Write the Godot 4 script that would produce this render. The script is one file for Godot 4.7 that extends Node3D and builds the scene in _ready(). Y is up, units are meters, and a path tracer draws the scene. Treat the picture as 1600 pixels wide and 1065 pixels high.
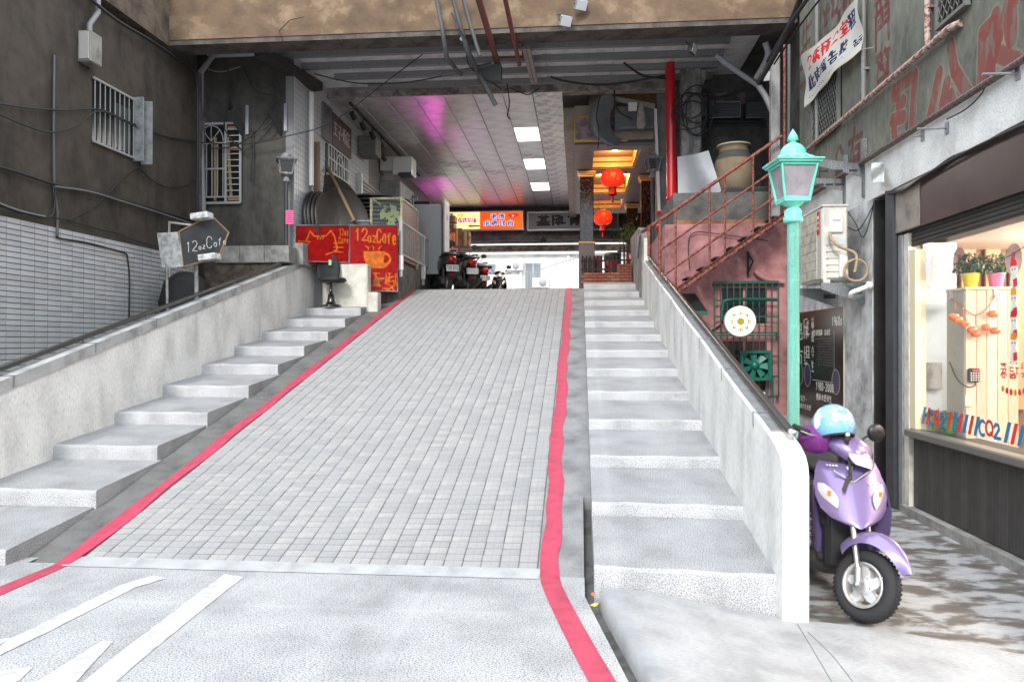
extends Node3D
# x right, y up, -z into the picture; depth "d" below always means -z. Metres.
const UPV := Vector3(0, 1, 0)
const EYE := Vector3(0, 1.65, 0)
const LWX := -6.8      # face of the left building
const RWX := 3.2       # face of the right building
const TLX := -5.13     # left wall of the passage
const CEIL := 6.65     # passage ceiling
const FL := 2.85       # floor at the head of the ramp
var look := Basis()
var base_of := {}
var names_of := {}
var mats := {}
var texs := {}
var rng := RandomNumberGenerator.new()

class MB:
	var st := SurfaceTool.new()
	var any := false
	func _init():
		st.begin(Mesh.PRIMITIVE_TRIANGLES)
		st.set_smooth_group(-1)
	func v(p: Vector3, uv := Vector2.ZERO):
		st.set_uv(uv)
		st.add_vertex(p)
		any = true
	func tri(a: Vector3, b: Vector3, c: Vector3):      # counter-clockwise seen from the front
		v(a); v(c); v(b)
	func quad(a: Vector3, b: Vector3, c: Vector3, d: Vector3):   # lower left, lower right, upper right, upper left
		v(a, Vector2(0, 1)); v(c, Vector2(1, 0)); v(b, Vector2(1, 1))
		v(a, Vector2(0, 1)); v(d, Vector2(0, 0)); v(c, Vector2(1, 0))
	func smooth(g := 1):
		st.set_smooth_group(g)
	func flat():
		st.set_smooth_group(-1)
	func box(c: Vector3, s: Vector3, b := Basis()) -> MB:
		var e := s * 0.5
		var p := []
		for i in 8:
			p.append(c + b * Vector3(e.x if i & 1 else -e.x, e.y if i & 2 else -e.y, e.z if i & 4 else -e.z))
		quad(p[4], p[5], p[7], p[6]); quad(p[1], p[0], p[2], p[3])
		quad(p[5], p[1], p[3], p[7]); quad(p[0], p[4], p[6], p[2])
		quad(p[6], p[7], p[3], p[2]); quad(p[0], p[1], p[5], p[4])
		return self
	func box2(a: Vector3, b: Vector3) -> MB:          # two opposite corners
		return box((a + b) * 0.5, (b - a).abs())
	func rbox(c: Vector3, s: Vector3, r: float, b := Basis()) -> MB:   # chamfered box
		r = minf(r, minf(s.x, minf(s.y, s.z)) * 0.49)
		var e := s * 0.5
		for ax in 3:
			for sg in [-1.0, 1.0]:
				var n := Vector3.ZERO; n[ax] = sg
				var u := Vector3.ZERO; u[(ax + 1) % 3] = 1.0
				var w := n.cross(u)
				var eu: float = e[(ax + 1) % 3]
				var ew: float = e[(ax + 2) % 3]
				var en: float = e[ax]
				quad(c + b * (n * en - u * (eu - r) - w * (ew - r)), c + b * (n * en + u * (eu - r) - w * (ew - r)), c + b * (n * en + u * (eu - r) + w * (ew - r)), c + b * (n * en - u * (eu - r) + w * (ew - r)))
		for ax in 3:
			var i := (ax + 1) % 3
			var j := (ax + 2) % 3
			for si in [-1.0, 1.0]:
				for sj in [-1.0, 1.0]:
					var p1 := Vector3.ZERO; var p2 := Vector3.ZERO; var p3 := Vector3.ZERO; var p4 := Vector3.ZERO
					p1[ax] = -(e[ax] - r); p1[i] = si * e[i]; p1[j] = sj * (e[j] - r)
					p2[ax] = (e[ax] - r); p2[i] = si * e[i]; p2[j] = sj * (e[j] - r)
					p3[ax] = (e[ax] - r); p3[i] = si * (e[i] - r); p3[j] = sj * e[j]
					p4[ax] = -(e[ax] - r); p4[i] = si * (e[i] - r); p4[j] = sj * e[j]
					if si * sj > 0: quad(c + b * p1, c + b * p4, c + b * p3, c + b * p2)
					else: quad(c + b * p1, c + b * p2, c + b * p3, c + b * p4)
		for sx in [-1.0, 1.0]:
			for sy in [-1.0, 1.0]:
				for sz in [-1.0, 1.0]:
					var a := Vector3(sx * e.x, sy * (e.y - r), sz * (e.z - r))
					var d := Vector3(sx * (e.x - r), sy * e.y, sz * (e.z - r))
					var f := Vector3(sx * (e.x - r), sy * (e.y - r), sz * e.z)
					if sx * sy * sz > 0: tri(c + b * a, c + b * d, c + b * f)
					else: tri(c + b * a, c + b * f, c + b * d)
		return self
	func rows(g: Array, closed := false, cap := false, grp := 1) -> MB:   # a surface through rows of points
		smooth(grp)
		var m: int = g[0].size()
		for i in g.size() - 1:
			for j in (m if closed else m - 1):
				var k := (j + 1) % m
				var a: Vector3 = g[i][j]; var b: Vector3 = g[i][k]; var c: Vector3 = g[i + 1][k]; var d: Vector3 = g[i + 1][j]
				var u0 := float(j) / (m if closed else m - 1); var u1 := float(j + 1) / (m if closed else m - 1)
				var w0 := 1.0 - float(i) / (g.size() - 1); var w1 := 1.0 - float(i + 1) / (g.size() - 1)
				if not (a.is_equal_approx(b)):
					v(a, Vector2(u0, w0)); v(c, Vector2(u1, w1)); v(b, Vector2(u1, w0))
				if not (c.is_equal_approx(d)):
					v(a, Vector2(u0, w0)); v(d, Vector2(u0, w1)); v(c, Vector2(u1, w1))
		flat()
		if cap:
			for e in [0, g.size() - 1]:
				var mid := Vector3.ZERO
				for p in g[e]: mid += p
				mid /= m
				for j in m:
					if e == 0: tri(mid, g[e][(j + 1) % m], g[e][j])
					else: tri(mid, g[e][j], g[e][(j + 1) % m])
		return self
	func tube(pts: Array, r: float, n := 8, cap := true, r2 := -1.0) -> MB:
		var g := []
		var up := Vector3.UP
		for i in pts.size():
			var t: Vector3
			if i == 0: t = pts[1] - pts[0]
			elif i == pts.size() - 1: t = pts[i] - pts[i - 1]
			else: t = (pts[i + 1] - pts[i]).normalized() + (pts[i] - pts[i - 1]).normalized()
			t = t.normalized()
			if i == 0:
				up = Vector3.RIGHT if absf(t.y) > 0.9 else Vector3.UP
			var s := t.cross(up).normalized()
			up = s.cross(t).normalized()
			var ring := []
			var rr: float = r if r2 < 0 else lerpf(r, r2, float(i) / (pts.size() - 1))
			if i > 0 and i < pts.size() - 1:
				rr /= maxf(0.5, (pts[i + 1] - pts[i]).normalized().dot(t))
			for k in n:
				var an := TAU * k / n
				ring.append(pts[i] + (s * cos(an) - up * sin(an)) * rr)
			g.append(ring)
		return rows(g, true, cap)
	func lathe(prof: Array, n := 16, xf := Transform3D(), wave := 0.0, waves := 0) -> MB:   # Vector2(radius, height), from below upwards
		var g := []
		for p in prof:
			var ring := []
			for k in n:
				var an := TAU * k / n
				var rr: float = p.x * (1.0 + wave * absf(sin(an * waves * 0.5)) if waves else 1.0)
				ring.append(xf * Vector3(cos(an) * rr, p.y, -sin(an) * rr))
			g.append(ring)
		return rows(g, true, false)
	func prism(poly: Array, xf: Transform3D, depth: float) -> MB:   # polygon in xy counter-clockwise, extruded along +z from 0 to depth
		var pv := PackedVector2Array(poly)
		var ix := Geometry2D.triangulate_polygon(pv)
		if Geometry2D.is_polygon_clockwise(pv):
			pv.reverse()
			ix = Geometry2D.triangulate_polygon(pv)
		for i in range(0, ix.size(), 3):
			var a := pv[ix[i]]; var b := pv[ix[i + 1]]; var c := pv[ix[i + 2]]
			if (b - a).cross(c - a) < 0:
				var q := b; b = c; c = q
			tri(xf * Vector3(a.x, a.y, depth), xf * Vector3(b.x, b.y, depth), xf * Vector3(c.x, c.y, depth))
			tri(xf * Vector3(a.x, a.y, 0), xf * Vector3(c.x, c.y, 0), xf * Vector3(b.x, b.y, 0))
		for i in pv.size():
			var a := pv[i]; var b := pv[(i + 1) % pv.size()]
			quad(xf * Vector3(a.x, a.y, 0), xf * Vector3(b.x, b.y, 0), xf * Vector3(b.x, b.y, depth), xf * Vector3(a.x, a.y, depth))
		return self
	func mesh() -> ArrayMesh:
		st.generate_normals()
		st.index()
		return st.commit()

# ---------- where a sight line of the photograph meets a plane of the place
func ray(px: float, py: float) -> Vector3:
	return look * Vector3((px - 800.0) / 1180.0, (532.5 - py) / 1180.0, -1.0)
func onx(px: float, py: float, x: float) -> Vector3:
	var d := ray(px, py)
	return EYE + d * ((x - EYE.x) / d.x)
func onz(px: float, py: float, d0: float) -> Vector3:
	var d := ray(px, py)
	return EYE + d * (-d0 / d.z)
func ony(px: float, py: float, y: float) -> Vector3:
	var d := ray(px, py)
	return EYE + d * ((y - EYE.y) / d.y)
func ramp_y(d: float) -> float:
	return 0.1 + 0.2443 * clampf(d - 5.04, 0.0, 11.26)

# ---------- objects
func numbered(parent: Node, called: String) -> String:
	var key := "%d/%s" % [parent.get_instance_id(), called]
	var n: int = names_of.get(key, 0)
	names_of[key] = n + 1
	return called if n == 0 else "%s_%03d" % [called, n]
func thing(called: String, label: String, category: String, at := Vector3.ZERO, group := "", local := false) -> Node3D:
	var o := Node3D.new()
	o.name = numbered(self, called)
	add_child(o, true)
	o.position = at
	base_of[o] = Vector3.ZERO if local else at
	tag(o, label, category, group)
	return o
func tag(o: Node, label: String, category: String, group := ""):
	o.set_meta("label", label)
	o.set_meta("category", category)
	if group: o.set_meta("group", group)
func part(called: String, mb, m: Material, parent: Node, label := "") -> MeshInstance3D:
	var o := MeshInstance3D.new()
	o.name = numbered(parent, called)
	o.mesh = mb.mesh() if mb is MB else mb
	o.material_override = m
	parent.add_child(o, true)
	o.position = -base_of.get(parent, Vector3.ZERO)
	if label: o.set_meta("label", label)
	return o
func single(called: String, mb, m: Material, label: String, category: String, group := "") -> MeshInstance3D:
	var o := part(called, mb, m, self)
	tag(o, label, category, group)
	return o
func struct(called: String, mb, m: Material) -> MeshInstance3D:
	var o := part(called, mb, m, self)
	o.set_meta("kind", "structure")
	return o
func stuff(o: Node) -> Node:
	o.set_meta("kind", "stuff")
	return o
func copy(o: Node3D, called: String, label: String) -> Node3D:
	var c: Node3D = o.duplicate()
	c.name = numbered(self, called)
	add_child(c, true)
	c.set_meta("label", label)
	return c
func sag(a: Vector3, b: Vector3, drop: float, n := 10) -> Array:
	var r := []
	for i in n + 1:
		var t := float(i) / n
		r.append(a.lerp(b, t) + Vector3(0, -drop * 4.0 * t * (1.0 - t), 0))
	return r
func curve(pts: Array, n := 5) -> Array:     # smooth line through points
	var r := []
	for i in pts.size() - 1:
		var p0: Vector3 = pts[maxi(i - 1, 0)]; var p1: Vector3 = pts[i]; var p2: Vector3 = pts[i + 1]; var p3: Vector3 = pts[mini(i + 2, pts.size() - 1)]
		for k in n:
			var t := float(k) / n
			r.append(p1.cubic_interpolate(p2, p0, p3, t))
	r.append(pts[-1])
	return r

# ---------- materials: a base colour (linear) times computed grain
func noise(seed_: int, freq: float, oct := 5, kind := FastNoiseLite.TYPE_SIMPLEX_SMOOTH, gain := 0.5) -> FastNoiseLite:
	var f := FastNoiseLite.new()
	f.seed = seed_
	f.noise_type = kind
	f.frequency = freq
	f.fractal_octaves = oct
	f.fractal_gain = gain
	return f
func ntex(key: String, seed_: int, freq: float, stops: Array, size := 512, oct := 5, gain := 0.5, kind := FastNoiseLite.TYPE_SIMPLEX_SMOOTH) -> Texture2D:
	if texs.has(key): return texs[key]
	var g := Gradient.new()
	var off := PackedFloat32Array(); var col := PackedColorArray()
	for s in stops:
		off.append(s[0])
		col.append(s[1] if s[1] is Color else Color(s[1], s[1], s[1]))
	g.offsets = off; g.colors = col
	var im: Image = noise(seed_, freq, oct, kind, gain).get_seamless_image(size, size)
	var out := Image.create_empty(size, size, false, Image.FORMAT_RGB8)
	var lut := PackedColorArray()
	for i in 256: lut.append(g.sample(i / 255.0))
	var data := im.get_data()
	var bytes := PackedByteArray(); bytes.resize(size * size * 3)
	for i in size * size:
		var c: Color = lut[data[i]]
		bytes[i * 3] = int(c.r * 255.0); bytes[i * 3 + 1] = int(c.g * 255.0); bytes[i * 3 + 2] = int(c.b * 255.0)
	out = Image.create_from_data(size, size, false, Image.FORMAT_RGB8, bytes)
	texs[key] = ImageTexture.create_from_image(out)
	return texs[key]
func grain(key: String) -> Texture2D:
	match key:
		"mottle": return ntex(key, 3, 0.006, [[0.0, 0.8], [0.5, 0.93], [1.0, 1.0]], 512, 7, 0.55)
		"fine": return ntex(key, 5, 0.06, [[0.0, 0.78], [0.4, 0.92], [1.0, 1.0]], 512, 4, 0.6)
		"speck": return ntex(key, 7, 0.2, [[0.0, 0.3], [0.25, 0.42], [0.32, 0.87], [0.55, 0.95], [1.0, 1.0]], 512, 2, 0.6)
		"granite": return ntex(key, 8, 0.24, [[0.0, 0.36], [0.3, 0.5], [0.4, 0.84], [0.6, 0.95], [1.0, 1.0]], 512, 2, 0.7)
		"dirt": return ntex(key, 11, 0.005, [[0.0, 0.66], [0.35, 0.85], [0.6, 0.95], [1.0, 1.0]], 512, 7, 0.6)
		"peel": return ntex(key, 13, 0.007, [[0.0, 0.62], [0.4, 0.78], [0.5, 0.9], [0.62, 0.94], [1.0, 1.0]], 512, 7, 0.62)
		"rust": return ntex(key, 17, 0.02, [[0.0, Color(0.45, 0.33, 0.26)], [0.42, Color(0.75, 0.55, 0.48)], [0.55, Color(1, 0.95, 0.93)], [1.0, Color(1, 1, 1)]], 512, 5, 0.6)
		"bump": return ntex(key, 19, 0.05, [[0.0, 0.0], [1.0, 1.0]], 512, 5, 0.6)
		"spangle": return ntex(key, 23, 0.06, [[0.0, 0.5], [0.5, 0.75], [1.0, 1.0]], 512, 2, 0.5, FastNoiseLite.TYPE_CELLULAR)
	return null
# o: t grain name, s its repeats per metre (or Vector3), d second grain, ds, b bump in cm, bs; m metallic; cc clearcoat; em emission colour, ee energy
func M(key: String, c: Color, rough := 0.8, o := {}) -> StandardMaterial3D:
	if mats.has(key): return mats[key]
	var m := StandardMaterial3D.new()
	m.resource_name = key
	m.albedo_color = c.linear_to_srgb()
	m.roughness = rough
	m.metallic = o.get("m", 0.0)
	if o.has("spec"): m.metallic_specular = o.spec
	if o.has("t"):
		m.albedo_texture = grain(o.t) if o.t is String else o.t
		m.uv1_triplanar = true
		var s = o.get("s", 0.6)
		m.uv1_scale = s if s is Vector3 else Vector3(s, s, s)
		m.uv1_offset = Vector3(0.37, 0.11, 0.23)
	if o.has("d"):
		m.detail_enabled = true
		m.detail_albedo = grain(o.d)
		m.detail_blend_mode = BaseMaterial3D.BLEND_MODE_MUL
		m.detail_uv_layer = BaseMaterial3D.DETAIL_UV_2
		m.uv2_triplanar = true
		var s2 = o.get("ds", 3.0)
		m.uv2_scale = s2 if s2 is Vector3 else Vector3(s2, s2, s2)
	if o.has("b"):
		m.heightmap_enabled = true
		m.heightmap_texture = grain(o.get("bt", "bump"))
		m.heightmap_scale = o.b
		if not o.has("t"):
			m.uv1_triplanar = true
			var s3 = o.get("s", 3.0)
			m.uv1_scale = s3 if s3 is Vector3 else Vector3(s3, s3, s3)
	if o.has("cc"):
		m.clearcoat_enabled = true; m.clearcoat = o.cc; m.clearcoat_roughness = o.get("ccr", 0.1)
	if o.has("em"):
		m.emission_enabled = true; m.emission = o.em.linear_to_srgb(); m.emission_energy_multiplier = o.get("ee", 1.0)
	mats[key] = m
	return m
func glass(key: String, a := 0.08, tint := Color(0.8, 0.85, 0.85)) -> StandardMaterial3D:
	if mats.has(key): return mats[key]
	var m := StandardMaterial3D.new()
	m.resource_name = key
	m.transparency = BaseMaterial3D.TRANSPARENCY_ALPHA
	m.albedo_color = Color(tint.r, tint.g, tint.b, a)
	m.roughness = 0.03
	mats[key] = m
	return m
func printed(key: String, im: Image, rough := 0.6, glow := 0.0) -> StandardMaterial3D:
	var m := StandardMaterial3D.new()
	m.resource_name = key
	m.albedo_texture = ImageTexture.create_from_image(im)
	m.roughness = rough
	if glow > 0.0:
		m.emission_enabled = true
		m.emission = Color.BLACK
		m.emission_texture = m.albedo_texture
		m.emission_energy_multiplier = glow
	return m

# ---------- lettering: strokes on a 10 x 10 field, two digits a point
const GLYPH := {
	"0": "402227496987826040", "1": "2240 4049", "2": "12306082741989", "3": "12306082826454 648769391 8", "5": "802014546486693918", "6": "714115173969876535 3516", "7": "1181 8149", "8": "402244648679391644 64826040", "9": "8365351321406082 8285 8569",
	"o": "53342638597876745 3 7453", "z": "23732979", "C": "8260301217396987", "a": "74533426385978 7379", "f": "72624349 2464", "e": "267674533426385978", "u": "2327395978 7379", "O": "402227496987826040", "R": "191060827354145479", "Y": "1044 7044 4449",
	"-": "2575", "s": "745334355677693928", "K": "1019 7014 4479", "N": "19107970", "L": "101979", "P": "19106082735414", "V": "104970", "D": "1019 104072774919",
	"王": "1181 2474 0898 4148", "子": "117144 44493928 0595", "飯": "300426 214154 2343 244447 2424282746 6090 60642 9 6393 7399 93699 ", "店": "4050 0191 015 0116 0509 5255 5484 3656 363989895636",
	"基": "1181 3036 6036 6066 3363 3464 0696 3618 6688 2878 4649 0999", "隆": "000102 0009 003 0324 2444 5020 4271 7235 3578 3375 4474 3666 4649 2797 5549", "育": "4041 0191 3123 6475 2373 2429 2474 747969 2676 2777",
	"樂": "4030 3133 3353 5131 3333 1021 2113 1333 7081 8173 7393 0696 4549 4618 4688", "城": "0333 1317 0828 4293 4249 4464 646858 6069 9079 7181 5566", "達": "0112 0414 1417 0899 3183 4535 4044 7044 2494 3686 5548", "億": "2003 1319 3191 4042 6062 2393 4484 4446 8486 4686 3749 5878 8798",
	"保": "2003 1319 4080 4043 8083 4383 3595 5349 5538 5598", "齡": "4010 1030 0232 0339 0309 0939 1415 2425 1627 5036 5096 4363 4464 6447 7088", "球": "0131 0434 0838 1118 4292 6169 6965 5463 7689 9364 7081", "館": "200325 2044 1434 1438 1838 1419 5060 4393 4353 5484 5459 5989 8489 5787",
	"媽": "2016 1638 0303 0339 3028 5050 5069 5090 5292 5494 5696 969988 5758 6768 7778 ", "歡": "0141 1012 3032 0535 1339 1919 1636 1839 6050 5191 5270 7059 7099 6575", "舖": "3011 1213 0353 0409 5059 0949 2646 6292 7279 6389 6696 6999 6369 9399 ", 
	"惠": "1181 4005 2272 2275 7275 2474 4046 0696 2729 2989 4748 8789", "市": "4041 0292 4149 2427 2474 7478 7868", "場": "0333 1017 0838 4080 4044 8084 4282 4484 3595 4739 5868 699 5989 9595", "前": "2031 7061 0292 1439 1444 4449 1646 1747 6468 8489 8979",
	"世": "0494 2028 2898 5058 5878 7070 7078", "今": "4005 4095 3565 2777 7759", "生": "2014 2282 2575 0999 4049", "蛋": "1181 4145 4364 2135 3599 2575 2528 7578 2878 4549 0999 7989", "糕": "1018 0434 1407 1437 1123 5080 4393 6066 3696 4789 4449", "式": "0292 1545 3549 0958 6066 6699 8091",
	"元": "2171 0494 3438 3809 6468 6898", "財": "0040 0006 4046 0242 0444 0646 1709 3749 5292 8089 8979 8256", "司": "1181 818978 1363 1565 1566 1669 6565 1569 6669 1589", "公": "4013 6093 4718 1878 6788", "限": "0009 0030 3024 2437 3717 5050 5090 9095 5255 5295 5395 5059 5979 6599 9575",
	"門": "0009 0040 0242 0444 4044 5090 9099 5054 5292 5494", "窗": "4041 0293 0203 3244 6274 1489 1419 1989 8489 4436 3676 7659", "鋁": "3004 3064 1444 0646 3049 0949 1718 5090 5093 9093 5393 5595 5599 5999 9599 ",
	"樓": "2029 0333 2307 2337 4090 4193 4343 6066 4393 5686 6649 5599 3797", "辦": "1011 0030 0333 1017 0535 1719 4050 6161 4464 6469 7080 6090 6393 7089 6595", "室": "4041 0292 2474 4436 3676 4649 2777 0999 0203 9293", "租": "3010 1111 0333 2029 2306 2336 5059 5080 8089 5383 5686 3999",
	"此": "1019 1434 3038 0949 6069 6999 9997 9365", "處": "5054 5292 0292 0219 2474 4436 3676 2639 3699 5689 9998", "廣": "4050 0191 0109 2383 3335 6365 2585 3585 3589 3989 8985 3787 5559", "告": "3012 2272 4045 0595 2787 2729 2999 8799", "牆": "1019 1525 3039 0535 1539 6060 4292 6063 4393 4545 9595 4949 4699 4999 9596 6787",
	"春": "1181 2272 1484 4018 4488 3666 3639 6669 3969 3777", "福": "1021 0333 1339 0616 5090 5353 5393 5595 9395 4699 4649 4999 9699 6669 4797", "有": "0292 4017 3439 3474 7479 3676 3777", "貓": "30 0",
}
func segs(s: String) -> Array:
	var r := []
	for part_ in s.split(" ", false):
		var pts := []
		for i in range(0, part_.length() - 1, 2):
			pts.append(Vector2(part_[i].to_int(), part_[i + 1].to_int()))
		for i in pts.size() - 1: r.append([pts[i], pts[i + 1]])
	return r
func dab(im: Image, a: Vector2, b: Vector2, w: float, c: Color, aa := 0.8):     # one straight stroke with round ends
	var x0 := maxi(int(minf(a.x, b.x) - w - 1), 0); var x1 := mini(int(maxf(a.x, b.x) + w + 2), im.get_width())
	var y0 := maxi(int(minf(a.y, b.y) - w - 1), 0); var y1 := mini(int(maxf(a.y, b.y) + w + 2), im.get_height())
	var ab := b - a
	var l2 := maxf(ab.length_squared(), 0.0001)
	for y in range(y0, y1):
		for x in range(x0, x1):
			var p := Vector2(x + 0.5, y + 0.5)
			var t := clampf((p - a).dot(ab) / l2, 0.0, 1.0)
			var k := clampf((w - p.distance_to(a + ab * t)) / aa + 0.5, 0.0, 1.0)
			if k > 0.0:
				im.set_pixel(x, y, im.get_pixel(x, y).lerp(c, k * c.a))
func ink(im: Image, text: String, at: Vector2, size: Vector2, step: Vector2, w: float, c: Color, skew := 0.0):
	for i in text.length():
		if GLYPH.has(text[i]):
			for s in segs(GLYPH[text[i]]):
				var p: Vector2 = at + step * i
				var a: Vector2 = s[0]; var b: Vector2 = s[1]
				dab(im, p + Vector2(a.x / 10.0 * size.x + skew * (5.0 - a.y), a.y / 10.0 * size.y), p + Vector2(b.x / 10.0 * size.x + skew * (5.0 - b.y), b.y / 10.0 * size.y), w, c)
func path_ink(im: Image, pts: Array, w: float, c: Color):
	for i in pts.size() - 1: dab(im, pts[i], pts[i + 1], w, c)
func page(w: int, h: int, c: Color) -> Image:
	var im := Image.create_empty(w, h, false, Image.FORMAT_RGB8)
	im.fill(c)
	return im
func worn(im: Image, amount: float, seed_: int, freq := 0.02):    # uneven wear over a print
	var n := noise(seed_, freq, 4)
	for y in im.get_height():
		for x in im.get_width():
			var k := 1.0 - amount * clampf(n.get_noise_2d(x, y) + 0.4, 0.0, 1.0)
			var c := im.get_pixel(x, y)
			im.set_pixel(x, y, Color(c.r * k, c.g * k, c.b * k))

func _ready():
	rng.seed = 41
	look = Basis(UPV, deg_to_rad(5.085)) * Basis(Vector3.RIGHT, deg_to_rad(0.2185))
	var cam := Camera3D.new()
	cam.name = "camera"
	cam.fov = rad_to_deg(2.0 * atan(532.5 / 1180.0))
	cam.near = 0.05; cam.far = 400.0
	cam.transform = Transform3D(look, EYE)
	add_child(cam); cam.current = true
	var sky := ProceduralSkyMaterial.new()
	sky.sky_top_color = Color(0.93, 0.965, 1.0)
	sky.sky_horizon_color = Color(0.9, 0.94, 1.0)
	sky.sky_curve = 0.25
	sky.ground_bottom_color = Color(0.5, 0.5, 0.5)
	sky.ground_horizon_color = Color(0.7, 0.7, 0.7)
	sky.sky_energy_multiplier = 1.05
	var env := Environment.new()
	env.background_mode = Environment.BG_SKY
	env.sky = Sky.new(); env.sky.sky_material = sky
	env.tonemap_mode = Environment.TONE_MAPPER_LINEAR
	env.tonemap_exposure = 2.7
	env.sdfgi_enabled = true; env.ssao_enabled = true; env.ssil_enabled = true
	var we := WorldEnvironment.new(); we.name = "environment"; we.environment = env; add_child(we)
	var sun := DirectionalLight3D.new(); sun.name = "sun"
	sun.light_energy = 0.4; sun.light_angular_distance = 14.0; sun.light_color = Color(1.0, 0.99, 0.98)
	sun.shadow_enabled = true
	sun.rotation = Vector3(deg_to_rad(-34), deg_to_rad(-10), 0)
	add_child(sun)
	make_materials()
	ground()
	stairs()
	left_building()
	rear_left()
	canopy()
	passage()
	hall()
	far_side()
	right_recess()
	right_building()
	left_objects()
	passage_objects()
	right_objects()
	shop()
	scooters()
	cables()
	leaves()

func make_materials():
	M("concrete_road", Color(0.5, 0.505, 0.515), 0.9, {"t": "speck", "s": 0.85, "d": "mottle", "ds": 0.35, "b": 0.25})
	M("tread_worn", Color(0.47, 0.47, 0.48), 0.8, {"t": "granite", "s": 0.8, "d": "mottle", "ds": 0.5, "b": 0.12})
	M("granite", Color(0.68, 0.68, 0.685), 0.75, {"t": "granite", "s": 0.8, "d": "mottle", "ds": 0.6, "b": 0.12})
	M("paver", Color(0.45, 0.448, 0.448), 0.85, {"t": "fine", "s": 2.0, "d": "mottle", "ds": 0.25})
	M("paver_grey", Color(0.435, 0.434, 0.436), 0.85, {"t": "fine", "s": 2.3, "d": "mottle", "ds": 0.25})
	M("paver_warm", Color(0.445, 0.438, 0.43), 0.85, {"t": "fine", "s": 2.1, "d": "dirt", "ds": 0.25})
	M("grout", Color(0.15, 0.148, 0.146), 0.95, {"t": "mottle", "s": 0.7})
	M("cement_smooth", Color(0.5, 0.51, 0.515), 0.9, {"t": "mottle", "s": 0.9, "d": "fine", "ds": 2.5})
	M("gutter", Color(0.34, 0.34, 0.345), 0.92, {"t": "dirt", "s": 0.7, "d": "speck", "ds": 1.2})
	M("red_paint", Color(0.56, 0.058, 0.115), 0.75, {"t": "mottle", "s": 1.6, "d": "fine", "ds": 2.0})
	M("white_paint", Color(0.8, 0.8, 0.79), 0.8, {"t": "peel", "s": 1.6})
	M("parapet", Color(0.89, 0.88, 0.84), 0.9, {"t": "mottle", "s": Vector3(0.5, 0.25, 0.5), "d": "fine", "ds": Vector3(1.6, 0.5, 1.6), "b": 0.2})
	M("black_rail", Color(0.025, 0.022, 0.02), 0.35, {"spec": 0.6})
	M("steel", Color(0.5, 0.5, 0.5), 0.35, {"m": 0.9})
	M("steel_dull", Color(0.35, 0.36, 0.37), 0.5, {"m": 0.6, "t": "mottle", "s": 1.5})
	M("galvanised", Color(0.42, 0.44, 0.45), 0.45, {"m": 0.5, "t": "spangle", "s": 2.5, "d": "dirt", "ds": 1.0})
	M("brown_wall", Color(0.085, 0.067, 0.049), 0.95, {"t": "dirt", "s": Vector3(0.5, 0.2, 0.5), "d": "mottle", "ds": 0.9, "b": 0.4})
	M("dark_wall", Color(0.085, 0.08, 0.07), 0.95, {"t": "dirt", "s": Vector3(0.6, 0.2, 0.6), "d": "mottle", "ds": 1.1, "b": 0.4})
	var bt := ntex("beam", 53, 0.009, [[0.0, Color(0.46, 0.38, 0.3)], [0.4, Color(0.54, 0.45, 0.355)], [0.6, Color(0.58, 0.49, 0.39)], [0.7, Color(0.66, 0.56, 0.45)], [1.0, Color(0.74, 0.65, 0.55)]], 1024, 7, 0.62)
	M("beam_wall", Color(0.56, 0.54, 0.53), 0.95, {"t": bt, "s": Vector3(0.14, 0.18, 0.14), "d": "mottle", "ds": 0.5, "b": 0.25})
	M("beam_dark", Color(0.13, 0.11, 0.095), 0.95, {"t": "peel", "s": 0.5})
	M("tile_white", Color(0.475, 0.475, 0.475), 0.3, {"t": "dirt", "s": 0.4})
	M("tile_grey", Color(0.435, 0.437, 0.44), 0.3, {"t": "dirt", "s": 0.4})
	M("tile_pale", Color(0.5, 0.505, 0.515), 0.3, {"t": "dirt", "s": 0.4})
	M("tile_grout", Color(0.09, 0.088, 0.085), 0.95)
	M("right_wall", Color(0.14, 0.138, 0.12), 0.95, {"t": "dirt", "s": 0.35, "d": "mottle", "ds": 1.0, "b": 0.4})
	M("white_wall", Color(0.84, 0.83, 0.79), 0.9, {"t": "mottle", "s": 0.5, "d": "fine", "ds": 1.5, "b": 0.4})
	M("pink_wall", Color(0.52, 0.235, 0.23), 0.9, {"t": "dirt", "s": 0.5, "d": "mottle", "ds": 1.1, "b": 0.4})
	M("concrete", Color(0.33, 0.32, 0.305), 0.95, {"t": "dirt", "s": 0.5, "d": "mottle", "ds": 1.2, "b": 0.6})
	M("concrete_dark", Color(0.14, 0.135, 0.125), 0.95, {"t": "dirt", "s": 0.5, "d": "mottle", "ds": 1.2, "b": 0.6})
	M("rust_red", Color(0.24, 0.085, 0.06), 0.7, {"t": "rust", "s": 1.5})
	M("fire_red", Color(0.5, 0.006, 0.012), 0.28, {"spec": 0.6})
	M("oxide", Color(0.2, 0.06, 0.045), 0.6, {"t": "mottle", "s": 1.2})
	M("black", Color(0.015, 0.015, 0.015), 0.6)
	M("black_gloss", Color(0.012, 0.012, 0.012), 0.22, {"cc": 0.5})
	M("rubber", Color(0.028, 0.028, 0.03), 0.85, {"t": "fine", "s": 3.0})
	M("cable", Color(0.02, 0.02, 0.02), 0.6)
	M("cable_grey", Color(0.2, 0.2, 0.2), 0.6)
	M("pipe_grey", Color(0.24, 0.24, 0.245), 0.5)
	M("pipe_dark", Color(0.07, 0.07, 0.072), 0.5)
	M("white_metal", Color(0.72, 0.71, 0.68), 0.45)
	M("cream", Color(0.8, 0.77, 0.66), 0.85, {"t": "mottle", "s": 0.8, "d": "fine", "ds": 1.5, "b": 0.4})
	M("wood", Color(0.3, 0.19, 0.1), 0.7, {"t": "fine", "s": Vector3(8, 0.8, 8)})
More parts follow.
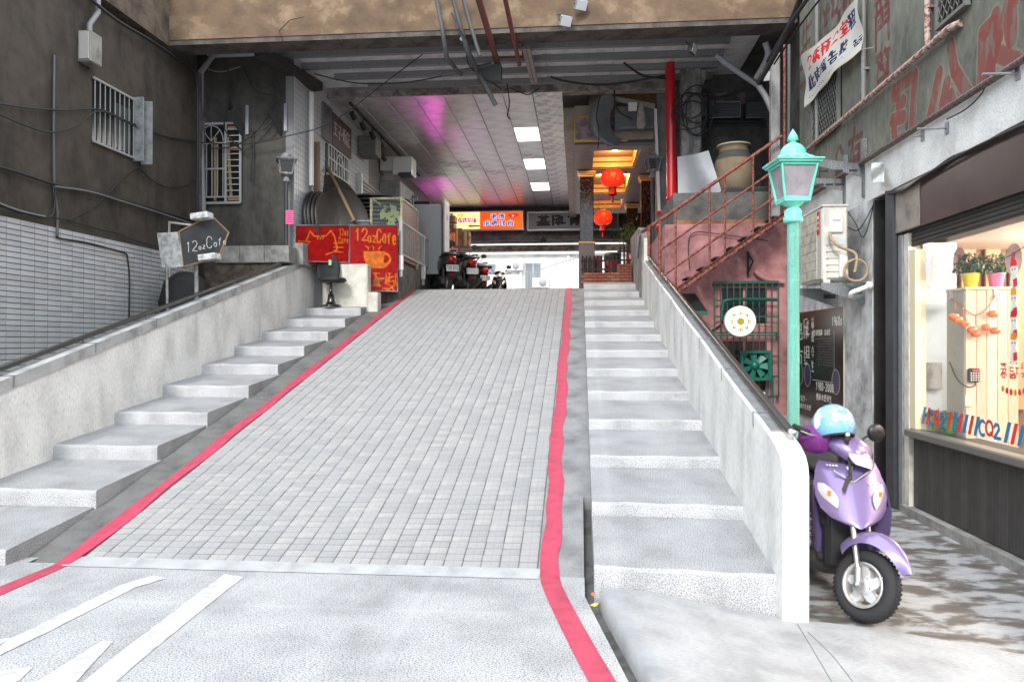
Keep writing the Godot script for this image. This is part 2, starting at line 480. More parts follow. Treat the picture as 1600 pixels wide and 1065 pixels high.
	M("wood_orange", Color(0.42, 0.2, 0.065), 0.65, {"t": "fine", "s": Vector3(1.0, 6, 6), "d": "dirt", "ds": 0.8})
	M("cardboard", Color(0.36, 0.2, 0.1), 0.85, {"t": "mottle", "s": 1.0})
	M("mint", Color(0.2, 0.74, 0.57), 0.4, {"t": "mottle", "s": 1.2, "spec": 0.5})
	M("mint_post", Color(0.19, 0.54, 0.43), 0.4, {"t": "fine", "s": Vector3(3.0, 3.0, 3.0), "b": 1.2, "bt": "bump"})
	M("green_paint", Color(0.005, 0.07, 0.045), 0.45)
	M("dark_metal", Color(0.05, 0.05, 0.052), 0.5, {"m": 0.3})
	M("red_plastic", Color(0.45, 0.012, 0.012), 0.4)
	M("leaf", Color(0.045, 0.1, 0.02), 0.5, {"t": "mottle", "s": 2.0})
	M("leaf_grey", Color(0.11, 0.16, 0.08), 0.6)
	M("brick", Color(0.36, 0.11, 0.06), 0.85, {"t": "mottle", "s": 2.0})
	M("brick_pale", Color(0.42, 0.16, 0.1), 0.85, {"t": "mottle", "s": 2.0})
	M("gold", Color(0.6, 0.38, 0.08), 0.4, {"m": 0.3})
	var vein := ntex("marble", 31, 0.012, [[0.0, Color(0.1, 0.065, 0.05)], [0.44, Color(0.16, 0.11, 0.09)], [0.5, Color(0.62, 0.48, 0.36)], [0.53, Color(0.18, 0.12, 0.1)], [1.0, Color(0.1, 0.07, 0.06)]], 512, 6, 0.65)
	M("marble", Color(0.62, 0.62, 0.62), 0.15, {"t": vein, "s": 0.8})
	M("ceiling_metal", Color(0.7, 0.68, 0.66), 0.34, {"m": 0.7, "t": "mottle", "s": 0.5})
	M("ceiling_worn", Color(0.82, 0.81, 0.8), 0.42, {"m": 0.5, "t": "peel", "s": 0.8})
	M("glow_white", Color(0.9, 0.9, 0.9), 0.5, {"em": Color(1.0, 0.99, 0.96), "ee": 1.3})
	M("glow_warm", Color(0.9, 0.8, 0.6), 0.5, {"em": Color(1.0, 0.8, 0.5), "ee": 2.2})

func px_frame(x0: float) -> Transform3D:         # polygons given as (depth, height), extruded towards +x
	return Transform3D(Basis(Vector3(0, 0, -1), Vector3(0, 1, 0), Vector3(1, 0, 0)), Vector3(x0, 0, 0))
func pz_frame(d: float) -> Transform3D:          # polygons given as (x, height), extruded towards the camera
	return Transform3D(Basis(), Vector3(0, 0, -d))
func py_frame(y: float) -> Transform3D:          # polygons given as (x, -depth turned), extruded upwards
	return Transform3D(Basis(Vector3(1, 0, 0), Vector3(0, 0, -1), Vector3(0, 1, 0)), Vector3(0, y, 0))

# ------------------------------------------------------------------ ground, ramp
func drain_x(d: float) -> float:
	return 0.035 + maxf(0.0, 4.66 - d) * 0.165
func apron_edge(x: float) -> float:
	if x < 1.25: return 4.74 - 0.1 * x
	if x < 3.3: return 4.6 - 0.72 * smoothstep(1.2, 3.3, x)
	return 3.88
func apron_y(x: float, d: float) -> float:
	var near := clampf((4.7 - d) / 3.5, 0.0, 1.0)
	return lerpf(lerpf(0.135, 0.018, smoothstep(0.25, 1.3, x)), lerpf(0.1, 0.02, smoothstep(0.3, 2.5, x)), near)
func ground():
	var ds := [-60.0, -25.0, -10.0, -4.0, 0.0, 2.0, 3.0, 3.5, 4.0, 4.3, 4.66, 5.04]
	var a := MB.new()
	var g := []
	for d in ds:
		g.append([Vector3(-90, 0.1, -d), Vector3(-6, 0.1, -d), Vector3(-3, 0.1, -d), Vector3(drain_x(d), 0.1, -d), Vector3(drain_x(d) + 0.004, -0.05, -d)])
	a.rows(g, false, false, -1)
	a.quad(Vector3(-90, 0.1, -5.04), Vector3(-3.9, 0.1, -5.04), Vector3(-3.9, 0.1, -30), Vector3(-90, 0.1, -30))
	struct("road", a, M("concrete_road", Color.WHITE))
	var b := MB.new()
	g = []
	for i in 22:
		var t := i / 21.0
		var row := []
		for k in 26:
			var x: float = lerpf(0.0, 3.6, k / 23.0) if k < 24 else [0.0, 9.0, 90.0][k - 23]
			var e := apron_edge(x)
			var d := lerpf(-60.0, e, 1.0 - pow(1.0 - t, 3.0))
			var xx: float = x + (drain_x(d) + 0.1) * (1.0 - clampf(x / 1.2, 0, 1))
			row.append(Vector3(xx, apron_y(xx, d), -d))
		row.push_front(row[0] + Vector3(-0.004, -0.16, 0))
		g.append(row)
	b.rows(g, false, false, 1)
	struct("apron_pavement", b, M("apron", Color(0.45, 0.455, 0.465), 0.9, {"t": "fine", "s": Vector3(0.7, 1.0, 3.0), "d": "mottle", "ds": 0.7, "b": 0.25}))
	# the wet pavement where the purple scooter stands
	var wet := ntex("wet", 71, 0.007, [[0.0, Color(0.43, 0.4, 0.37)], [0.36, Color(0.5, 0.47, 0.45)], [0.47, Color(0.6, 0.585, 0.57)], [0.57, Color(0.78, 0.79, 0.8)], [1.0, Color(0.9, 0.9, 0.9)]], 1024, 6, 0.62)
	var wm := M("wet_paving", Color(0.62, 0.62, 0.62), 0.5, {"t": wet, "s": Vector3(0.3, 1.0, 0.55), "d": "fine", "ds": Vector3(1.5, 1.0, 6.0), "b": 0.3})
	var c := MB.new()
	c.quad(Vector3(1.2, 0.004, -3.2), Vector3(9, 0.004, -3.2), Vector3(9, 0.004, -12.4), Vector3(1.2, 0.004, -12.4))
	struct("side_pavement", c, wm)
	for cr in [[[1246, 972], [1268, 1010], [1302, 1070]], [[1262, 985], [1300, 1022], [1340, 1075]]]:
		var cm := MB.new()
		var cp := []
		for p in cr:
			var w3 := ony(p[0], p[1], 0.03)
			cp.append(Vector3(w3.x, apron_y(w3.x, -w3.z) + 0.001, w3.z))
		cm.tube(curve(cp, 6), 0.0022, 4)
		part("crack", cm, M("grout", Color.WHITE), get_node("apron_pavement"))
	var t := MB.new()
	g = []
	for d in [-20.0, 0.0, 2.5, 4.0, 4.66, 5.5, 6.4]:
		g.append([Vector3(drain_x(d) - 0.03, ramp_y(d) - 0.1 - 0.02, -d), Vector3(drain_x(d) + 0.16, ramp_y(d) - 0.09, -d)])
	t.rows(g, false, false, -1)
	struct("drain_channel", t, M("drain", Color(0.14, 0.135, 0.13), 0.9, {"t": "peel", "s": 1.3, "d": "mottle", "ds": 3.0}))
	# ramp body with its paved field and its smooth edge strips
	var r := MB.new()
	var prof := [Vector2(5.04, -0.3), Vector2(17.2, -0.3), Vector2(17.2, FL - 0.0065), Vector2(16.3, FL - 0.0065), Vector2(5.12, ramp_y(5.12) - 0.0065), Vector2(5.04, 0.1 - 0.0065)]
	r.prism(prof, px_frame(-3.688), 3.408)
	var ramp := struct("ramp", r, M("grout", Color.WHITE))
	for side in 2:
		var s := MB.new()
		var up := []
		var low := 0.004 if side else 0.03
		for d in [5.02, 5.2, 6.4]: up.append(Vector2(d, ramp_y(d) - low))
		up.append(Vector2(16.3, FL - low)); up.append(Vector2(17.2, FL - low))
		up.append(Vector2(17.2, -0.3)); up.append(Vector2(5.02, -0.3))
		s.prism(up, px_frame(-4.0 if side == 0 else -0.279), 0.311 if side == 0 else 0.311)
		if side == 1:
			var up2 := []
			for d in [6.25, 16.3]: up2.append(Vector2(d, ramp_y(d) - 0.008))
			up2.append(Vector2(16.3, -0.2)); up2.append(Vector2(6.25, -0.2))
			s.prism(up2, px_frame(0.03), 0.08)
		part("gutter_strip", s, M("gutter", Color.WHITE) if side else M("gutter_dark", Color(0.2, 0.198, 0.19), 0.92, {"t": "dirt", "s": 0.9, "d": "speck", "ds": 2.0}), ramp)
	var j := MB.new()
	j.quad(Vector3(-3.6, 0.104, -4.97), Vector3(-0.262, 0.104, -4.97), Vector3(-0.262, ramp_y(5.13) + 0.003, -5.13), Vector3(-3.6, ramp_y(5.13) + 0.003, -5.13))
	part("joint_strip", j, M("cement_smooth", Color.WHITE), ramp)
	# red kerb lines
	var rl := MB.new()
	var lx := []
	for i in 47:
		var d := 5.0 + i * 0.25 if i else 4.98
		lx.append([Vector3(-3.672 + 0.012 * sin(d * 3.1), ramp_y(d) + 0.0045, -d), Vector3(-3.545 + 0.014 * sin(d * 4.7), ramp_y(d) + 0.0045, -d)])
	lx.push_front([Vector3(-3.7, 0.1045, -4.0), Vector3(-3.55, 0.1045, -4.0)])
	lx.push_front([Vector3(-3.9, 0.1045, -1.5), Vector3(-3.75, 0.1045, -1.5)])
	rl.rows(lx, false, false, -1)
	struct("red_kerb_line", rl, M("red_paint", Color.WHITE))
	var rr := MB.new()
	lx = []
	var bend := [[1.0, 0.62], [2.2, 0.385], [3.0, 0.215], [3.4, 0.125], [3.8, 0.035], [4.2, -0.05], [4.6, -0.13], [4.85, -0.175], [5.03, -0.195]]
	for q in bend: lx.append([Vector3(q[1] - 0.065, 0.1045, -q[0]), Vector3(q[1] + 0.065, 0.1045, -q[0])])
	for i in range(1, 47):
		var d := 5.04 + i * 0.25
		var cx := -0.195 - 0.018 * minf(1.0, (d - 5.0) / 2.0) + 0.012 * sin(d * 2.3)
		lx.append([Vector3(cx - 0.066 + 0.01 * sin(d * 9.0), ramp_y(d) + 0.0045, -d), Vector3(cx + 0.06 + 0.012 * sin(d * 7.0), ramp_y(d) + 0.0045, -d)])
	rr.rows(lx, false, false, -1)
	struct("red_kerb_line", rr, M("red_paint", Color.WHITE))
	# pavers: grooved blocks, 25 across
	var kinds := []
	for k in 3:
		var m := MB.new()
		var w := 0.123; var l := 0.077
		var pf := [Vector2(0, -0.02)]
		for i in 5:
			var z0 := i * l / 5.0
			pf.append(Vector2(z0 + 0.0005, -0.009)); pf.append(Vector2(z0 + 0.004, -0.001 + 0.001 * (k % 2))); pf.append(Vector2(z0 + 0.0125, -0.0005))
		pf.append(Vector2(l, -0.009)); pf.append(Vector2(l, -0.02))
		for i in pf.size() - 1:
			m.quad(Vector3(0, pf[i].y, -pf[i].x), Vector3(w, pf[i].y, -pf[i].x), Vector3(w, pf[i + 1].y, -pf[i + 1].x), Vector3(0, pf[i + 1].y, -pf[i + 1].x))
		for x in [0.0, w]:
			m.quad(Vector3(x, -0.02, 0), Vector3(x, -0.02, -l), Vector3(x, -0.001, -l), Vector3(x, -0.001, 0))
		kinds.append(m.mesh())
	var tilt := Basis(Vector3.RIGHT, atan(0.2443))
	var pm := [M("paver", Color.WHITE), M("paver_grey", Color.WHITE), M("paver_warm", Color.WHITE)]
	var rest := [[], [], []]
	var rows_n := int(11.15 / (0.0885 * cos(atan(0.2443))))
	for i in rows_n:
		var d := 5.135 + i * 0.0885 * cos(atan(0.2443))
		for cidx in 25:
			var k := rng.randi() % 10
			var mi := 0 if k < 5 else (1 if k < 8 else 2)
			var x := -3.532 + cidx * 0.13
			var p := Vector3(x + rng.randf_range(-0.002, 0.002), ramp_y(d) + 0.0005 + rng.randf_range(-0.0015, 0.0015), -d)
			var turn := tilt * Basis(UPV, rng.randf_range(-0.008, 0.008))
			if i < 12:
				var o := part("paver", kinds[mi], pm[mi], ramp)
				o.transform = Transform3D(turn, p)
			else:
				rest[mi].append(Transform3D(turn, p))
	for k in 3:
		var mm := MultiMesh.new()
		mm.transform_format = MultiMesh.TRANSFORM_3D
		mm.mesh = kinds[k]
		mm.instance_count = rest[k].size()
		for i in rest[k].size(): mm.set_instance_transform(i, rest[k][i])
		var mi := MultiMeshInstance3D.new()
		mi.name = numbered(ramp, "upper_pavers")
		mi.multimesh = mm
		mi.material_override = pm[k]
		ramp.add_child(mi, true)
		stuff(mi)
	# floor beyond the crest
	var f := MB.new()
	f.box2(Vector3(-5.3, FL - 0.25, -17.0), Vector3(2.6, FL - 0.02, -30.5))
	struct("upper_floor", f, M("upper", Color(0.3, 0.3, 0.3), 0.6, {"t": "mottle", "s": 0.6}))
	# white road markings
	var y := 0.1045
	var marks := [
		[[-0.02, 0.0], [270, 905], [225, 914], [160, 946], [80, 986], [0, 1026]],
	]
	var lines := [[[250, 901], [200, 915], [130, 950], [60, 985], [-40, 1032], [-140, 1085]], [[365, 899], [330, 925], [285, 960], [215, 1015], [130, 1085], [60, 1145]]]
	for li in 2:
		var m := MB.new()
		var g2 := []
		for q in lines[li]:
			var p := ony(q[0], q[1], y)
			var dir := Vector3(0.085 if li else 0.065, 0, 0.025)
			g2.append([p - dir * 0.9, p + dir * 0.9])
		g2.reverse()
		m.rows(g2, false, false, -1)
		struct("road_marking", m, M("white_paint", Color.WHITE))
	for q in [[[160, 1000], [40, 1075], [100, 1085], [176, 1001]], [[-30, 1000], [15, 997], [2, 1008], [-30, 1020]], [[-30, 1050], [50, 1042], [30, 1062], [-30, 1090]]]:
		var m := MB.new()
		m.quad(ony(q[0][0], q[0][1], y), ony(q[1][0], q[1][1], y), ony(q[2][0], q[2][1], y), ony(q[3][0], q[3][1], y))
		struct("road_marking", m, M("white_paint", Color.WHITE))

# ------------------------------------------------------------------ stairs and parapets
func add_step(st: Node3D, d: float, run: float, y0: float, rise: float, back: float, x: float, w: float, skew := 0.0):
	var n := 8
	var g := []; var q := []
	for i in n + 1:
		var t := float(i) / n
		var e := d + skew * (1.0 - t) + 0.004 * sin(i * 2.1 + d * 5.0)
		var h := 0.004 * sin(i * 1.7 + d * 3.0)
		var xx := x + w * t
		g.append([Vector3(xx, y0 - 0.5, -e), Vector3(xx, y0 + rise - 0.02 + h, -e - 0.004), Vector3(xx, y0 + rise - 0.005 + h, -e - 0.009), Vector3(xx, y0 + rise + h, -e - 0.026)])
		q.append([g[i][3], Vector3(xx, back + 0.012, -d - run * 0.85), Vector3(xx, back + 0.03, -d - run - 0.03), Vector3(xx, y0 - 0.5, -d - run - 0.03)])
	var m := MB.new().rows(g, false, false, -1)
	var s := part("step", m, M("granite", Color.WHITE), st)
	var u := MB.new().rows(q, false, false, -1)
	for e in [0, n]:
		var f: Array = g[e] + q[e].slice(1)
		for i in range(1, f.size() - 1):
			if e == 0: u.tri(f[0], f[i + 1], f[i])
			else: u.tri(f[0], f[i], f[i + 1])
	part("tread", u, M("tread_worn", Color.WHITE), s)
func stairs():
	var gm := M("granite", Color.WHITE)
	var st := thing("stairs", "wide grey terrazzo steps climbing between the ramp and the left parapet", "stairs", Vector3(-4.5, 0.08, -4.95))
	for k in 10:
		var d := 4.95 + k * 0.963
		var y0 := 0.04 + k * 0.2345
		add_step(st, d, 0.963, y0, 0.166, y0 + 0.2345, -5.07, 1.07 + 0.02 * sin(k * 2.0))
	var l := MB.new()
	l.box2(Vector3(-5.07, 1.6, -14.57), Vector3(-4.0, 2.44, -15.0))
	part("landing", l, gm, st)
	var sr := thing("stairs", "straight grey terrazzo steps climbing between the red line and the right parapet", "stairs", Vector3(0.64, 0.1, -4.7))
	for k in 13:
		var d := 4.7 + k * 0.93
		var y0 := 0.118 + k * 0.2205
		add_step(sr, d, 0.93, y0, 0.128, y0 + 0.2205, 0.095, 1.11, 0.0 if k > 1 else 0.1 - 0.04 * k)
	var l2 := MB.new()
	l2.box2(Vector3(0.095, 2.4, -16.8), Vector3(1.21, 2.985, -17.3))
	part("landing", l2, gm, sr)
	# left parapet
	var p := thing("parapet_wall", "long cream parapet with dark handrail beside the left steps", "wall", Vector3(-5.14, 0, -9))
	var m := MB.new()
	var top := func(d): return 1.3 + 0.2545 * (d - 6.15)
	var poly := [Vector2(3.9, -0.1), Vector2(14.35, -0.1), Vector2(14.35, 3.385)]
	for i in 12: poly.append(Vector2(14.1 - i * 0.85, top.call(14.1 - i * 0.85) + 0.008 * sin(i * 3.0)))
	poly.append(Vector2(3.9, top.call(3.9)))
	m.prism(poly, px_frame(-5.2), 0.13)
	part("wall", m, M("parapet", Color.WHITE), p)
	var cp := MB.new()
	cp.prism([Vector2(3.9, top.call(3.9) - 0.1), Vector2(14.36, top.call(14.36) - 0.1), Vector2(14.36, top.call(14.36) + 0.012), Vector2(3.9, top.call(3.9) + 0.012)], px_frame(-5.215), 0.16)
	part("coping", cp, M("coping", Color(0.5, 0.5, 0.49), 0.85, {"t": "dirt", "s": 0.8, "d": "fine", "ds": 2.0}), p)
	var hr := MB.new()
	hr.tube([Vector3(-5.19, top.call(3.9) + 0.075, -3.9), Vector3(-5.19, top.call(14.3) + 0.075, -14.3), Vector3(-5.19, top.call(14.3) + 0.02, -14.42)], 0.027, 10)
	part("handrail", hr, M("black_rail", Color.WHITE), p)
	for i in 9:
		var d := 5.2 + i * 1.15
		var bk := MB.new()
		bk.box(Vector3(-5.185, top.call(d) + 0.03, -d), Vector3(0.02, 0.08, 0.03))
		bk.box(Vector3(-5.11, top.call(d) + 0.016, -d), Vector3(0.16, 0.006, 0.025))
		bk.box(Vector3(-5.0525, top.call(d) - 0.035, -d), Vector3(0.005, 0.1, 0.02))
		part("bracket", bk, M("steel_dull", Color.WHITE), p)
	# right parapet
	var q := thing("parapet_wall", "tapering white parapet with black handrail beside the right steps", "wall", Vector3(1.27, 0, -9))
	var rt := func(d): return 1.0 + 0.2262 * (d - 4.56)
	m = MB.new()
	poly = [Vector2(4.56, 0.0), Vector2(14.3, 0.0), Vector2(14.3, rt.call(14.3))]
	for i in 11: poly.append(Vector2(13.6 - i * 0.85, rt.call(13.6 - i * 0.85) + 0.007 * sin(i * 2.0)))
	poly.append(Vector2(4.82, rt.call(4.82))); poly.append(Vector2(4.72, rt.call(4.74) - 0.01)); poly.append(Vector2(4.62, 0.985)); poly.append(Vector2(4.57, 0.93)); poly.append(Vector2(4.555, 0.87)); poly.append(Vector2(4.558, 0.3))
	m.prism(poly, px_frame(1.19), 0.15)
	part("wall", m, M("parapet", Color.WHITE), q)
	cp = MB.new()
	cp.prism([Vector2(4.95, rt.call(4.95) - 0.006), Vector2(14.3, rt.call(14.3) - 0.006), Vector2(14.3, rt.call(14.3) + 0.014), Vector2(4.95, rt.call(4.95) + 0.014)], px_frame(1.22), 0.135)
	part("coping", cp, M("steel_dull", Color.WHITE), q)
	hr = MB.new()
	var hp := [Vector3(1.3, rt.call(4.78) + 0.055, -4.78), Vector3(1.3, rt.call(14.2) + 0.07, -14.2)]
	hr.tube(hp, 0.027, 10)
	part("handrail", hr, M("black_rail", Color.WHITE), q)
	var ec := MB.new()
	ec.lathe([Vector2(0, -0.012), Vector2(0.026, -0.01), Vector2(0.029, 0.008), Vector2(0.02, 0.02), Vector2(0, 0.024)], 12, Transform3D(Basis(Vector3.RIGHT, PI / 2), hp[0] + Vector3(0, -0.002, 0.006)))
	part("end_cap", ec, M("steel", Color.WHITE), q)
	for i in 8:
		var d := 5.3 + i * 1.15
		var bk := MB.new()
		bk.box(Vector3(1.29, rt.call(d) + 0.03, -d), Vector3(0.02, 0.08, 0.025))
		bk.box(Vector3(1.24, rt.call(d) + 0.018, -d), Vector3(0.1, 0.006, 0.022))
		bk.box(Vector3(1.1875, rt.call(d) - 0.03, -d), Vector3(0.005, 0.11, 0.018))
		part("bracket", bk, M("steel_dull", Color.WHITE), q)
	# raised end of the right parapet at the landing
	var up := thing("landing_wall", "grey stepped landing wall with white edge at the head of right steps", "wall", Vector3(1.27, 2.4, -15))
	m = MB.new()
	m.prism([Vector2(14.3, 2.0), Vector2(17.4, 2.0), Vector2(17.4, 4.05), Vector2(15.1, 3.95), Vector2(14.34, 3.76), Vector2(14.3, 3.6)], px_frame(1.17), 0.12)
	part("wall", m, M("concrete", Color.WHITE), up)
	m = MB.new()
	m.box2(Vector3(1.2, 2.6, -14.2), Vector3(1.3, 3.62, -14.29))
	part("white_post", m, M("cream", Color.WHITE), up)
	hr = MB.new()
	hr.tube([Vector3(1.14, 3.72, -14.5), Vector3(1.14, 3.35, -15.0)], 0.025, 8)
	part("handrail", hr, M("steel", Color.WHITE), up)

# ------------------------------------------------------------------ the buildings at the left
func left_building():
	var b := thing("building", "dark brown rendered building on the left with white tiled base", "building", Vector3(LWX, 0, -8))
	var m := MB.new()
	m.box2(Vector3(LWX, -0.5, -12.93), Vector3(-10, 7.4, -2.0))
	part("wall", m, M("brown_wall", Color.WHITE), b)
	m = MB.new()
	m.box2(Vector3(LWX + 0.03, 3.3, -12.9), Vector3(-7.0, 6.5, -13.22))
	part("corner_strip", m, M("strip", Color(0.2, 0.17, 0.165), 0.95, {"t": "dirt", "s": 0.6, "d": "mottle", "ds": 1.5}), b)
	m = MB.new()
	m.box2(Vector3(LWX + 0.14, 6.5, -11.76), Vector3(-7.0, 7.45, -2.0))
	part("upper_beam", m, M("beam_side", Color(0.16, 0.115, 0.08), 0.95, {"t": "peel", "s": 0.42, "d": "dirt", "ds": 0.8, "b": 0.6}), b)
	m = MB.new()
	m.box2(Vector3(LWX + 0.002, 0.0, -12.5), Vector3(LWX - 0.05, 3.165, -5.0))
	var panel := part("tile_bed", m, M("tile_grout", Color.WHITE), b)
	var tm := [M("tile_white", Color.WHITE), M("tile_grey", Color.WHITE), M("tile_pale", Color.WHITE)]
	var tile := MB.new()
	tile.rbox(Vector3.ZERO, Vector3(0.02, 0.0585, 0.2285), 0.003)
	var tmesh := tile.mesh()
	var rest := []
	var n := 0
	for c in 31:
		for r in 44:
			var d := 5.35 + 0.235 * c
			var y := 3.165 - 0.034 - r * 0.0682
			if y < 0.25: continue
			var p := Vector3(LWX + 0.002, y, -d - 0.1175)
			var visible_now := d > 8.1 and y > 1.4 + 0.28 * (d - 6.9) - 0.15
			if visible_now and n < 298:
				var o := part("tile", tmesh, tm[rng.randi() % 3], panel)
				o.position = p + Vector3(rng.randf_range(-0.001, 0.0012), 0, 0)
				n += 1
			else: rest.append(p)
	var mm := MultiMesh.new()
	mm.transform_format = MultiMesh.TRANSFORM_3D
	mm.mesh = tmesh
	mm.instance_count = rest.size()
	for i in rest.size(): mm.set_instance_transform(i, Transform3D(Basis(), rest[i]))
	var mi := MultiMeshInstance3D.new()
	mi.name = "more_tiles"; mi.multimesh = mm; mi.material_override = tm[0]
	panel.add_child(mi, true)
	stuff(mi)
	m = MB.new()
	for k in 4: m.box2(Vector3(LWX, 0.0, -12.53 - k * 0.1), Vector3(LWX + 0.02 + 0.012 * (k % 2), 3.1, -12.6 - k * 0.1))
	part("corner_slats", m, M("tile_grey", Color.WHITE), b)
	# barred window
	var w := part("window", MB.new().box2(Vector3(LWX + 0.004, 4.5, -10.0), Vector3(LWX - 0.04, 5.36, -10.95)), M("window_dark", Color(0.012, 0.012, 0.012), 0.2), b)
	m = MB.new()
	for k in 9:
		m.tube([Vector3(LWX + 0.03, 4.48, -10.02 - k * 0.115), Vector3(LWX + 0.03, 5.38, -10.02 - k * 0.115)], 0.008, 6)
	m.box2(Vector3(LWX + 0.02, 5.36, -9.98), Vector3(LWX + 0.045, 5.39, -10.98)); m.box2(Vector3(LWX + 0.02, 4.47, -9.98), Vector3(LWX + 0.045, 4.5, -10.98))
	part("bars", m, M("bar_grey", Color(0.3, 0.3, 0.29), 0.6), w)
	part("pane", MB.new().box2(Vector3(LWX + 0.006, 4.53, -10.5), Vector3(LWX + 0.012, 5.2, -10.9)), M("pane_grey", Color(0.06, 0.065, 0.06), 0.15), w)
	for k in 2:
		part("shutter_leaf", MB.new().rbox(Vector3(LWX + 0.085 + k * 0.05, 4.93 - k * 0.02, -10.98 - k * 0.14), Vector3(0.17, 0.98, 0.03), 0.005, Basis(UPV, 0.2 * k)), M("leaf_grey_metal", Color(0.27, 0.28, 0.27), 0.7, {"t": "dirt", "s": 1.5}), w)
	# electric box with conduit
	var e := thing("junction_box", "grey and rusty electric box high on the brown wall above the barred window", "junction box", Vector3(LWX, 5.3, -9.9))
	var c0 := onx(80, 20, LWX + 0.02); var c1 := onx(103, 84, LWX + 0.02)
	part("casing", MB.new().rbox(Vector3(LWX + 0.09, (c0.y + c1.y) / 2, -9.82), Vector3(0.19, c0.y - c1.y, 0.26), 0.012), M("box_grey", Color(0.3, 0.28, 0.24), 0.7, {"t": "dirt", "s": 1.2}), e)
	part("lid", MB.new().rbox(Vector3(LWX + 0.1, (c0.y + c1.y) / 2, -9.68), Vector3(0.14, c0.y - c1.y - 0.05, 0.015), 0.004), M("box_lid", Color(0.42, 0.4, 0.36), 0.6), e)
	m = MB.new()
	m.tube([Vector3(LWX + 0.1, c0.y, -9.8), Vector3(LWX + 0.1, c0.y + 0.12, -9.8), Vector3(LWX + 0.12, c0.y + 0.35, -9.95), Vector3(LWX + 0.12, 7.2, -9.95)], 0.035, 8)
	part("conduit", m, M("pipe_grey", Color.WHITE), e)
	m = MB.new()
	m.tube([onx(84, 86, LWX + 0.03), onx(83, 200, LWX + 0.03), onx(84, 300, LWX + 0.03), onx(89, 330, LWX + 0.03), onx(89, 368, LWX + 0.04)], 0.016, 8)
	single("conduit_pipe", m, M("conduit_dark", Color(0.1, 0.1, 0.1), 0.5), "thin grey conduit running down the brown wall below the electric box", "pipe")

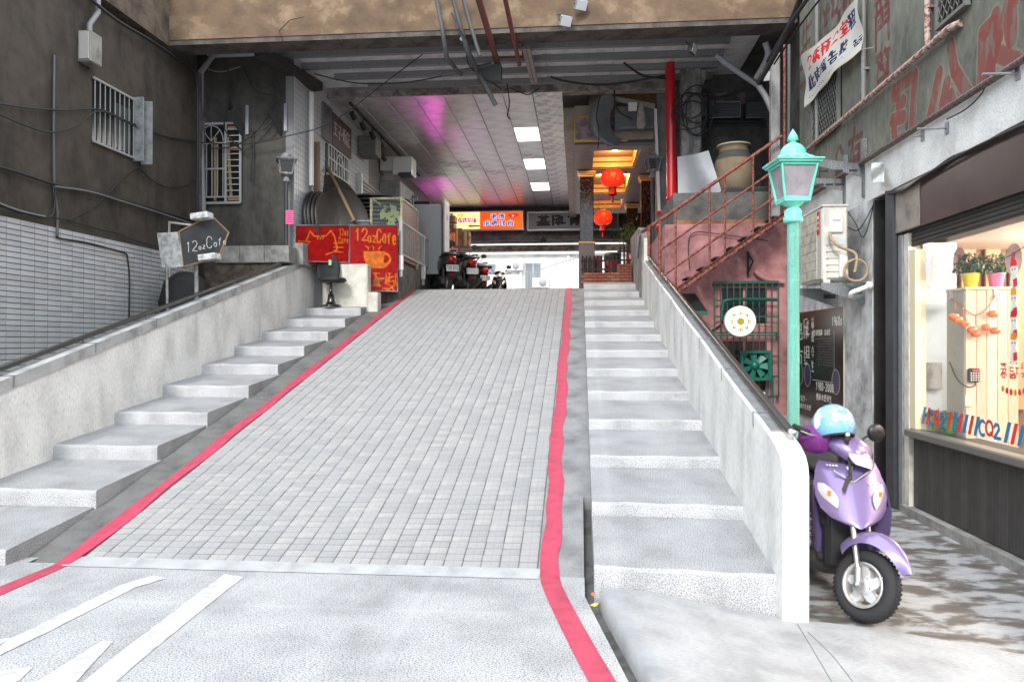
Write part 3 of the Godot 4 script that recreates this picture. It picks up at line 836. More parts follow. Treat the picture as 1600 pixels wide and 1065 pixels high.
func rear_left():
	var b := thing("building", "dark grey rendered rear wall between the brown building and the passage", "building", Vector3(-6, 0, -13.3))
	part("wall", MB.new().box2(Vector3(-10, 0, -13.2), Vector3(TLX - 0.15, 7.4, -13.6)), M("dark_wall", Color.WHITE), b)
	var D := 13.16
	# grilled window
	var w := thing("window", "tall grey grilled window with an arched panel and timber behind it", "window", onz(344, 318, D))
	var a0 := onz(311, 318, 13.185); var a1 := onz(377, 193, 13.185)
	part("opening", MB.new().box2(a0 + Vector3(0.05, 0.05, 0), a1 + Vector3(-0.05, -0.05, 0.008)), M("window_dark", Color.WHITE), w)
	var fm := M("bar_grey", Color.WHITE)
	var m := MB.new()
	var xm := onz(353, 250, D).x
	for x in [a0.x, xm, a1.x]: m.box2(Vector3(x - 0.02, a0.y, -D), Vector3(x + 0.02, a1.y, -D + 0.03))
	for y in [a0.y, a1.y]: m.box2(Vector3(a0.x, y - 0.02, -D + 0.002), Vector3(a1.x, y + 0.02, -D + 0.026))
	part("frame", m, fm, w)
	m = MB.new()
	for k in 12:
		var y := lerpf(a0.y, a1.y, (k + 1) / 13.0)
		m.box2(Vector3(xm, y - 0.009, -D + 0.004), Vector3(a1.x, y + 0.009, -D + 0.02))
	part("side_bars", m, fm, w)
	m = MB.new()
	for k in 5:
		var x := lerpf(a0.x, xm, (k + 0.5) / 5.0)
		m.box2(Vector3(x - 0.008, a0.y + 0.1, -D + 0.004), Vector3(x + 0.008, onz(330, 224, D).y, -D + 0.02))
	for yy in [onz(330, 224, D).y, onz(330, 264, D).y, onz(330, 308, D).y]: m.box2(Vector3(a0.x, yy - 0.014, -D + 0.001), Vector3(xm, yy + 0.014, -D + 0.024))
	part("main_bars", m, fm, w)
	m = MB.new()
	var cc := onz(330, 221, D); var rr := (xm - a0.x) * 0.5 - 0.03
	var arc := []
	for k in 13: arc.append(cc + Vector3(cos(PI * k / 12.0) * rr, sin(PI * k / 12.0) * rr * 1.25, 0.012))
	m.tube(arc, 0.012, 6)
	for k in [3, 6, 9]: m.tube([cc + Vector3(0, 0, 0.012), arc[k]], 0.009, 6)
	part("arch", m, fm, w)
	for q in [[-0.05, 0.0, 0.03], [0.22, 0.06, 0.05]]:
		part("timber", MB.new().box(Vector3(cc.x + q[0] + 0.12, (a0.y + a1.y) / 2 - 0.1, -D - 0.01), Vector3(0.05, (a1.y - a0.y) * 0.8, 0.02), Basis(Vector3.BACK, q[1])), M("wood", Color.WHITE), w)
	for yy in [a0.y + 0.08, onz(330, 232, D).y, a1.y - 0.08]:
		part("timber", MB.new().box2(Vector3(xm + 0.03, yy - 0.035, -D - 0.016), Vector3(a1.x - 0.02, yy + 0.035, -D - 0.002)), M("wood", Color.WHITE), w)
	# drain pipe
	m = MB.new()
	m.tube([onz(337, 80, 12.6), onz(314, 112, 13.05), onz(313, 190, 13.08), onz(318, 334, 13.08), onz(319, 400, 13.08)], 0.045, 10)
	single("drain_pipe", m, M("pipe_grey", Color.WHITE), "grey drain pipe with an elbow in the dark corner by the grilled window", "pipe")
	# shelf brackets and hole
	for q in [[386, 164, 210], [446, 161, 205]]:
		var s := thing("shelf_bracket", "rusted slotted bracket on the dark wall %s" % ("just right of the grilled window" if q[0] < 400 else "above the left lamp post"), "bracket", onz(q[0], q[2], 13.19), "slotted brackets on the dark wall")
		part("strip", MB.new().box2(onz(q[0] - 2, q[2], 13.195), onz(q[0] + 2, q[1], 13.17)), M("steel_dull", Color.WHITE), s)
		m = MB.new()
		m.prism([Vector2(0, 0), Vector2(0.0, -0.28), Vector2(0.06, -0.22), Vector2(0.36, 0.1), Vector2(0.34, 0.14)], Transform3D(Basis(UPV, -PI * 0.62), onz(q[0] - 6, q[1] + 28, 13.17)), 0.02)
		part("arm", m, M("dark_metal", Color.WHITE), s)
	m = MB.new()
	m.lathe([Vector2(0.0, 0.0), Vector2(0.05, 0.002), Vector2(0.065, 0.012), Vector2(0.075, 0.0)], 14, Transform3D(Basis(Vector3.RIGHT, PI / 2), onz(358, 168, 13.198)))
	part("pipe_hole", m, M("black", Color.WHITE), b)
	# concrete ledges in the corner
	var l := thing("concrete_ledge", "weathered low concrete ledge behind the left parapet below the lamp", "wall", Vector3(-5.6, 2, -12.9))
	for k in 3:
		var x0 := -6.4 + k * 0.45
		part("block", MB.new().rbox(Vector3(x0 + 0.225, 3.22, -12.98), Vector3(0.446, 0.3, 0.4), 0.012), M("ledge_top", Color(0.36, 0.35, 0.33), 0.95, {"t": "dirt", "s": 0.8, "d": "mottle", "ds": 1.5, "b": 0.6}), l)
	part("block", MB.new().rbox(Vector3(-5.085, 3.27, -13.79), Vector3(0.24, 0.4, 1.14), 0.012), M("ledge_top", Color.WHITE), l)
	part("base", MB.new().box2(Vector3(-6.6, 1.0, -12.84), Vector3(-5.21, 3.07, -13.3)), M("ledge_base", Color(0.16, 0.12, 0.09), 0.95, {"t": "peel", "s": 0.8, "d": "dirt", "ds": 1.2, "b": 0.6}), l)

# ------------------------------------------------------------------ beam, deck and pipes overhead
func canopy():
	var b := thing("concrete_beam", "peeling brown concrete beam spanning over the top of the ramp", "beam", Vector3(-1.8, 6.54, -11.95))
	part("face", MB.new().box2(Vector3(LWX, 6.6, -11.75), Vector3(RWX + 0.1, 7.5, -12.15)), M("beam_wall", Color.WHITE), b)
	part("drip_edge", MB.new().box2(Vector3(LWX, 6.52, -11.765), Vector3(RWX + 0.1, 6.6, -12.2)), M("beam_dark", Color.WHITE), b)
	var cr := MB.new()
	cr.tube([onz(475, 26, 11.75), onz(453, 31, 11.75), onz(436, 48, 11.75), onz(441, 63, 11.75)], 0.006, 5)
	part("crack", cr, M("black", Color.WHITE), b)
	var dk := MB.new()
	dk.box2(Vector3(-7.2, 6.98, -12.1), Vector3(3.6, 7.4, -31))
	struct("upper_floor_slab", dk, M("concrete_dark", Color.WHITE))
	var deck := thing("deck", "galvanised deck of long joists and grey boards between the beam and passage", "ceiling", Vector3(-1.8, 6.7, -13.5))
	for k in 4:
		for i in 8:
			part("board", MB.new().box2(Vector3(-6.7 + i * 1.22, 6.86 + 0.004 * (i % 2), -12.2 - k * 0.7), Vector3(-6.7 + i * 1.22 + 1.212, 6.9, -12.2 - k * 0.7 - 0.695)), M("deck_board", Color(0.75, 0.76, 0.76), 0.7, {"t": "mottle", "s": 0.7}), deck)
	for k in 5:
		var m := MB.new()
		var d := 12.42 + k * 0.58
		m.box2(Vector3(-6.2 + 0.5 * k, 6.75, -d), Vector3(2.55, 6.855, -d - 0.006))
		m.box2(Vector3(-6.2 + 0.5 * k, 6.75, -d - 0.0062), Vector3(2.55, 6.758, -d - 0.1))
		part("joist", m, M("joist", Color(0.55, 0.56, 0.565), 0.55, {"m": 0.2, "t": "spangle", "s": 2.2, "d": "fine", "ds": 2.0}), deck)
	var db := MB.new()
	var e0 := ony(405, 80, 6.56); var e1 := ony(497, 136, 6.56)
	db.box((e0 + e1) / 2, Vector3(0.2, 0.16, e0.distance_to(e1)), Basis.looking_at(e1 - e0))
	single("timber_beam", db, M("dark_beam", Color(0.04, 0.037, 0.035), 0.8, {"t": "mottle", "s": 1.5}), "dark diagonal beam end under the deck at the upper left", "beam")
	var ln := thing("lintel", "mouldy stained concrete lintel above the mouth of the passage", "beam", Vector3(-1.8, 6.65, -15.1))
	part("face", MB.new().box2(Vector3(TLX - 0.3, 6.655, -14.98), Vector3(3.3, 6.98, -15.25)), M("mould", Color(0.46, 0.41, 0.37), 0.95, {"t": "peel", "s": Vector3(0.5, 1.0, 0.5), "d": "dirt", "ds": Vector3(1.6, 0.7, 1.6), "b": 0.6}), ln)
	part("strip_patch", MB.new().box2(onz(625, 140, 14.94), onz(676, 135, 14.92)), M("wood_orange", Color.WHITE), ln)
	# red oxide pipes and their hanger
	for q in [[771, 0.05, "thick red oxide pipe passing under the beam at its middle"], [806, 0.036, "thinner red oxide pipe right beside the thick one under the beam"]]:
		var x := onz(q[0], 70, 12.2).x
		var m := MB.new()
		m.tube([Vector3(x, 6.44, -4.5), Vector3(x, 6.44, -12.9)], q[1], 12)
		m.tube([Vector3(x, 6.44, -9.1), Vector3(x, 6.44, -9.2)], q[1] * 1.25, 12)
		single("overhead_pipe", m, M("oxide", Color.WHITE), q[2], "pipe", "red oxide pipes under the beam")
	var hg := MB.new()
	hg.box2(onz(770, 93, 12.9), onz(818, 87, 12.86)); hg.box2(onz(770, 93, 12.9) + Vector3(0, 0, 0), onz(772, 60, 12.87)); hg.box2(onz(816, 93, 12.9), onz(818, 60, 12.87))
	single("pipe_hanger", hg, M("oxide", Color.WHITE), "rusty trapeze hanger holding the two red oxide pipes", "bracket")
	# grey service pipes bunched before the beam
	var gp := [
		[[[676, -30, 11.5], [690, 40, 11.6], [698, 90, 11.65], [720, 117, 12.6]], 0.03, "grey bent pipe leftmost in the bunch hanging before the beam", "pipe_dark"],
		[[[700, -30, 11.45], [716, 30, 11.6], [732, 85, 11.65], [745, 108, 12.3]], 0.03, "slim dark pipe second from the left in the bunch before the beam", "pipe_dark"],
		[[[716, -30, 11.45], [735, 40, 11.6], [750, 87, 11.65]], 0.03, "grey straight pipe cut off below the beam beside the red pipes", "pipe_dark"],
		[[[722, 60, 11.62], [740, 100, 12.4], [775, 165, 12.6]], 0.04, "dark slanting pipe with an open end hanging below the lintel", "pipe_dark"],
		[[[690, 117, 12.6], [720, 112, 12.6], [768, 100, 12.6]], 0.035, "black crosswise conduit tied under the deck at the pipe bunch", "pipe_dark"]]
	for q in gp:
		var pts := []
		for p in q[0]: pts.append(onz(p[0], p[1], p[2]))
		single("service_pipe", MB.new().tube(pts, q[1], 9), M(q[3], Color.WHITE), q[2], "pipe", "service pipes bunched before the beam")
	single("cable_tray", MB.new().box2(onz(748, 132, 12.8), onz(783, 100, 12.6)), M("dark_metal", Color.WHITE), "dark square metal box hung under the deck right of the pipe bunch", "junction box")
	var ch := MB.new()
	var c0 := ony(822, 74, 6.58); var c1 := ony(835, 128, 6.58)
	for s in [-1, 1]: ch.box((c0 + c1) / 2 + Vector3(0.035 * s, 0, 0), Vector3(0.062, 0.05, c0.distance_to(c1)), Basis.looking_at(c1 - c0))
	single("channel_strip", ch, M("mauve_strip", Color(0.36, 0.29, 0.27), 0.7, {"t": "mottle", "s": 2.0}), "pale mauve double strip running under the joists right of the red pipes", "cable channel")
	# floodlights
	for q in [[908, 8, 11.6, "grey floodlight highest on the brown beam"], [884, 33, 11.6, "grey floodlight lower on the beam beside another one"]]:
		floodlight(onz(q[0], q[1], q[2]), Basis(UPV, 0.5) * Basis(Vector3.RIGHT, 0.6), q[3], M("steel_dull", Color.WHITE))
	floodlight(onz(1083, 76, 12.2), Basis(UPV, 1.1) * Basis(Vector3.RIGHT, 0.3), "slim white floodlight hanging under the joists above the red pipe", M("dark_metal", Color.WHITE))
	floodlight(onz(1203, 118, 11.6), Basis(UPV, -0.2) * Basis(Vector3.RIGHT, 0.5), "small white floodlight among the pipes in the upper right corner", M("dark_metal", Color.WHITE))

func floodlight(at: Vector3, turn: Basis, label: String, body: Material):
	var f := thing("floodlight", label, "floodlight", at, "floodlights under the beam")
	part("housing", MB.new().rbox(at, Vector3(0.2, 0.16, 0.05), 0.012, turn), body, f)
	part("glass", MB.new().box(at + turn * Vector3(0, 0, 0.028), Vector3(0.17, 0.13, 0.008), turn), M("flood_glass", Color(0.55, 0.56, 0.57), 0.15), f)
	var m := MB.new()
	for k in 5: m.box(at + turn * Vector3(-0.08 + k * 0.04, 0, -0.04), Vector3(0.008, 0.13, 0.03), turn)
	part("fins", m, body, f)
	m = MB.new()
	m.tube([at + turn * Vector3(-0.11, 0, 0), at + turn * Vector3(-0.11, 0.06, -0.1), at + turn * Vector3(0.11, 0.06, -0.1), at + turn * Vector3(0.11, 0, 0)], 0.009, 6)
	part("yoke", m, M("dark_metal", Color.WHITE), f)

# ------------------------------------------------------------------ the passage
func passage():
	var lw := thing("passage_wall", "pale small tiled wall along the left side of the passage", "wall", Vector3(TLX, FL, -18))
	part("wall", MB.new().box2(Vector3(TLX, 2.0, -13.2), Vector3(TLX - 0.148, 7.0, -28)), M("tile_grout2", Color(0.2, 0.2, 0.2), 0.9), lw)
	var mm := MultiMesh.new()
	var tb := MB.new(); tb.rbox(Vector3.ZERO, Vector3(0.012, 0.104, 0.104), 0.003)
	var pts := []
	for c in 44:
		for r in 33:
			pts.append(Vector3(TLX, 3.3 + r * 0.11, -13.26 - c * 0.11))
	mm.transform_format = MultiMesh.TRANSFORM_3D
	mm.mesh = tb.mesh(); mm.instance_count = pts.size()
	for i in pts.size(): mm.set_instance_transform(i, Transform3D(Basis(), pts[i]))
	var mi := MultiMeshInstance3D.new(); mi.name = "small_tiles"; mi.multimesh = mm; mi.material_override = M("tile_small", Color(0.5, 0.52, 0.53), 0.35, {"t": "dirt", "s": 0.6}); lw.add_child(mi, true); mi.position = -base_of[lw]; stuff(mi)
	mm = MultiMesh.new(); pts = []
	for c in 1:
		for r in 33: pts.append(Vector3(TLX - 0.07, 3.3 + r * 0.11, -13.2))
	# ceiling
	var c := thing("ceiling", "glossy metal panel ceiling of the passage with three bright lights", "ceiling", Vector3(-2.7, CEIL, -20))
	var bed := MB.new()
	bed.box2(Vector3(TLX, CEIL + 0.03, -15.2), Vector3(0.2, CEIL + 0.2, -28.6))
	part("bed", bed, M("black", Color.WHITE), c)
	var pm := MB.new(); pm.rbox(Vector3.ZERO, Vector3(0.588, 0.02, 0.594), 0.004)
	var pmesh := pm.mesh()
	for i in 8:
		for k in 22:
			var x := -0.33 - 0.3 - 0.6 * i
			var d := 15.0 + 0.3 + k * 0.6
			if i == 1 and k in [4, 5, 9, 10, 14, 15]: continue
			if d > 28.2: continue
			var worn_: bool = (i == 0 and (k * 7 + i) % 5 < 2) or rng.randi() % 23 == 0
			var o := part("ceiling_panel", pmesh, M("ceiling_worn" if worn_ or i == 0 else "ceiling_metal", Color.WHITE), c)
			o.transform = Transform3D(Basis(Vector3.RIGHT, rng.randf_range(-0.006, 0.006)) * Basis(Vector3.BACK, rng.randf_range(-0.006, 0.006)), Vector3(x, CEIL + 0.01, -d) - base_of[c])
	for k in 3:
		var d := 15.0 + 2.4 + 0.6 + k * 3.0
		var at := Vector3(-0.33 - 0.9, CEIL + 0.005, -d)
		var f := thing("ceiling_light", ["nearest bright square ceiling light in the passage", "middle bright square ceiling light in the passage", "farthest bright square ceiling light in the passage"][k], "ceiling light", at, "ceiling lights in the passage")
		part("frame", MB.new().rbox(at + Vector3(0, 0.01, 0), Vector3(0.59, 0.02, 1.19), 0.004), M("white_metal", Color.WHITE), f)
		part("diffuser", MB.new().box(at + Vector3(0, -0.003, 0), Vector3(0.55, 0.004, 1.15)), M("glow_white", Color.WHITE), f)
		var al := AreaLight3D.new(); al.name = "light"
		al.area_size = Vector2(0.54, 1.14); al.light_energy = 4.0; al.light_color = Color(1, 0.98, 0.95); al.shadow_enabled = true; al.area_range = 20.0
		al.transform = Transform3D(Basis(Vector3.RIGHT, -PI / 2), at + Vector3(0, -0.02, 0) - base_of[f])
		f.add_child(al)
	# end wall above the far opening
	var ew := MB.new()
	ew.box2(Vector3(TLX, 5.45, -27.6), Vector3(3.4, 7.0, -27.9))
	single("end_wall", ew, M("concrete_dark", Color.WHITE), "dark wall strip behind the shop signs at the far end", "wall")
	for q in [[28.6, 5.76, 5.5, "brown weathered beam just below the far shop signs"], [30.4, 5.64, 5.4, "lower mottled concrete beam beyond the far end of the passage"]]:
		var fb := thing("concrete_beam", q[3], "beam", Vector3(-1, q[2], -q[0]))
		part("face", MB.new().box2(Vector3(TLX - 0.4, q[2], -q[0]), Vector3(2.1, q[1], -q[0] - 0.35)), M("beam_far", Color(0.42, 0.33, 0.25), 0.95, {"t": "peel", "s": 0.8, "d": "dirt", "ds": 0.8}), fb)
	# right wall of the hall, back edge
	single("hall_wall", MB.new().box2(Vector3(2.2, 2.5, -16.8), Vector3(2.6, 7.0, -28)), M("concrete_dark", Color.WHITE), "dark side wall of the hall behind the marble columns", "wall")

func hall():
	# entrance hall with coffered ceiling, right of the passage
	var c := thing("hall_ceiling", "dark entrance hall ceiling with three warm lit coffers", "ceiling", Vector3(0.9, 5.97, -20))
	var hm := M("hall_ceiling", Color(0.3, 0.26, 0.26), 0.5, {"t": "mottle", "s": 0.5})
	var x0 := -0.1; var x1 := 2.3
	var holes := [[17.0, 18.75], [19.35, 21.9], [22.7, 24.4]]
	var m := MB.new()
	m.box2(Vector3(x0, 5.97, -16.3), Vector3(0.33, 6.3, -25.2)); m.box2(Vector3(1.36, 5.97, -16.3), Vector3(x1, 6.3, -25.2))
	var prev := 16.3
	for h in holes:
		m.box2(Vector3(0.33, 5.97, -prev), Vector3(1.36, 6.3, -h[0])); prev = h[1]
	m.box2(Vector3(0.33, 5.97, -prev), Vector3(1.36, 6.3, -25.2))
	part("soffit", m, hm, c)
	m = MB.new()
	m.box2(Vector3(x0, 5.92, -16.2), Vector3(x1, 6.05, -16.3))
	part("front_edge", m, M("hall_edge", Color(0.13, 0.11, 0.11), 0.6), c)
	part("backing", MB.new().box2(Vector3(x0, 6.3, -16.3), Vector3(x1, 6.4, -25.2)), M("coffer", Color(0.62, 0.42, 0.22), 0.5), c)
	var n := 0
	for h in holes:
		var cf := part("coffer", MB.new().box2(Vector3(0.335, 6.27, -h[0] - 0.005), Vector3(1.355, 6.295, -h[1] + 0.005)), M("coffer_top", Color(0.5, 0.36, 0.22), 0.5), c)
		var tr := MB.new()
		for y in [6.0, 6.14]:
			tr.box2(Vector3(0.335, y, -h[1] + 0.06), Vector3(1.355, y + 0.09, -h[1] + 0.01)); tr.box2(Vector3(1.3, y, -h[0] - 0.01), Vector3(1.354, y + 0.09, -h[1] + 0.062))
		part("cornice", tr, M("gold_cornice", Color(0.66, 0.42, 0.16), 0.45), cf)
	var dl := [[0.85, 17.35], [0.85, 18.1], [0.6, 20.7], [1.15, 20.7], [0.85, 23.2]]
	for q in dl:
		var at := Vector3(q[0], 6.262, -q[1])
		var f := thing("downlight", ["round downlight nearest the edge of the first coffer", "round downlight just behind the nearest one in first coffer", "left one of two downlights in the middle coffer", "right one of two downlights in the middle coffer", "single downlight in the farthest coffer"][n], "downlight", at, "downlights in the hall coffers")
		n += 1
		part("ring", MB.new().lathe([Vector2(0.0, -0.004), Vector2(0.09, -0.006), Vector2(0.1, 0.0), Vector2(0.1, 0.006)], 16, Transform3D(Basis(), at)), M("white_metal", Color.WHITE), f)
		part("lens", MB.new().lathe([Vector2(0.0, -0.012), Vector2(0.075, -0.011), Vector2(0.08, -0.007)], 16, Transform3D(Basis(Vector3.RIGHT, 0), at)), M("lamp_warm", Color(0.9, 0.8, 0.6), 0.5, {"em": Color(1.0, 0.85, 0.6), "ee": 4.0}), f)
		var l := OmniLight3D.new(); l.name = "light"; l.light_energy = 0.26; l.light_color = Color(1.0, 0.74, 0.42); l.light_size = 0.07; l.omni_range = 12; l.omni_attenuation = 2.0; l.shadow_enabled = true
		l.position = at + Vector3(0, -0.09, 0) - base_of[f]
		f.add_child(l)
	# fascia panels above the hall entrance
	var fp := thing("fascia_panel", "beige fascia with a gold framed pink panel beside the passage ceiling", "panel", Vector3(0.3, 5.9, -16.0))
	part("board", MB.new().box2(Vector3(-0.1, 6.47, -16.0), Vector3(0.95, 6.98, -16.1)), M("beige_board", Color(0.4, 0.33, 0.28), 0.6, {"t": "mottle", "s": 0.7}), fp)
	part("side_board", MB.new().box2(Vector3(-0.33, 6.2, -16.12), Vector3(-0.1, 6.68, -28)), M("beige_board", Color.WHITE), fp)
	part("pink_panel", MB.new().box2(Vector3(-0.08, 5.96, -16.01), Vector3(1.0, 6.43, -16.1)), M("pink_panel", Color(0.42, 0.3, 0.32), 0.5, {"t": "peel", "s": 1.0}), fp)
	m = MB.new()
	m.box2(Vector3(-0.1, 6.43, -15.99), Vector3(1.02, 6.465, -16.08)); m.box2(Vector3(-0.1, 5.925, -15.99), Vector3(1.02, 5.96, -16.08)); m.box2(Vector3(-0.11, 5.96, -15.99), Vector3(-0.078, 6.43, -16.08))
	part("gold_frame", m, M("gold", Color.WHITE), fp)
	# marble columns
	var cl := [[0.19, 19.0, "dark veined marble column nearest, behind the little fence"], [1.75, 19.6, "dark marble column at the right edge of the hall behind lamp post"], [1.62, 23.5, "dark marble column farthest back in the hall"]]
	for q in cl:
		var t := thing("column", q[2], "column", Vector3(q[0], FL, -q[1]), "marble columns of the hall")
		part("shaft", MB.new().rbox(Vector3(q[0], 4.55, -q[1]), Vector3(0.34, 2.72, 0.34), 0.012), M("marble", Color.WHITE), t)
		part("plinth", MB.new().rbox(Vector3(q[0], 3.5, -q[1]), Vector3(0.4, 1.3, 0.4), 0.015), M("plinth", Color(0.2, 0.18, 0.2), 0.6), t)
		part("plinth_trim", MB.new().rbox(Vector3(q[0], 4.16, -q[1]), Vector3(0.42, 0.05, 0.42), 0.012), M("gold", Color.WHITE), t)
		m = MB.new()
		for k in 3: m.rbox(Vector3(q[0], 5.82 + k * 0.05, -q[1]), Vector3(0.38 + k * 0.04, 0.048, 0.38 + k * 0.04), 0.01)
		part("capital", m, M("gold_cornice", Color.WHITE), t)
	# lanterns
	for q in [[957, 278, 19.0, 0.29, "red round paper lantern with gold writing hanging nearer in the hall"], [942, 340, 24.0, 0.29, "smaller looking red paper lantern hanging farther back in the hall"]]:
		var at := onz(q[0], q[1], q[2])
		var t := thing("lantern", q[4], "lantern", at, "red paper lanterns in the hall")
		m = MB.new()
		var pf := []
		for k in 13:
			var an := -PI / 2 + PI * k / 12.0
			pf.append(Vector2(0.1 + cos(an) * (q[3] - 0.1), sin(an) * q[3] * 0.78))
		m.lathe(pf, 32, Transform3D(Basis(), at), 0.045, 20)
		part("shade", m, M("lantern_red", Color(0.6, 0.02, 0.008), 0.45, {"em": Color(0.5, 0.02, 0.006), "ee": 0.5}), t)
		m = MB.new()
		for s in [-1, 1]: m.lathe([Vector2(0.0, -0.02), Vector2(0.105, -0.02), Vector2(0.11, 0.02), Vector2(0.0, 0.022)], 16, Transform3D(Basis(), at + Vector3(0, s * q[3] * 0.8, 0)))
		part("gold_rim", m, M("gold", Color.WHITE), t)
		m = MB.new()
		m.lathe([Vector2(0.11, -0.17), Vector2(0.095, 0.0), Vector2(0.0, 0.002)], 16, Transform3D(Basis(), at + Vector3(0, -q[3] * 0.8 - 0.02, 0)), 0.12, 16)
		m.lathe([Vector2(0.03, -0.36), Vector2(0.035, -0.2), Vector2(0.01, -0.16)], 8, Transform3D(Basis(), at + Vector3(0, -q[3] * 0.8 - 0.02, 0)))
		part("tassel", m, M("lantern_tassel", Color(0.35, 0.008, 0.008), 0.7), t)
		m = MB.new()
		for s in [-0.05, 0.05]: m.tube([at + Vector3(s, q[3] * 0.8, 0), Vector3(at.x + s, 6.26, at.z)], 0.008, 6)
		part("cord", m, M("gold", Color.WHITE), t)
		m = MB.new()
		for g in ["財", "福"]:
			var off := -0.115 if g == "財" else 0.115
			for s in segs(GLYPH[g]):
				var p3 := []
				for e in s:
					var lx: float = off + (e.x - 4.5) * 0.018
					var ly: float = -(e.y - 4.5) * 0.02
					var rr: float = sqrt(maxf(0.0, 1.0 - pow(ly / (q[3] * 0.78), 2))) * (q[3] - 0.1) + 0.1
					p3.append(at + Vector3(lx, ly, sqrt(maxf(0.001, rr * rr - lx * lx)) + 0.006))
				m.tube(p3, 0.006, 4)
		part("lettering", m, M("gold", Color.WHITE), t)
	# brick planter with picket fence
	var pl := thing("brick_planter", "low red brick planter at the top of the right steps", "planter", Vector3(0.65, 2.98, -16.7))
	part("core", MB.new().box2(Vector3(0.05, 2.9, -16.72), Vector3(1.14, 3.19, -17.05)), M("grout", Color.WHITE), pl)
	part("core", MB.new().box2(Vector3(0.83, 3.18, -16.74), Vector3(1.14, 3.39, -17.05)), M("grout", Color.WHITE), pl)
	for r in 7:
		for k in 6:
			var xx := 0.045 + k * 0.2 + (0.1 if r % 2 else 0.0) - 0.05
			var w0 := maxf(xx, 0.84 if r > 3 else 0.035); var w1 := minf(xx + 0.19, 1.15)
			if w1 - w0 < 0.04: continue
			part("brick", MB.new().rbox(Vector3((w0 + w1) / 2, 3.0 + r * 0.062, -16.7), Vector3(w1 - w0, 0.052, 0.06), 0.004), M("brick" if (r * 3 + k) % 3 else "brick_pale", Color.WHITE), pl)
	var fe := thing("picket_fence", "short dark brown picket fence standing on the brick planter", "fence", Vector3(0.65, 3.2, -16.9))
	for k in 13:
		var x := 0.08 + k * 0.083
		var yb := 3.2 if x < 0.84 else 3.4
		part("picket", MB.new().rbox(Vector3(x, yb + 0.2, -16.85), Vector3(0.042, 0.42, 0.02), 0.005), M("fence_brown", Color(0.045, 0.028, 0.022), 0.7), fe)
	for y in [0.08, 0.27]:
		part("rail", MB.new().box2(Vector3(0.04, 3.2 + y, -16.83), Vector3(0.84, 3.24 + y, -16.845)), M("fence_brown", Color.WHITE), fe)
		part("rail", MB.new().box2(Vector3(0.84, 3.4 + y, -16.83), Vector3(1.14, 3.44 + y, -16.845)), M("fence_brown", Color.WHITE), fe)
	# bins behind the fence
	var bn := thing("bin", "round red ribbed bin with black lid behind the picket fence", "bin", Vector3(0.75, FL, -17.6))
	m = MB.new(); m.lathe([Vector2(0.0, FL), Vector2(0.15, FL), Vector2(0.17, 3.62), Vector2(0.0, 3.62)], 24, Transform3D(Basis(), Vector3(0.76, 0, -17.6)), 0.05, 12)
	part("body", m, M("red_plastic", Color.WHITE), bn)
	m = MB.new(); m.lathe([Vector2(0.19, 3.6), Vector2(0.195, 3.68), Vector2(0.18, 3.7), Vector2(0.17, 3.75), Vector2(0.0, 3.77)], 24, Transform3D(Basis(), Vector3(0.76, 0, -17.6)))
	part("lid", m, M("dark_metal", Color.WHITE), bn)
	m = MB.new(); m.rbox(Vector3(0.43, 3.25, -17.5), Vector3(0.2, 0.85, 0.25), 0.02)
	single("storage_box", m, M("red_plastic", Color.WHITE), "upright red box left of the round red bin behind the fence", "box")
	m = MB.new()
	for k in 8: m.rbox(Vector3(0.08 + k * 0.048, 3.3, -17.3), Vector3(0.03, 0.62, 0.12), 0.01)
	single("radiator", m, M("black", Color.WHITE), "black ribbed unit at the left behind the picket fence", "container")

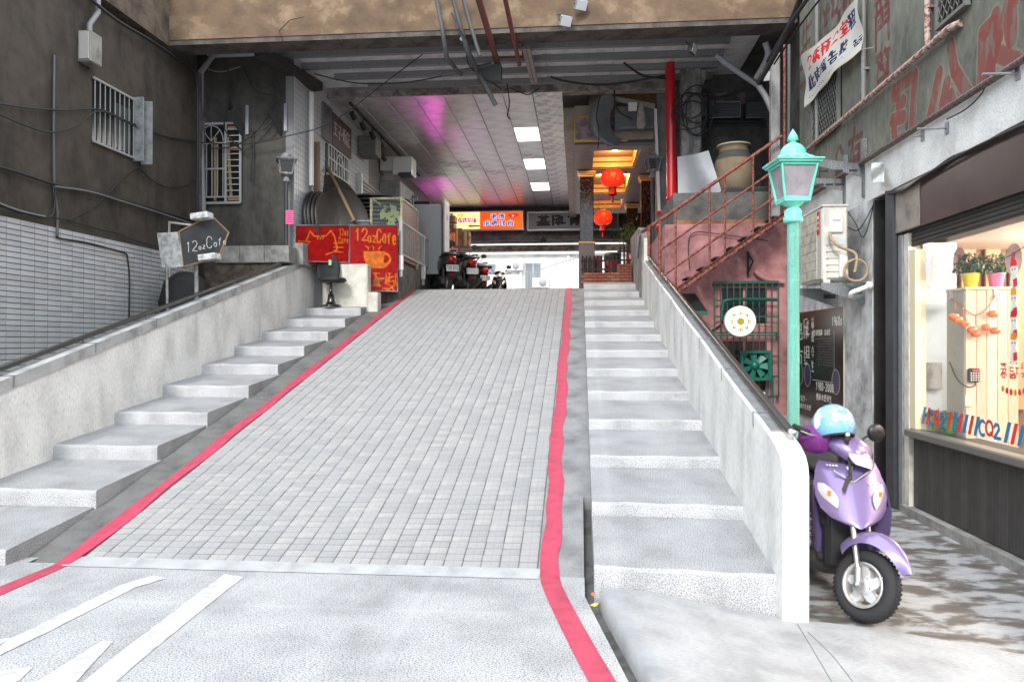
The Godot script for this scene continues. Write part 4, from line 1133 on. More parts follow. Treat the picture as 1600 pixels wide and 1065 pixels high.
func far_side():
	var y := FL - 0.05
	var gsm := MB.new(); gsm.box2(Vector3(-20, y - 0.3, -30.4), Vector3(20, y, -46))
	struct("far_street", gsm, M("far_ground", Color(0.5, 0.5, 0.5), 0.9, {"t": "mottle", "s": 0.4}))
	var D := 37.0
	var b := thing("building", "pale sunlit building across the far street beyond the passage", "building", Vector3(-1.5, FL, -D))
	part("wall", MB.new().box2(Vector3(-14, 0, -D), Vector3(12, 10.5, -D - 2)), M("far_wall", Color(0.8, 0.78, 0.74), 0.9, {"t": "mottle", "s": 0.4}), b)
	for q in [[820, 452, 846, 410, "window_dim"], [700, 428, 735, 409, "window_dim"], [747, 428, 775, 412, "window_dim"]]:
		var a := onz(q[0], q[1], D); var c := onz(q[2], q[3], D)
		var w := part("window", MB.new().box2(a, c + Vector3(0, 0, 0.03)), M("far_frame", Color(0.45, 0.45, 0.44), 0.5), b)
		part("pane", MB.new().box2(a + Vector3(0.05, 0.05, 0.03), Vector3((a.x + c.x) / 2 - 0.03, c.y - 0.05, a.z + 0.04)), M("window_dim", Color(0.22, 0.24, 0.26), 0.2), w)
		part("pane", MB.new().box2(Vector3((a.x + c.x) / 2 + 0.03, a.y + 0.05, a.z + 0.03), c + Vector3(-0.05, -0.05, 0.04)), M("window_dim", Color.WHITE), w)
	var gr := MB.new()
	for k in 9:
		var p0 := onz(820 + k * 2.2, 452, D - 0.1); var p1 := onz(820 + k * 2.2, 424, D - 0.1)
		gr.tube([p0, p1], 0.012, 5)
	part("gate_bars", gr, M("far_frame", Color.WHITE), b)
	for q in [[812, 402, 816, 450], [886, 395, 890, 450]]:
		part("pilaster", MB.new().box2(onz(q[0], q[3], D) + Vector3(0, 0, 0.1), onz(q[2], q[1], D)), M("far_trim", Color(0.72, 0.68, 0.6), 0.9), b)
	part("ledge", MB.new().box2(Vector3(-14, onz(800, 398, D).y, -D + 0.25), Vector3(12, onz(800, 395, D).y, -D)), M("far_trim", Color.WHITE), b)
	for q in [[788, 409, 817, 422, "white air conditioner unit with round grille high on the far building"], [832, 434, 858, 449, "white air conditioner unit low on the far building by the crest"]]:
		var a := onz(q[0], q[3], D - 0.3); var c := onz(q[2], q[1], D - 0.3)
		var t := thing("air_conditioner", q[4], "air conditioner", a, "air conditioners on the far building")
		part("body", MB.new().rbox((a + c) / 2 + Vector3(0, 0, -0.14), Vector3(c.x - a.x, c.y - a.y, 0.28), 0.02), M("ac_white", Color(0.72, 0.71, 0.67), 0.5), t)
		var m := MB.new()
		m.lathe([Vector2(0.0, 0.02), Vector2((c.y - a.y) * 0.4, 0.018), Vector2((c.y - a.y) * 0.42, 0.0)], 20, Transform3D(Basis(Vector3.RIGHT, PI / 2), Vector3(a.x + (c.x - a.x) * 0.62, (a.y + c.y) / 2, a.z)))
		part("grille", m, M("ac_grille", Color(0.3, 0.3, 0.3), 0.5), t)
	var net := MB.new()
	for k in 40:
		var x0 := 728 + k * 2.6
		net.tube([onz(x0, 404, D - 0.6), onz(x0 + 9, 394, D - 0.6)], 0.006, 4); net.tube([onz(x0 + 9, 404, D - 0.61), onz(x0, 394, D - 0.61)], 0.006, 4)
	single("wire_mesh", net, M("far_frame", Color.WHITE), "wire mesh strip under the far beam above the window", "fence")
	# cone lamp at the far opening
	var at := onz(849, 373, 27.3)
	var cl := thing("pendant_lamp", "small dark conical lamp hanging between the far shop signs and beam", "lamp", at)
	part("shade", MB.new().lathe([Vector2(0.14, -0.1), Vector2(0.12, -0.06), Vector2(0.03, 0.06), Vector2(0.0, 0.08)], 16, Transform3D(Basis(), at)), M("black", Color.WHITE), cl)
	part("stem", MB.new().tube([at + Vector3(0, 0.07, 0), at + Vector3(0, 0.25, 0)], 0.012, 6), M("black", Color.WHITE), cl)

# ------------------------------------------------------------------ right: pink wall, recess, steel stair
func right_recess():
	var D := 12.0
	var b := thing("building", "pink rendered wall block with dark open recess above it", "building", Vector3(2.3, 0, -12))
	part("pink_wall", MB.new().box2(Vector3(1.34, 0, -D), Vector3(3.5, 3.52, -12.5)), M("pink_wall", Color.WHITE), b)
	part("pink_wall", MB.new().box2(Vector3(1.34, 2.8, -12.51), Vector3(1.5, 3.5, -16.5)), M("pink_wall", Color.WHITE), b)
	part("plinth_band", MB.new().box2(Vector3(1.35, 0, -11.97), Vector3(3.19, 0.55, -D + 0.01)), M("band_grey", Color(0.4, 0.4, 0.4), 0.9, {"t": "mottle", "s": 0.8}), b)
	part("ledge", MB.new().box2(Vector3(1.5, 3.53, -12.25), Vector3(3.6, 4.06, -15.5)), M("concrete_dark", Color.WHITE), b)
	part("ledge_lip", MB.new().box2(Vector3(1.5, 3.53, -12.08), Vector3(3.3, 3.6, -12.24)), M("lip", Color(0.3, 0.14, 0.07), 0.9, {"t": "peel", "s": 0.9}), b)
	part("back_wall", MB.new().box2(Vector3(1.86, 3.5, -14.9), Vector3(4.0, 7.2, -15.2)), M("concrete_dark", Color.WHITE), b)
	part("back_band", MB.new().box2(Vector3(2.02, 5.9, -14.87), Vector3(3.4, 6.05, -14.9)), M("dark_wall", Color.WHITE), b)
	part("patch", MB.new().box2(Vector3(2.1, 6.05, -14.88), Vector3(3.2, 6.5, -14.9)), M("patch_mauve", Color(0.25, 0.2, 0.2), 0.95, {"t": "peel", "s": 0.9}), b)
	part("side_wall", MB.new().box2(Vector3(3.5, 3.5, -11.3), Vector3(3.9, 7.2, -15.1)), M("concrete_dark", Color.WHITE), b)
	# concrete column with cable coil
	var c := thing("column", "streaked pale concrete column with tangled cables in the recess", "column", Vector3(2.0, 4.06, -14.3))
	var p0 := onz(1081, 240, 14.2)
	part("shaft", MB.new().rbox(Vector3(p0.x, 5.4, -14.35), Vector3(0.36, 2.9, 0.3), 0.02), M("column_pale", Color(0.36, 0.35, 0.33), 0.95, {"t": "peel", "s": Vector3(1.6, 0.35, 1.6), "d": "dirt", "ds": 1.2}), c)
	part("bracket_head", MB.new().prism([Vector2(-0.18, 0), Vector2(0.18, 0), Vector2(0.3, 0.35), Vector2(-0.2, 0.35)], Transform3D(Basis(), Vector3(p0.x, 6.35, -14.3)), 0.12), M("column_pale", Color.WHITE), c)
	var m := MB.new()
	for k in 7:
		var pts := []
		var cx := onz(1083 + rng.randf_range(-8, 8), 172 + rng.randf_range(-12, 14), 14.05)
		var rx := rng.randf_range(0.14, 0.32); var ry := rng.randf_range(0.22, 0.42)
		for i in 17:
			var an := TAU * i / 15.0 + k
			pts.append(cx + Vector3(cos(an) * rx, sin(an) * ry, rng.randf_range(-0.03, 0.03)))
		m.tube(curve(pts, 2), 0.012, 5)
	single("cable_coil", m, M("cable", Color.WHITE), "black tangled cable loops hanging on the pale concrete column", "cable")
	# post left of the red pipe
	part("shaft", MB.new().rbox(Vector3(onz(1036, 240, 15.6).x, 5.0, -15.7), Vector3(0.26, 3.6, 0.3), 0.015), M("post_grey", Color(0.25, 0.235, 0.22), 0.95, {"t": "dirt", "s": 0.8}), thing("column", "narrow grey concrete post left of the red pipe", "column", Vector3(1.8, 3.2, -15.7)))
	m = MB.new(); m.tube([onz(1024, 170, 15.4), onz(1030, 330, 15.4)], 0.03, 8)
	single("drain_pipe", m, M("white_metal", Color.WHITE), "thin white pipe along the narrow grey post beside the red pipe", "pipe")
	# red fire pipe with elbow and valve
	var f := thing("fire_pipe", "bright red upright pipe with elbow and valve wheel beside the recess", "pipe", onz(1047, 350, 14.4))
	m = MB.new()
	var q0 := onz(1047, 86, 14.2); var q1 := onz(1050, 335, 14.2)
	m.tube([q0, q1, q1 + Vector3(-0.03, -0.12, 0), q1 + Vector3(-0.14, -0.2, 0), q1 + Vector3(-0.28, -0.22, 0)], 0.088, 18)
	part("riser", m, M("fire_red", Color.WHITE), f)
	m = MB.new()
	for h in [0.02, 0.3]: m.lathe([Vector2(0.085, -0.03), Vector2(0.105, -0.03), Vector2(0.105, 0.03), Vector2(0.085, 0.03)], 16, Transform3D(Basis(), q1 + Vector3(0, h, 0)))
	part("coupling", m, M("fire_red", Color.WHITE), f)
	var v0 := onz(1035, 331, 14.1)
	m = MB.new()
	var ring := []
	for k in 17: ring.append(v0 + Vector3(cos(TAU * k / 16.0) * 0.11, 0, sin(TAU * k / 16.0) * 0.11))
	m.tube(ring, 0.014, 6); m.tube([v0 + Vector3(-0.11, 0, 0), v0 + Vector3(0.11, 0, 0)], 0.01, 5); m.tube([v0 + Vector3(0, 0, -0.11), v0 + Vector3(0, 0, 0.11)], 0.01, 5); m.tube([v0, v0 + Vector3(0, -0.2, 0)], 0.014, 6)
	part("valve_wheel", m, M("fire_red", Color.WHITE), f)
	# louvres on a rack
	for q in [[1107, 1157, "left louvred vent unit on the dark rack in the recess"], [1166, 1212, "right louvred vent unit on the dark rack in the recess"]]:
		var a := onz(q[0], 184, 14.6); var e := onz(q[1], 158, 14.6)
		var t := thing("vent_unit", q[2], "vent", a, "vent units in the recess")
		part("box", MB.new().box2(a + Vector3(0, 0, -0.02), e + Vector3(0, 0, -0.25)), M("dark_metal", Color.WHITE), t)
		m = MB.new()
		for k in 9:
			var y := lerpf(a.y + 0.02, e.y - 0.02, k / 8.0)
			m.box(Vector3((a.x + e.x) / 2, y, -14.6), Vector3(e.x - a.x - 0.03, 0.018, 0.03), Basis(Vector3.RIGHT, 0.6))
		part("louvres", m, M("louvre", Color(0.11, 0.115, 0.115), 0.5), t)
		m = MB.new()
		m.tube([a, Vector3(e.x, a.y, a.z), e, Vector3(a.x, e.y, a.z), a], 0.01, 5)
		part("frame", m, M("steel_dull", Color.WHITE), t)
	m = MB.new()
	for yy in [190, 196]: m.tube([onz(1102, yy, 14.5), onz(1214, yy, 14.5)], 0.022, 6)
	for xx in [1106, 1206]: m.tube([onz(xx, 142, 14.55), onz(xx, 216, 14.55)], 0.018, 6)
	single("rack", m, M("black", Color.WHITE), "black iron rack carrying the two louvred vents", "rack")
	# barrel tank
	var bb := onz(1147, 302, 13.1)
	var t := thing("barrel", "dusty tan barrel tank with dark band standing in the recess", "tank", bb)
	var top := onz(1147, 226, 13.1).y - bb.y
	m = MB.new()
	m.lathe([Vector2(0.0, 0.0), Vector2(0.29, 0.0), Vector2(0.335, 0.05), Vector2(0.345, 0.35 * top), Vector2(0.31, 0.68 * top), Vector2(0.25, 0.78 * top), Vector2(0.24, 0.9 * top), Vector2(0.255, 0.93 * top), Vector2(0.27, 0.955 * top)], 28, Transform3D(Basis(), bb))
	part("body", m, M("barrel_tan", Color(0.25, 0.19, 0.115), 0.8, {"t": "dirt", "s": 0.9, "d": "fine", "ds": 2.0}), t)
	m = MB.new(); m.lathe([Vector2(0.27, 0.95 * top), Vector2(0.285, 0.96 * top), Vector2(0.28, 0.985 * top), Vector2(0.0, top)], 28, Transform3D(Basis(), bb))
	part("lid", m, M("barrel_lid", Color(0.34, 0.28, 0.18), 0.7), t)
	m = MB.new(); m.lathe([Vector2(0.316, 0.675 * top), Vector2(0.256, 0.785 * top), Vector2(0.248, 0.84 * top)], 28, Transform3D(Basis(), bb))
	part("band", m, M("barrel_band", Color(0.05, 0.045, 0.04), 0.8), t)
	# grating under it
	m = MB.new()
	for k in 26: m.box(Vector3(bb.x - 0.25 + k * 0.05, bb.y - 0.03, -13.0), Vector3(0.006, 0.03, 1.1))
	for k in 12: m.box(Vector3(bb.x + 0.38, bb.y - 0.031, -12.5 - k * 0.09), Vector3(1.27, 0.026, 0.006))
	m.box2(Vector3(bb.x - 0.3, 4.06, -12.5), Vector3(bb.x - 0.26, bb.y - 0.045, -13.4)); m.box2(Vector3(bb.x + 0.9, 4.06, -12.5), Vector3(bb.x + 0.94, bb.y - 0.045, -13.4))
	single("grating", m, M("dark_metal", Color.WHITE), "dark steel grating shelf under the tan barrel", "grating")
	# leaning sheet
	m = MB.new()
	var g := []
	var c4 := [[1058, 246, 13.0], [1107, 235, 13.0], [1060, 330, 12.5], [1140, 331, 12.5]]
	for i in 7:
		var row := []
		for k in 7:
			var l := onz(c4[2][0], c4[2][1], c4[2][2]).lerp(onz(c4[0][0], c4[0][1], c4[0][2]), i / 6.0)
			var r := onz(c4[3][0], c4[3][1], c4[3][2]).lerp(onz(c4[1][0], c4[1][1], c4[1][2]), i / 6.0)
			var pp: Vector3 = l.lerp(r, k / 6.0)
			pp.z += 0.05 * sin(k * 0.8 + i * 0.3)
			if i == 0 and k == 6: pp.z += 0.1
			row.append(pp)
		g.append(row)
	m.rows(g)
	single("metal_sheet", m, M("sheet", Color(0.24, 0.25, 0.26), 0.5, {"m": 0.4, "t": "mottle", "s": 0.6}), "bent grey metal sheet leaning beside the tan barrel", "metal sheet")
	# steel staircase
	var s := thing("staircase", "rusty open steel staircase rising along the pink wall to the right", "staircase", Vector3(1.5, 2.4, -11.6))
	var z0 := 11.35; var z1 := 11.85
	var lo := onz(1046, 462, 11.6); var hi := onz(1222, 338, 11.6)
	for z in [z0, z1]:
		m = MB.new()
		var dir := Vector3(hi.x - lo.x, hi.y - lo.y, 0).normalized()
		m.box(Vector3((lo.x + hi.x) / 2, (lo.y + hi.y) / 2, -z), Vector3(Vector2(hi.x - lo.x, hi.y - lo.y).length(), 0.07, 0.02), Basis(Vector3.BACK, atan2(dir.y, dir.x)))
		m.box(Vector3((lo.x + hi.x) / 2, (lo.y + hi.y) / 2, -z - 0.02 * signf(11.6 - z) * -1.0) + Basis(Vector3.BACK, atan2(dir.y, dir.x)) * Vector3(0, 0.036, 0), Vector3(Vector2(hi.x - lo.x, hi.y - lo.y).length(), 0.008, 0.05), Basis(Vector3.BACK, atan2(dir.y, dir.x)))
		part("stringer", m, M("rust_red", Color.WHITE), s)
	for k in 8:
		var t0 := (k + 0.6) / 8.0
		part("tread", MB.new().rbox(Vector3(lerpf(lo.x, hi.x, t0), lerpf(lo.y, hi.y, t0) + 0.02, -11.6), Vector3(0.22, 0.025, 0.47), 0.004), M("tread_dark", Color(0.02, 0.018, 0.018), 0.7), s)
	var zz := 11.33
	var ra := onz(1006, 357, zz); var rb := onz(1030, 345, zz); var rc := onz(1222, 212, zz)
	m = MB.new(); m.tube([onz(1004, 362, zz + 0.4), rb, rc], 0.026, 8)
	part("handrail", m, M("rust_red", Color.WHITE), s)
	for q in [[1032, 390, 1222, 258], [1034, 432, 1222, 300]]:
		m = MB.new(); m.tube([onz(q[0], q[1] , zz), onz(q[2], q[3], zz)], 0.018, 7)
		part("mid_rail", m, M("rust_red", Color.WHITE), s)
	for q in [[1014, 352, 400], [1031, 344, 428], [1056, 326, 456], [1109, 290, 410], [1133, 274, 396], [1177, 244, 366], [1203, 225, 350]]:
		m = MB.new(); m.tube([onz(q[0], q[2], zz), onz(q[0], q[1], zz)], 0.024 if q[0] < 1035 else 0.016, 7)
		part("baluster", m, M("rust_red", Color.WHITE), s)
	# green grilled window with fan
	var w := thing("window", "green iron grille over two small windows in the pink wall", "window", onz(1164, 560, D))
	var ax := onz(1114, 500, D).x; var bx := onz(1213, 500, D).x
	var gm := M("green_paint", Color.WHITE)
	for q in [[1126, 1200, 450, 505], [1126, 1200, 533, 608]]:
		var e0 := onz(q[0], q[3], D); var e1 := onz(q[1], q[2], D)
		var pn := part("sash", MB.new().box2(e0 + Vector3(-0.04, -0.04, 0), e1 + Vector3(0.04, 0.04, 0.012)), M("pink_frame", Color(0.45, 0.17, 0.17), 0.7), w)
		for k in 2:
			var xa := lerpf(e0.x, e1.x, k * 0.5) + 0.02; var xb := lerpf(e0.x, e1.x, k * 0.5 + 0.5) - 0.02
			part("pane", MB.new().box2(Vector3(xa, e0.y, e0.z + 0.013), Vector3(xb, e1.y, e0.z + 0.017)), M("pane_brown" if q[2] > 500 else "pane_dark", Color(0.06, 0.02, 0.018) if q[2] > 500 else Color(0.02, 0.022, 0.024), 0.2), pn)
	for q in [[444, 520], [524, 618]]:
		m = MB.new()
		var yt := onz(1164, q[0], D).y; var yb := onz(1164, q[1], D).y
		for k in 11:
			var x := lerpf(ax, bx, k / 10.0)
			m.box2(Vector3(x - 0.008, yb, -D + 0.14), Vector3(x + 0.008, yt, -D + 0.155))
		for f0 in [0.0, 0.33, 0.66, 1.0]:
			var y := lerpf(yb, yt, f0)
			m.box2(Vector3(ax, y - 0.012, -D + 0.13), Vector3(bx, y + 0.012, -D + 0.139))
		for x in [ax, bx]:
			for y in [yt, yb]: m.box2(Vector3(x - 0.012, y - 0.012, -D), Vector3(x + 0.012, y + 0.012, -D + 0.15))
		part("grille", m, gm, w)
	m = MB.new()
	m.box2(Vector3(ax, onz(1164, 444, D).y, -D), Vector3(bx, onz(1164, 440, D).y, -D + 0.16))
	part("hood", m, gm, w)
	var fn := thing("fan", "green square exhaust fan on the grille of the pink wall", "fan", onz(1179, 592, D - 0.25))
	var fc := onz(1180, 571, D - 0.25)
	m = MB.new()
	var hs := 0.225
	for sx in 4: m.rbox(fc + Basis(Vector3.BACK, sx * PI / 2) * Vector3(0, hs - 0.02, 0), Vector3(hs * 2 - 0.002 * (sx % 2), 0.05, 0.14 - 0.002 * (sx % 2)), 0.01, Basis(Vector3.BACK, sx * PI / 2))
	for sx in 4: m.prism([Vector2(-hs, hs), Vector2(-hs, 0.09), Vector2(-0.17, 0.12), Vector2(-0.12, 0.17), Vector2(-0.09, hs)], Transform3D(Basis(Vector3.BACK, sx * PI / 2), fc + Vector3(0, 0, 0.04)), 0.012)
	part("frame", m, M("fan_green", Color(0.004, 0.1, 0.065), 0.4), fn)
	for k in 7:
		m = MB.new()
		var bt := Basis(Vector3.BACK, TAU * k / 7.0)
		m.quad(fc + bt * Vector3(0.05, -0.03, 0.03), fc + bt * Vector3(0.19, -0.06, 0.045), fc + bt * Vector3(0.19, 0.045, 0.0), fc + bt * Vector3(0.05, 0.025, 0.0))
		part("blade", m, M("fan_blade", Color(0.02, 0.17, 0.12), 0.35), fn)
	m = MB.new(); m.lathe([Vector2(0.065, -0.05), Vector2(0.065, 0.03), Vector2(0.05, 0.05), Vector2(0.0, 0.055)], 18, Transform3D(Basis(Vector3.RIGHT, PI / 2), fc))
	part("hub", m, M("fan_green", Color.WHITE), fn)
	part("back_plate", MB.new().box(fc + Vector3(0, 0, -0.08), Vector3(hs * 1.9, hs * 1.9, 0.01)), M("black", Color.WHITE), fn)
	# round lit sign on its pipe arm
	var sg := onz(1156, 502, 11.2)
	var rs := thing("round_sign", "round glowing white sign with a yellow cross emblem before the grille", "sign", sg)
	m = MB.new(); m.lathe([Vector2(0.0, -0.07), Vector2(0.222, -0.07), Vector2(0.226, 0.05), Vector2(0.215, 0.055)], 40, Transform3D(Basis(Vector3.RIGHT, PI / 2), sg))
	part("casing", m, M("casing_grey", Color(0.4, 0.4, 0.4), 0.4), rs)
	m = MB.new(); m.lathe([Vector2(0.218, 0.05), Vector2(0.21, 0.062), Vector2(0.0, 0.063)], 40, Transform3D(Basis(Vector3.RIGHT, PI / 2), sg))
	part("face", m, M("sign_glow", Color(0.9, 0.9, 0.88), 0.4, {"em": Color(1.0, 0.97, 0.9), "ee": 0.2}), rs)
	m = MB.new()
	var fz := sg + Vector3(0, 0, 0.066)
	m.box(fz, Vector3(0.1, 0.06, 0.006)); m.box(fz, Vector3(0.06, 0.1, 0.008))
	for k in 4:
		var bt := Basis(Vector3.BACK, k * PI / 2)
		m.box(fz + bt * Vector3(0.098, 0.085, 0), Vector3(0.022, 0.045, 0.006), bt); m.box(fz + bt * Vector3(0.085, 0.098, 0), Vector3(0.045, 0.02, 0.007), bt)
		m.box(fz + bt * Vector3(0, 0.128, 0), Vector3(0.016, 0.045, 0.006), bt); m.box(fz + bt * Vector3(-0.026, 0.124, 0), Vector3(0.012, 0.034, 0.006), bt); m.box(fz + bt * Vector3(0.026, 0.124, 0), Vector3(0.012, 0.034, 0.006), bt); m.box(fz + bt * Vector3(0, 0.108, 0), Vector3(0.06, 0.01, 0.007), bt)
	part("emblem", m, M("emblem_yellow", Color(0.36, 0.27, 0.0), 0.6), rs)
	var al := AreaLight3D.new(); al.name = "light"; al.area_size = Vector2(0.38, 0.38); al.light_energy = 0.05; al.shadow_enabled = true
	al.position = Vector3(0, 0, 0.09); al.rotation.y = PI; rs.add_child(al)
	m = MB.new()
	m.tube(curve([onz(1128, 500, 11.5), onz(1130, 478, 11.5), onz(1142, 468, 11.5), onz(1214, 468, 11.7)], 4), 0.026, 8)
	m.tube([onz(1156, 484, 11.28), onz(1156, 469, 11.5)], 0.018, 6)
	single("bent_pipe", m, gm, "green bent pipe arm above the round glowing sign", "pipe")
	# awning, bracket, pink pipe, small boxes
	var aw := thing("awning", "small dark green sloping awning on the pink wall beside the parapet", "awning", onz(1084, 482, D))
	var a0 := onz(1062, 459, D - 0.02); var a1 := onz(1086, 458, D - 0.02); var a2 := onz(1106, 486, D - 0.55); var a3 := onz(1066, 486, D - 0.55)
	m = MB.new(); m.quad(a3, a2, a1, a0); m.quad(a0 + Vector3(0, -0.02, 0), a1 + Vector3(0, -0.02, 0), a2 + Vector3(0, -0.02, 0), a3 + Vector3(0, -0.02, 0))
	part("canopy", m, M("awning_dark", Color(0.01, 0.018, 0.014), 0.6), aw)
	part("valance", MB.new().box2(a3 + Vector3(0, -0.06, 0), a2 + Vector3(0, 0.002, 0.012)), gm, aw)
	m = MB.new()
	m.box2(onz(1167, 433, D), onz(1170, 393, D) + Vector3(0, 0, 0.03)); m.tube([onz(1168, 394, D - 0.03), onz(1177, 408, D - 0.3)], 0.014, 6); m.tube([onz(1168, 428, D - 0.03), onz(1177, 408, D - 0.3)], 0.012, 6)
	single("wall_bracket", m, M("black", Color.WHITE), "black triangular iron bracket on the pink wall under the stair", "bracket")
	m = MB.new(); m.tube(curve([onz(1180, 423, D - 0.05), onz(1190, 432, D - 0.06), onz(1205, 438, D - 0.06), onz(1226, 440, D - 0.06)], 3), 0.04, 10)
	single("wall_pipe", m, M("pink_wall", Color.WHITE), "pink painted pipe running right below the stair", "pipe")
	m = MB.new(); m.tube([onz(1090, 528, D - 0.06), onz(1126, 505, D - 0.06), onz(1128, 495, D - 0.1)], 0.018, 8)
	single("conduit_pipe", m, M("pink_wall", Color.WHITE), "thin pink conduit climbing to the green pipe arm", "pipe")
	for q in [[1145, 1160, 575, 587, "small white box on the grille left of the green fan"], [1176, 1195, 612, 628, "grey white box under the green fan"]]:
		single("wall_box", MB.new().rbox((onz(q[0], q[3], D - 0.22) + onz(q[1], q[2], D - 0.22)) / 2, Vector3(onz(q[1], q[2], D - 0.22).x - onz(q[0], q[2], D - 0.22).x, onz(q[0], q[2], D - 0.22).y - onz(q[0], q[3], D - 0.22).y, 0.12), 0.01), M("white_metal", Color.WHITE), q[4], "box")
	m = MB.new()
	for k in 4: m.tube([onz(1198 + k * 4, 588, D - 0.1), onz(1198 + k * 4, 645, D - 0.1)], 0.012, 6)
	single("pipe_cluster", m, M("cable_grey", Color.WHITE), "cluster of thin grey pipes at the lower right of the pink wall", "pipe")

# ------------------------------------------------------------------ right building
func painted_letters() -> Image:
	# wall from depth 11.3 (left) to 2.5 (right), height 6.85 (top) to 3.65 (bottom)
	var W := 1408; var H := 512
	var im := page(W, H, Color(0.36, 0.355, 0.33))
	var n1 := noise(91, 0.006, 5); var n2 := noise(92, 0.05, 3)
	for y in H:
		for x in W:
			var k := 1.0 + 0.38 * n1.get_noise_2d(x, y * 0.7) + 0.16 * n2.get_noise_2d(x * 1.0, y * 0.5)
			im.set_pixel(x, y, Color(0.385 * k, 0.385 * k, 0.345 * k))
	var red := Color(0.45, 0.21, 0.185, 0.8); var pale := Color(0.52, 0.5, 0.42, 0.6)
	var px := func(d): return (11.3 - d) * 160.0
	var py := func(y): return (6.85 - y) * 160.0
	var at := func(p): return Vector2(px.call(-p.z), py.call(p.y))
	# big characters, brush strokes as thick tapering runs
	var big := [
		[[1396, 142, 1430, 118], [1430, 118, 1424, 226], [1396, 150, 1404, 148], [1404, 163, 1412, 158], [1394, 188, 1412, 182], [1397, 192, 1399, 228], [1398, 226, 1412, 216]],
		[[1468, 115, 1452, 190], [1486, 72, 1492, 110], [1492, 110, 1514, 148], [1480, 130, 1470, 182], [1470, 182, 1492, 168], [1486, 150, 1492, 172]],
		[[1536, 60, 1534, 140], [1536, 52, 1552, 36], [1552, 40, 1548, 130], [1556, 24, 1560, 60], [1560, 60, 1545, 116], [1552, 80, 1590, 96], [1572, 20, 1580, 60], [1575, 6, 1584, 4], [1582, 6, 1582, 60]]]
	for pass_ in 2:
		for ch in big:
			for s in ch:
				var a: Vector2 = at.call(onx(s[0], s[1], RWX)); var b: Vector2 = at.call(onx(s[2], s[3], RWX))
				dab(im, a, b, 11.0 if pass_ == 1 else 14.0, red if pass_ == 1 else pale, 2.0)
	for q in [["門", 1380, 42], ["窗", 1381, 95], ["鋁", 1379, -12]]:
		var c: Vector2 = at.call(onx(q[1], q[2], RWX))
		ink(im, q[0], c + Vector2(-30, -30), Vector2(60, 64), Vector2.ZERO, 4.6, Color(0.36, 0.15, 0.135, 0.8))
	for q in [["有", 1338, 232, 74], ["限", 1274, 286, 80], ["公", 1312, 250, 50], ["樂", 1296, 40, 90], ["生", 1262, 60, 90], ["王", 1250, 110, 90], ["館", 1320, 10, 90]]:
		var c: Vector2 = at.call(onx(q[1], q[2], RWX))
		ink(im, q[0], c - Vector2(q[3], q[3]) * 0.5, Vector2(q[3], q[3] * 1.2), Vector2.ZERO, 6.0, Color(0.31, 0.14, 0.12, 0.65))
	var n3 := noise(93, 0.03, 5)
	for y in H:
		for x in W:
			var k := n3.get_noise_2d(x * 1.5, y * 0.6)
			if k > 0.12: im.set_pixel(x, y, im.get_pixel(x, y).lerp(Color(0.4, 0.395, 0.355), clampf((k - 0.12) * 4.0, 0, 0.6)))
	return im
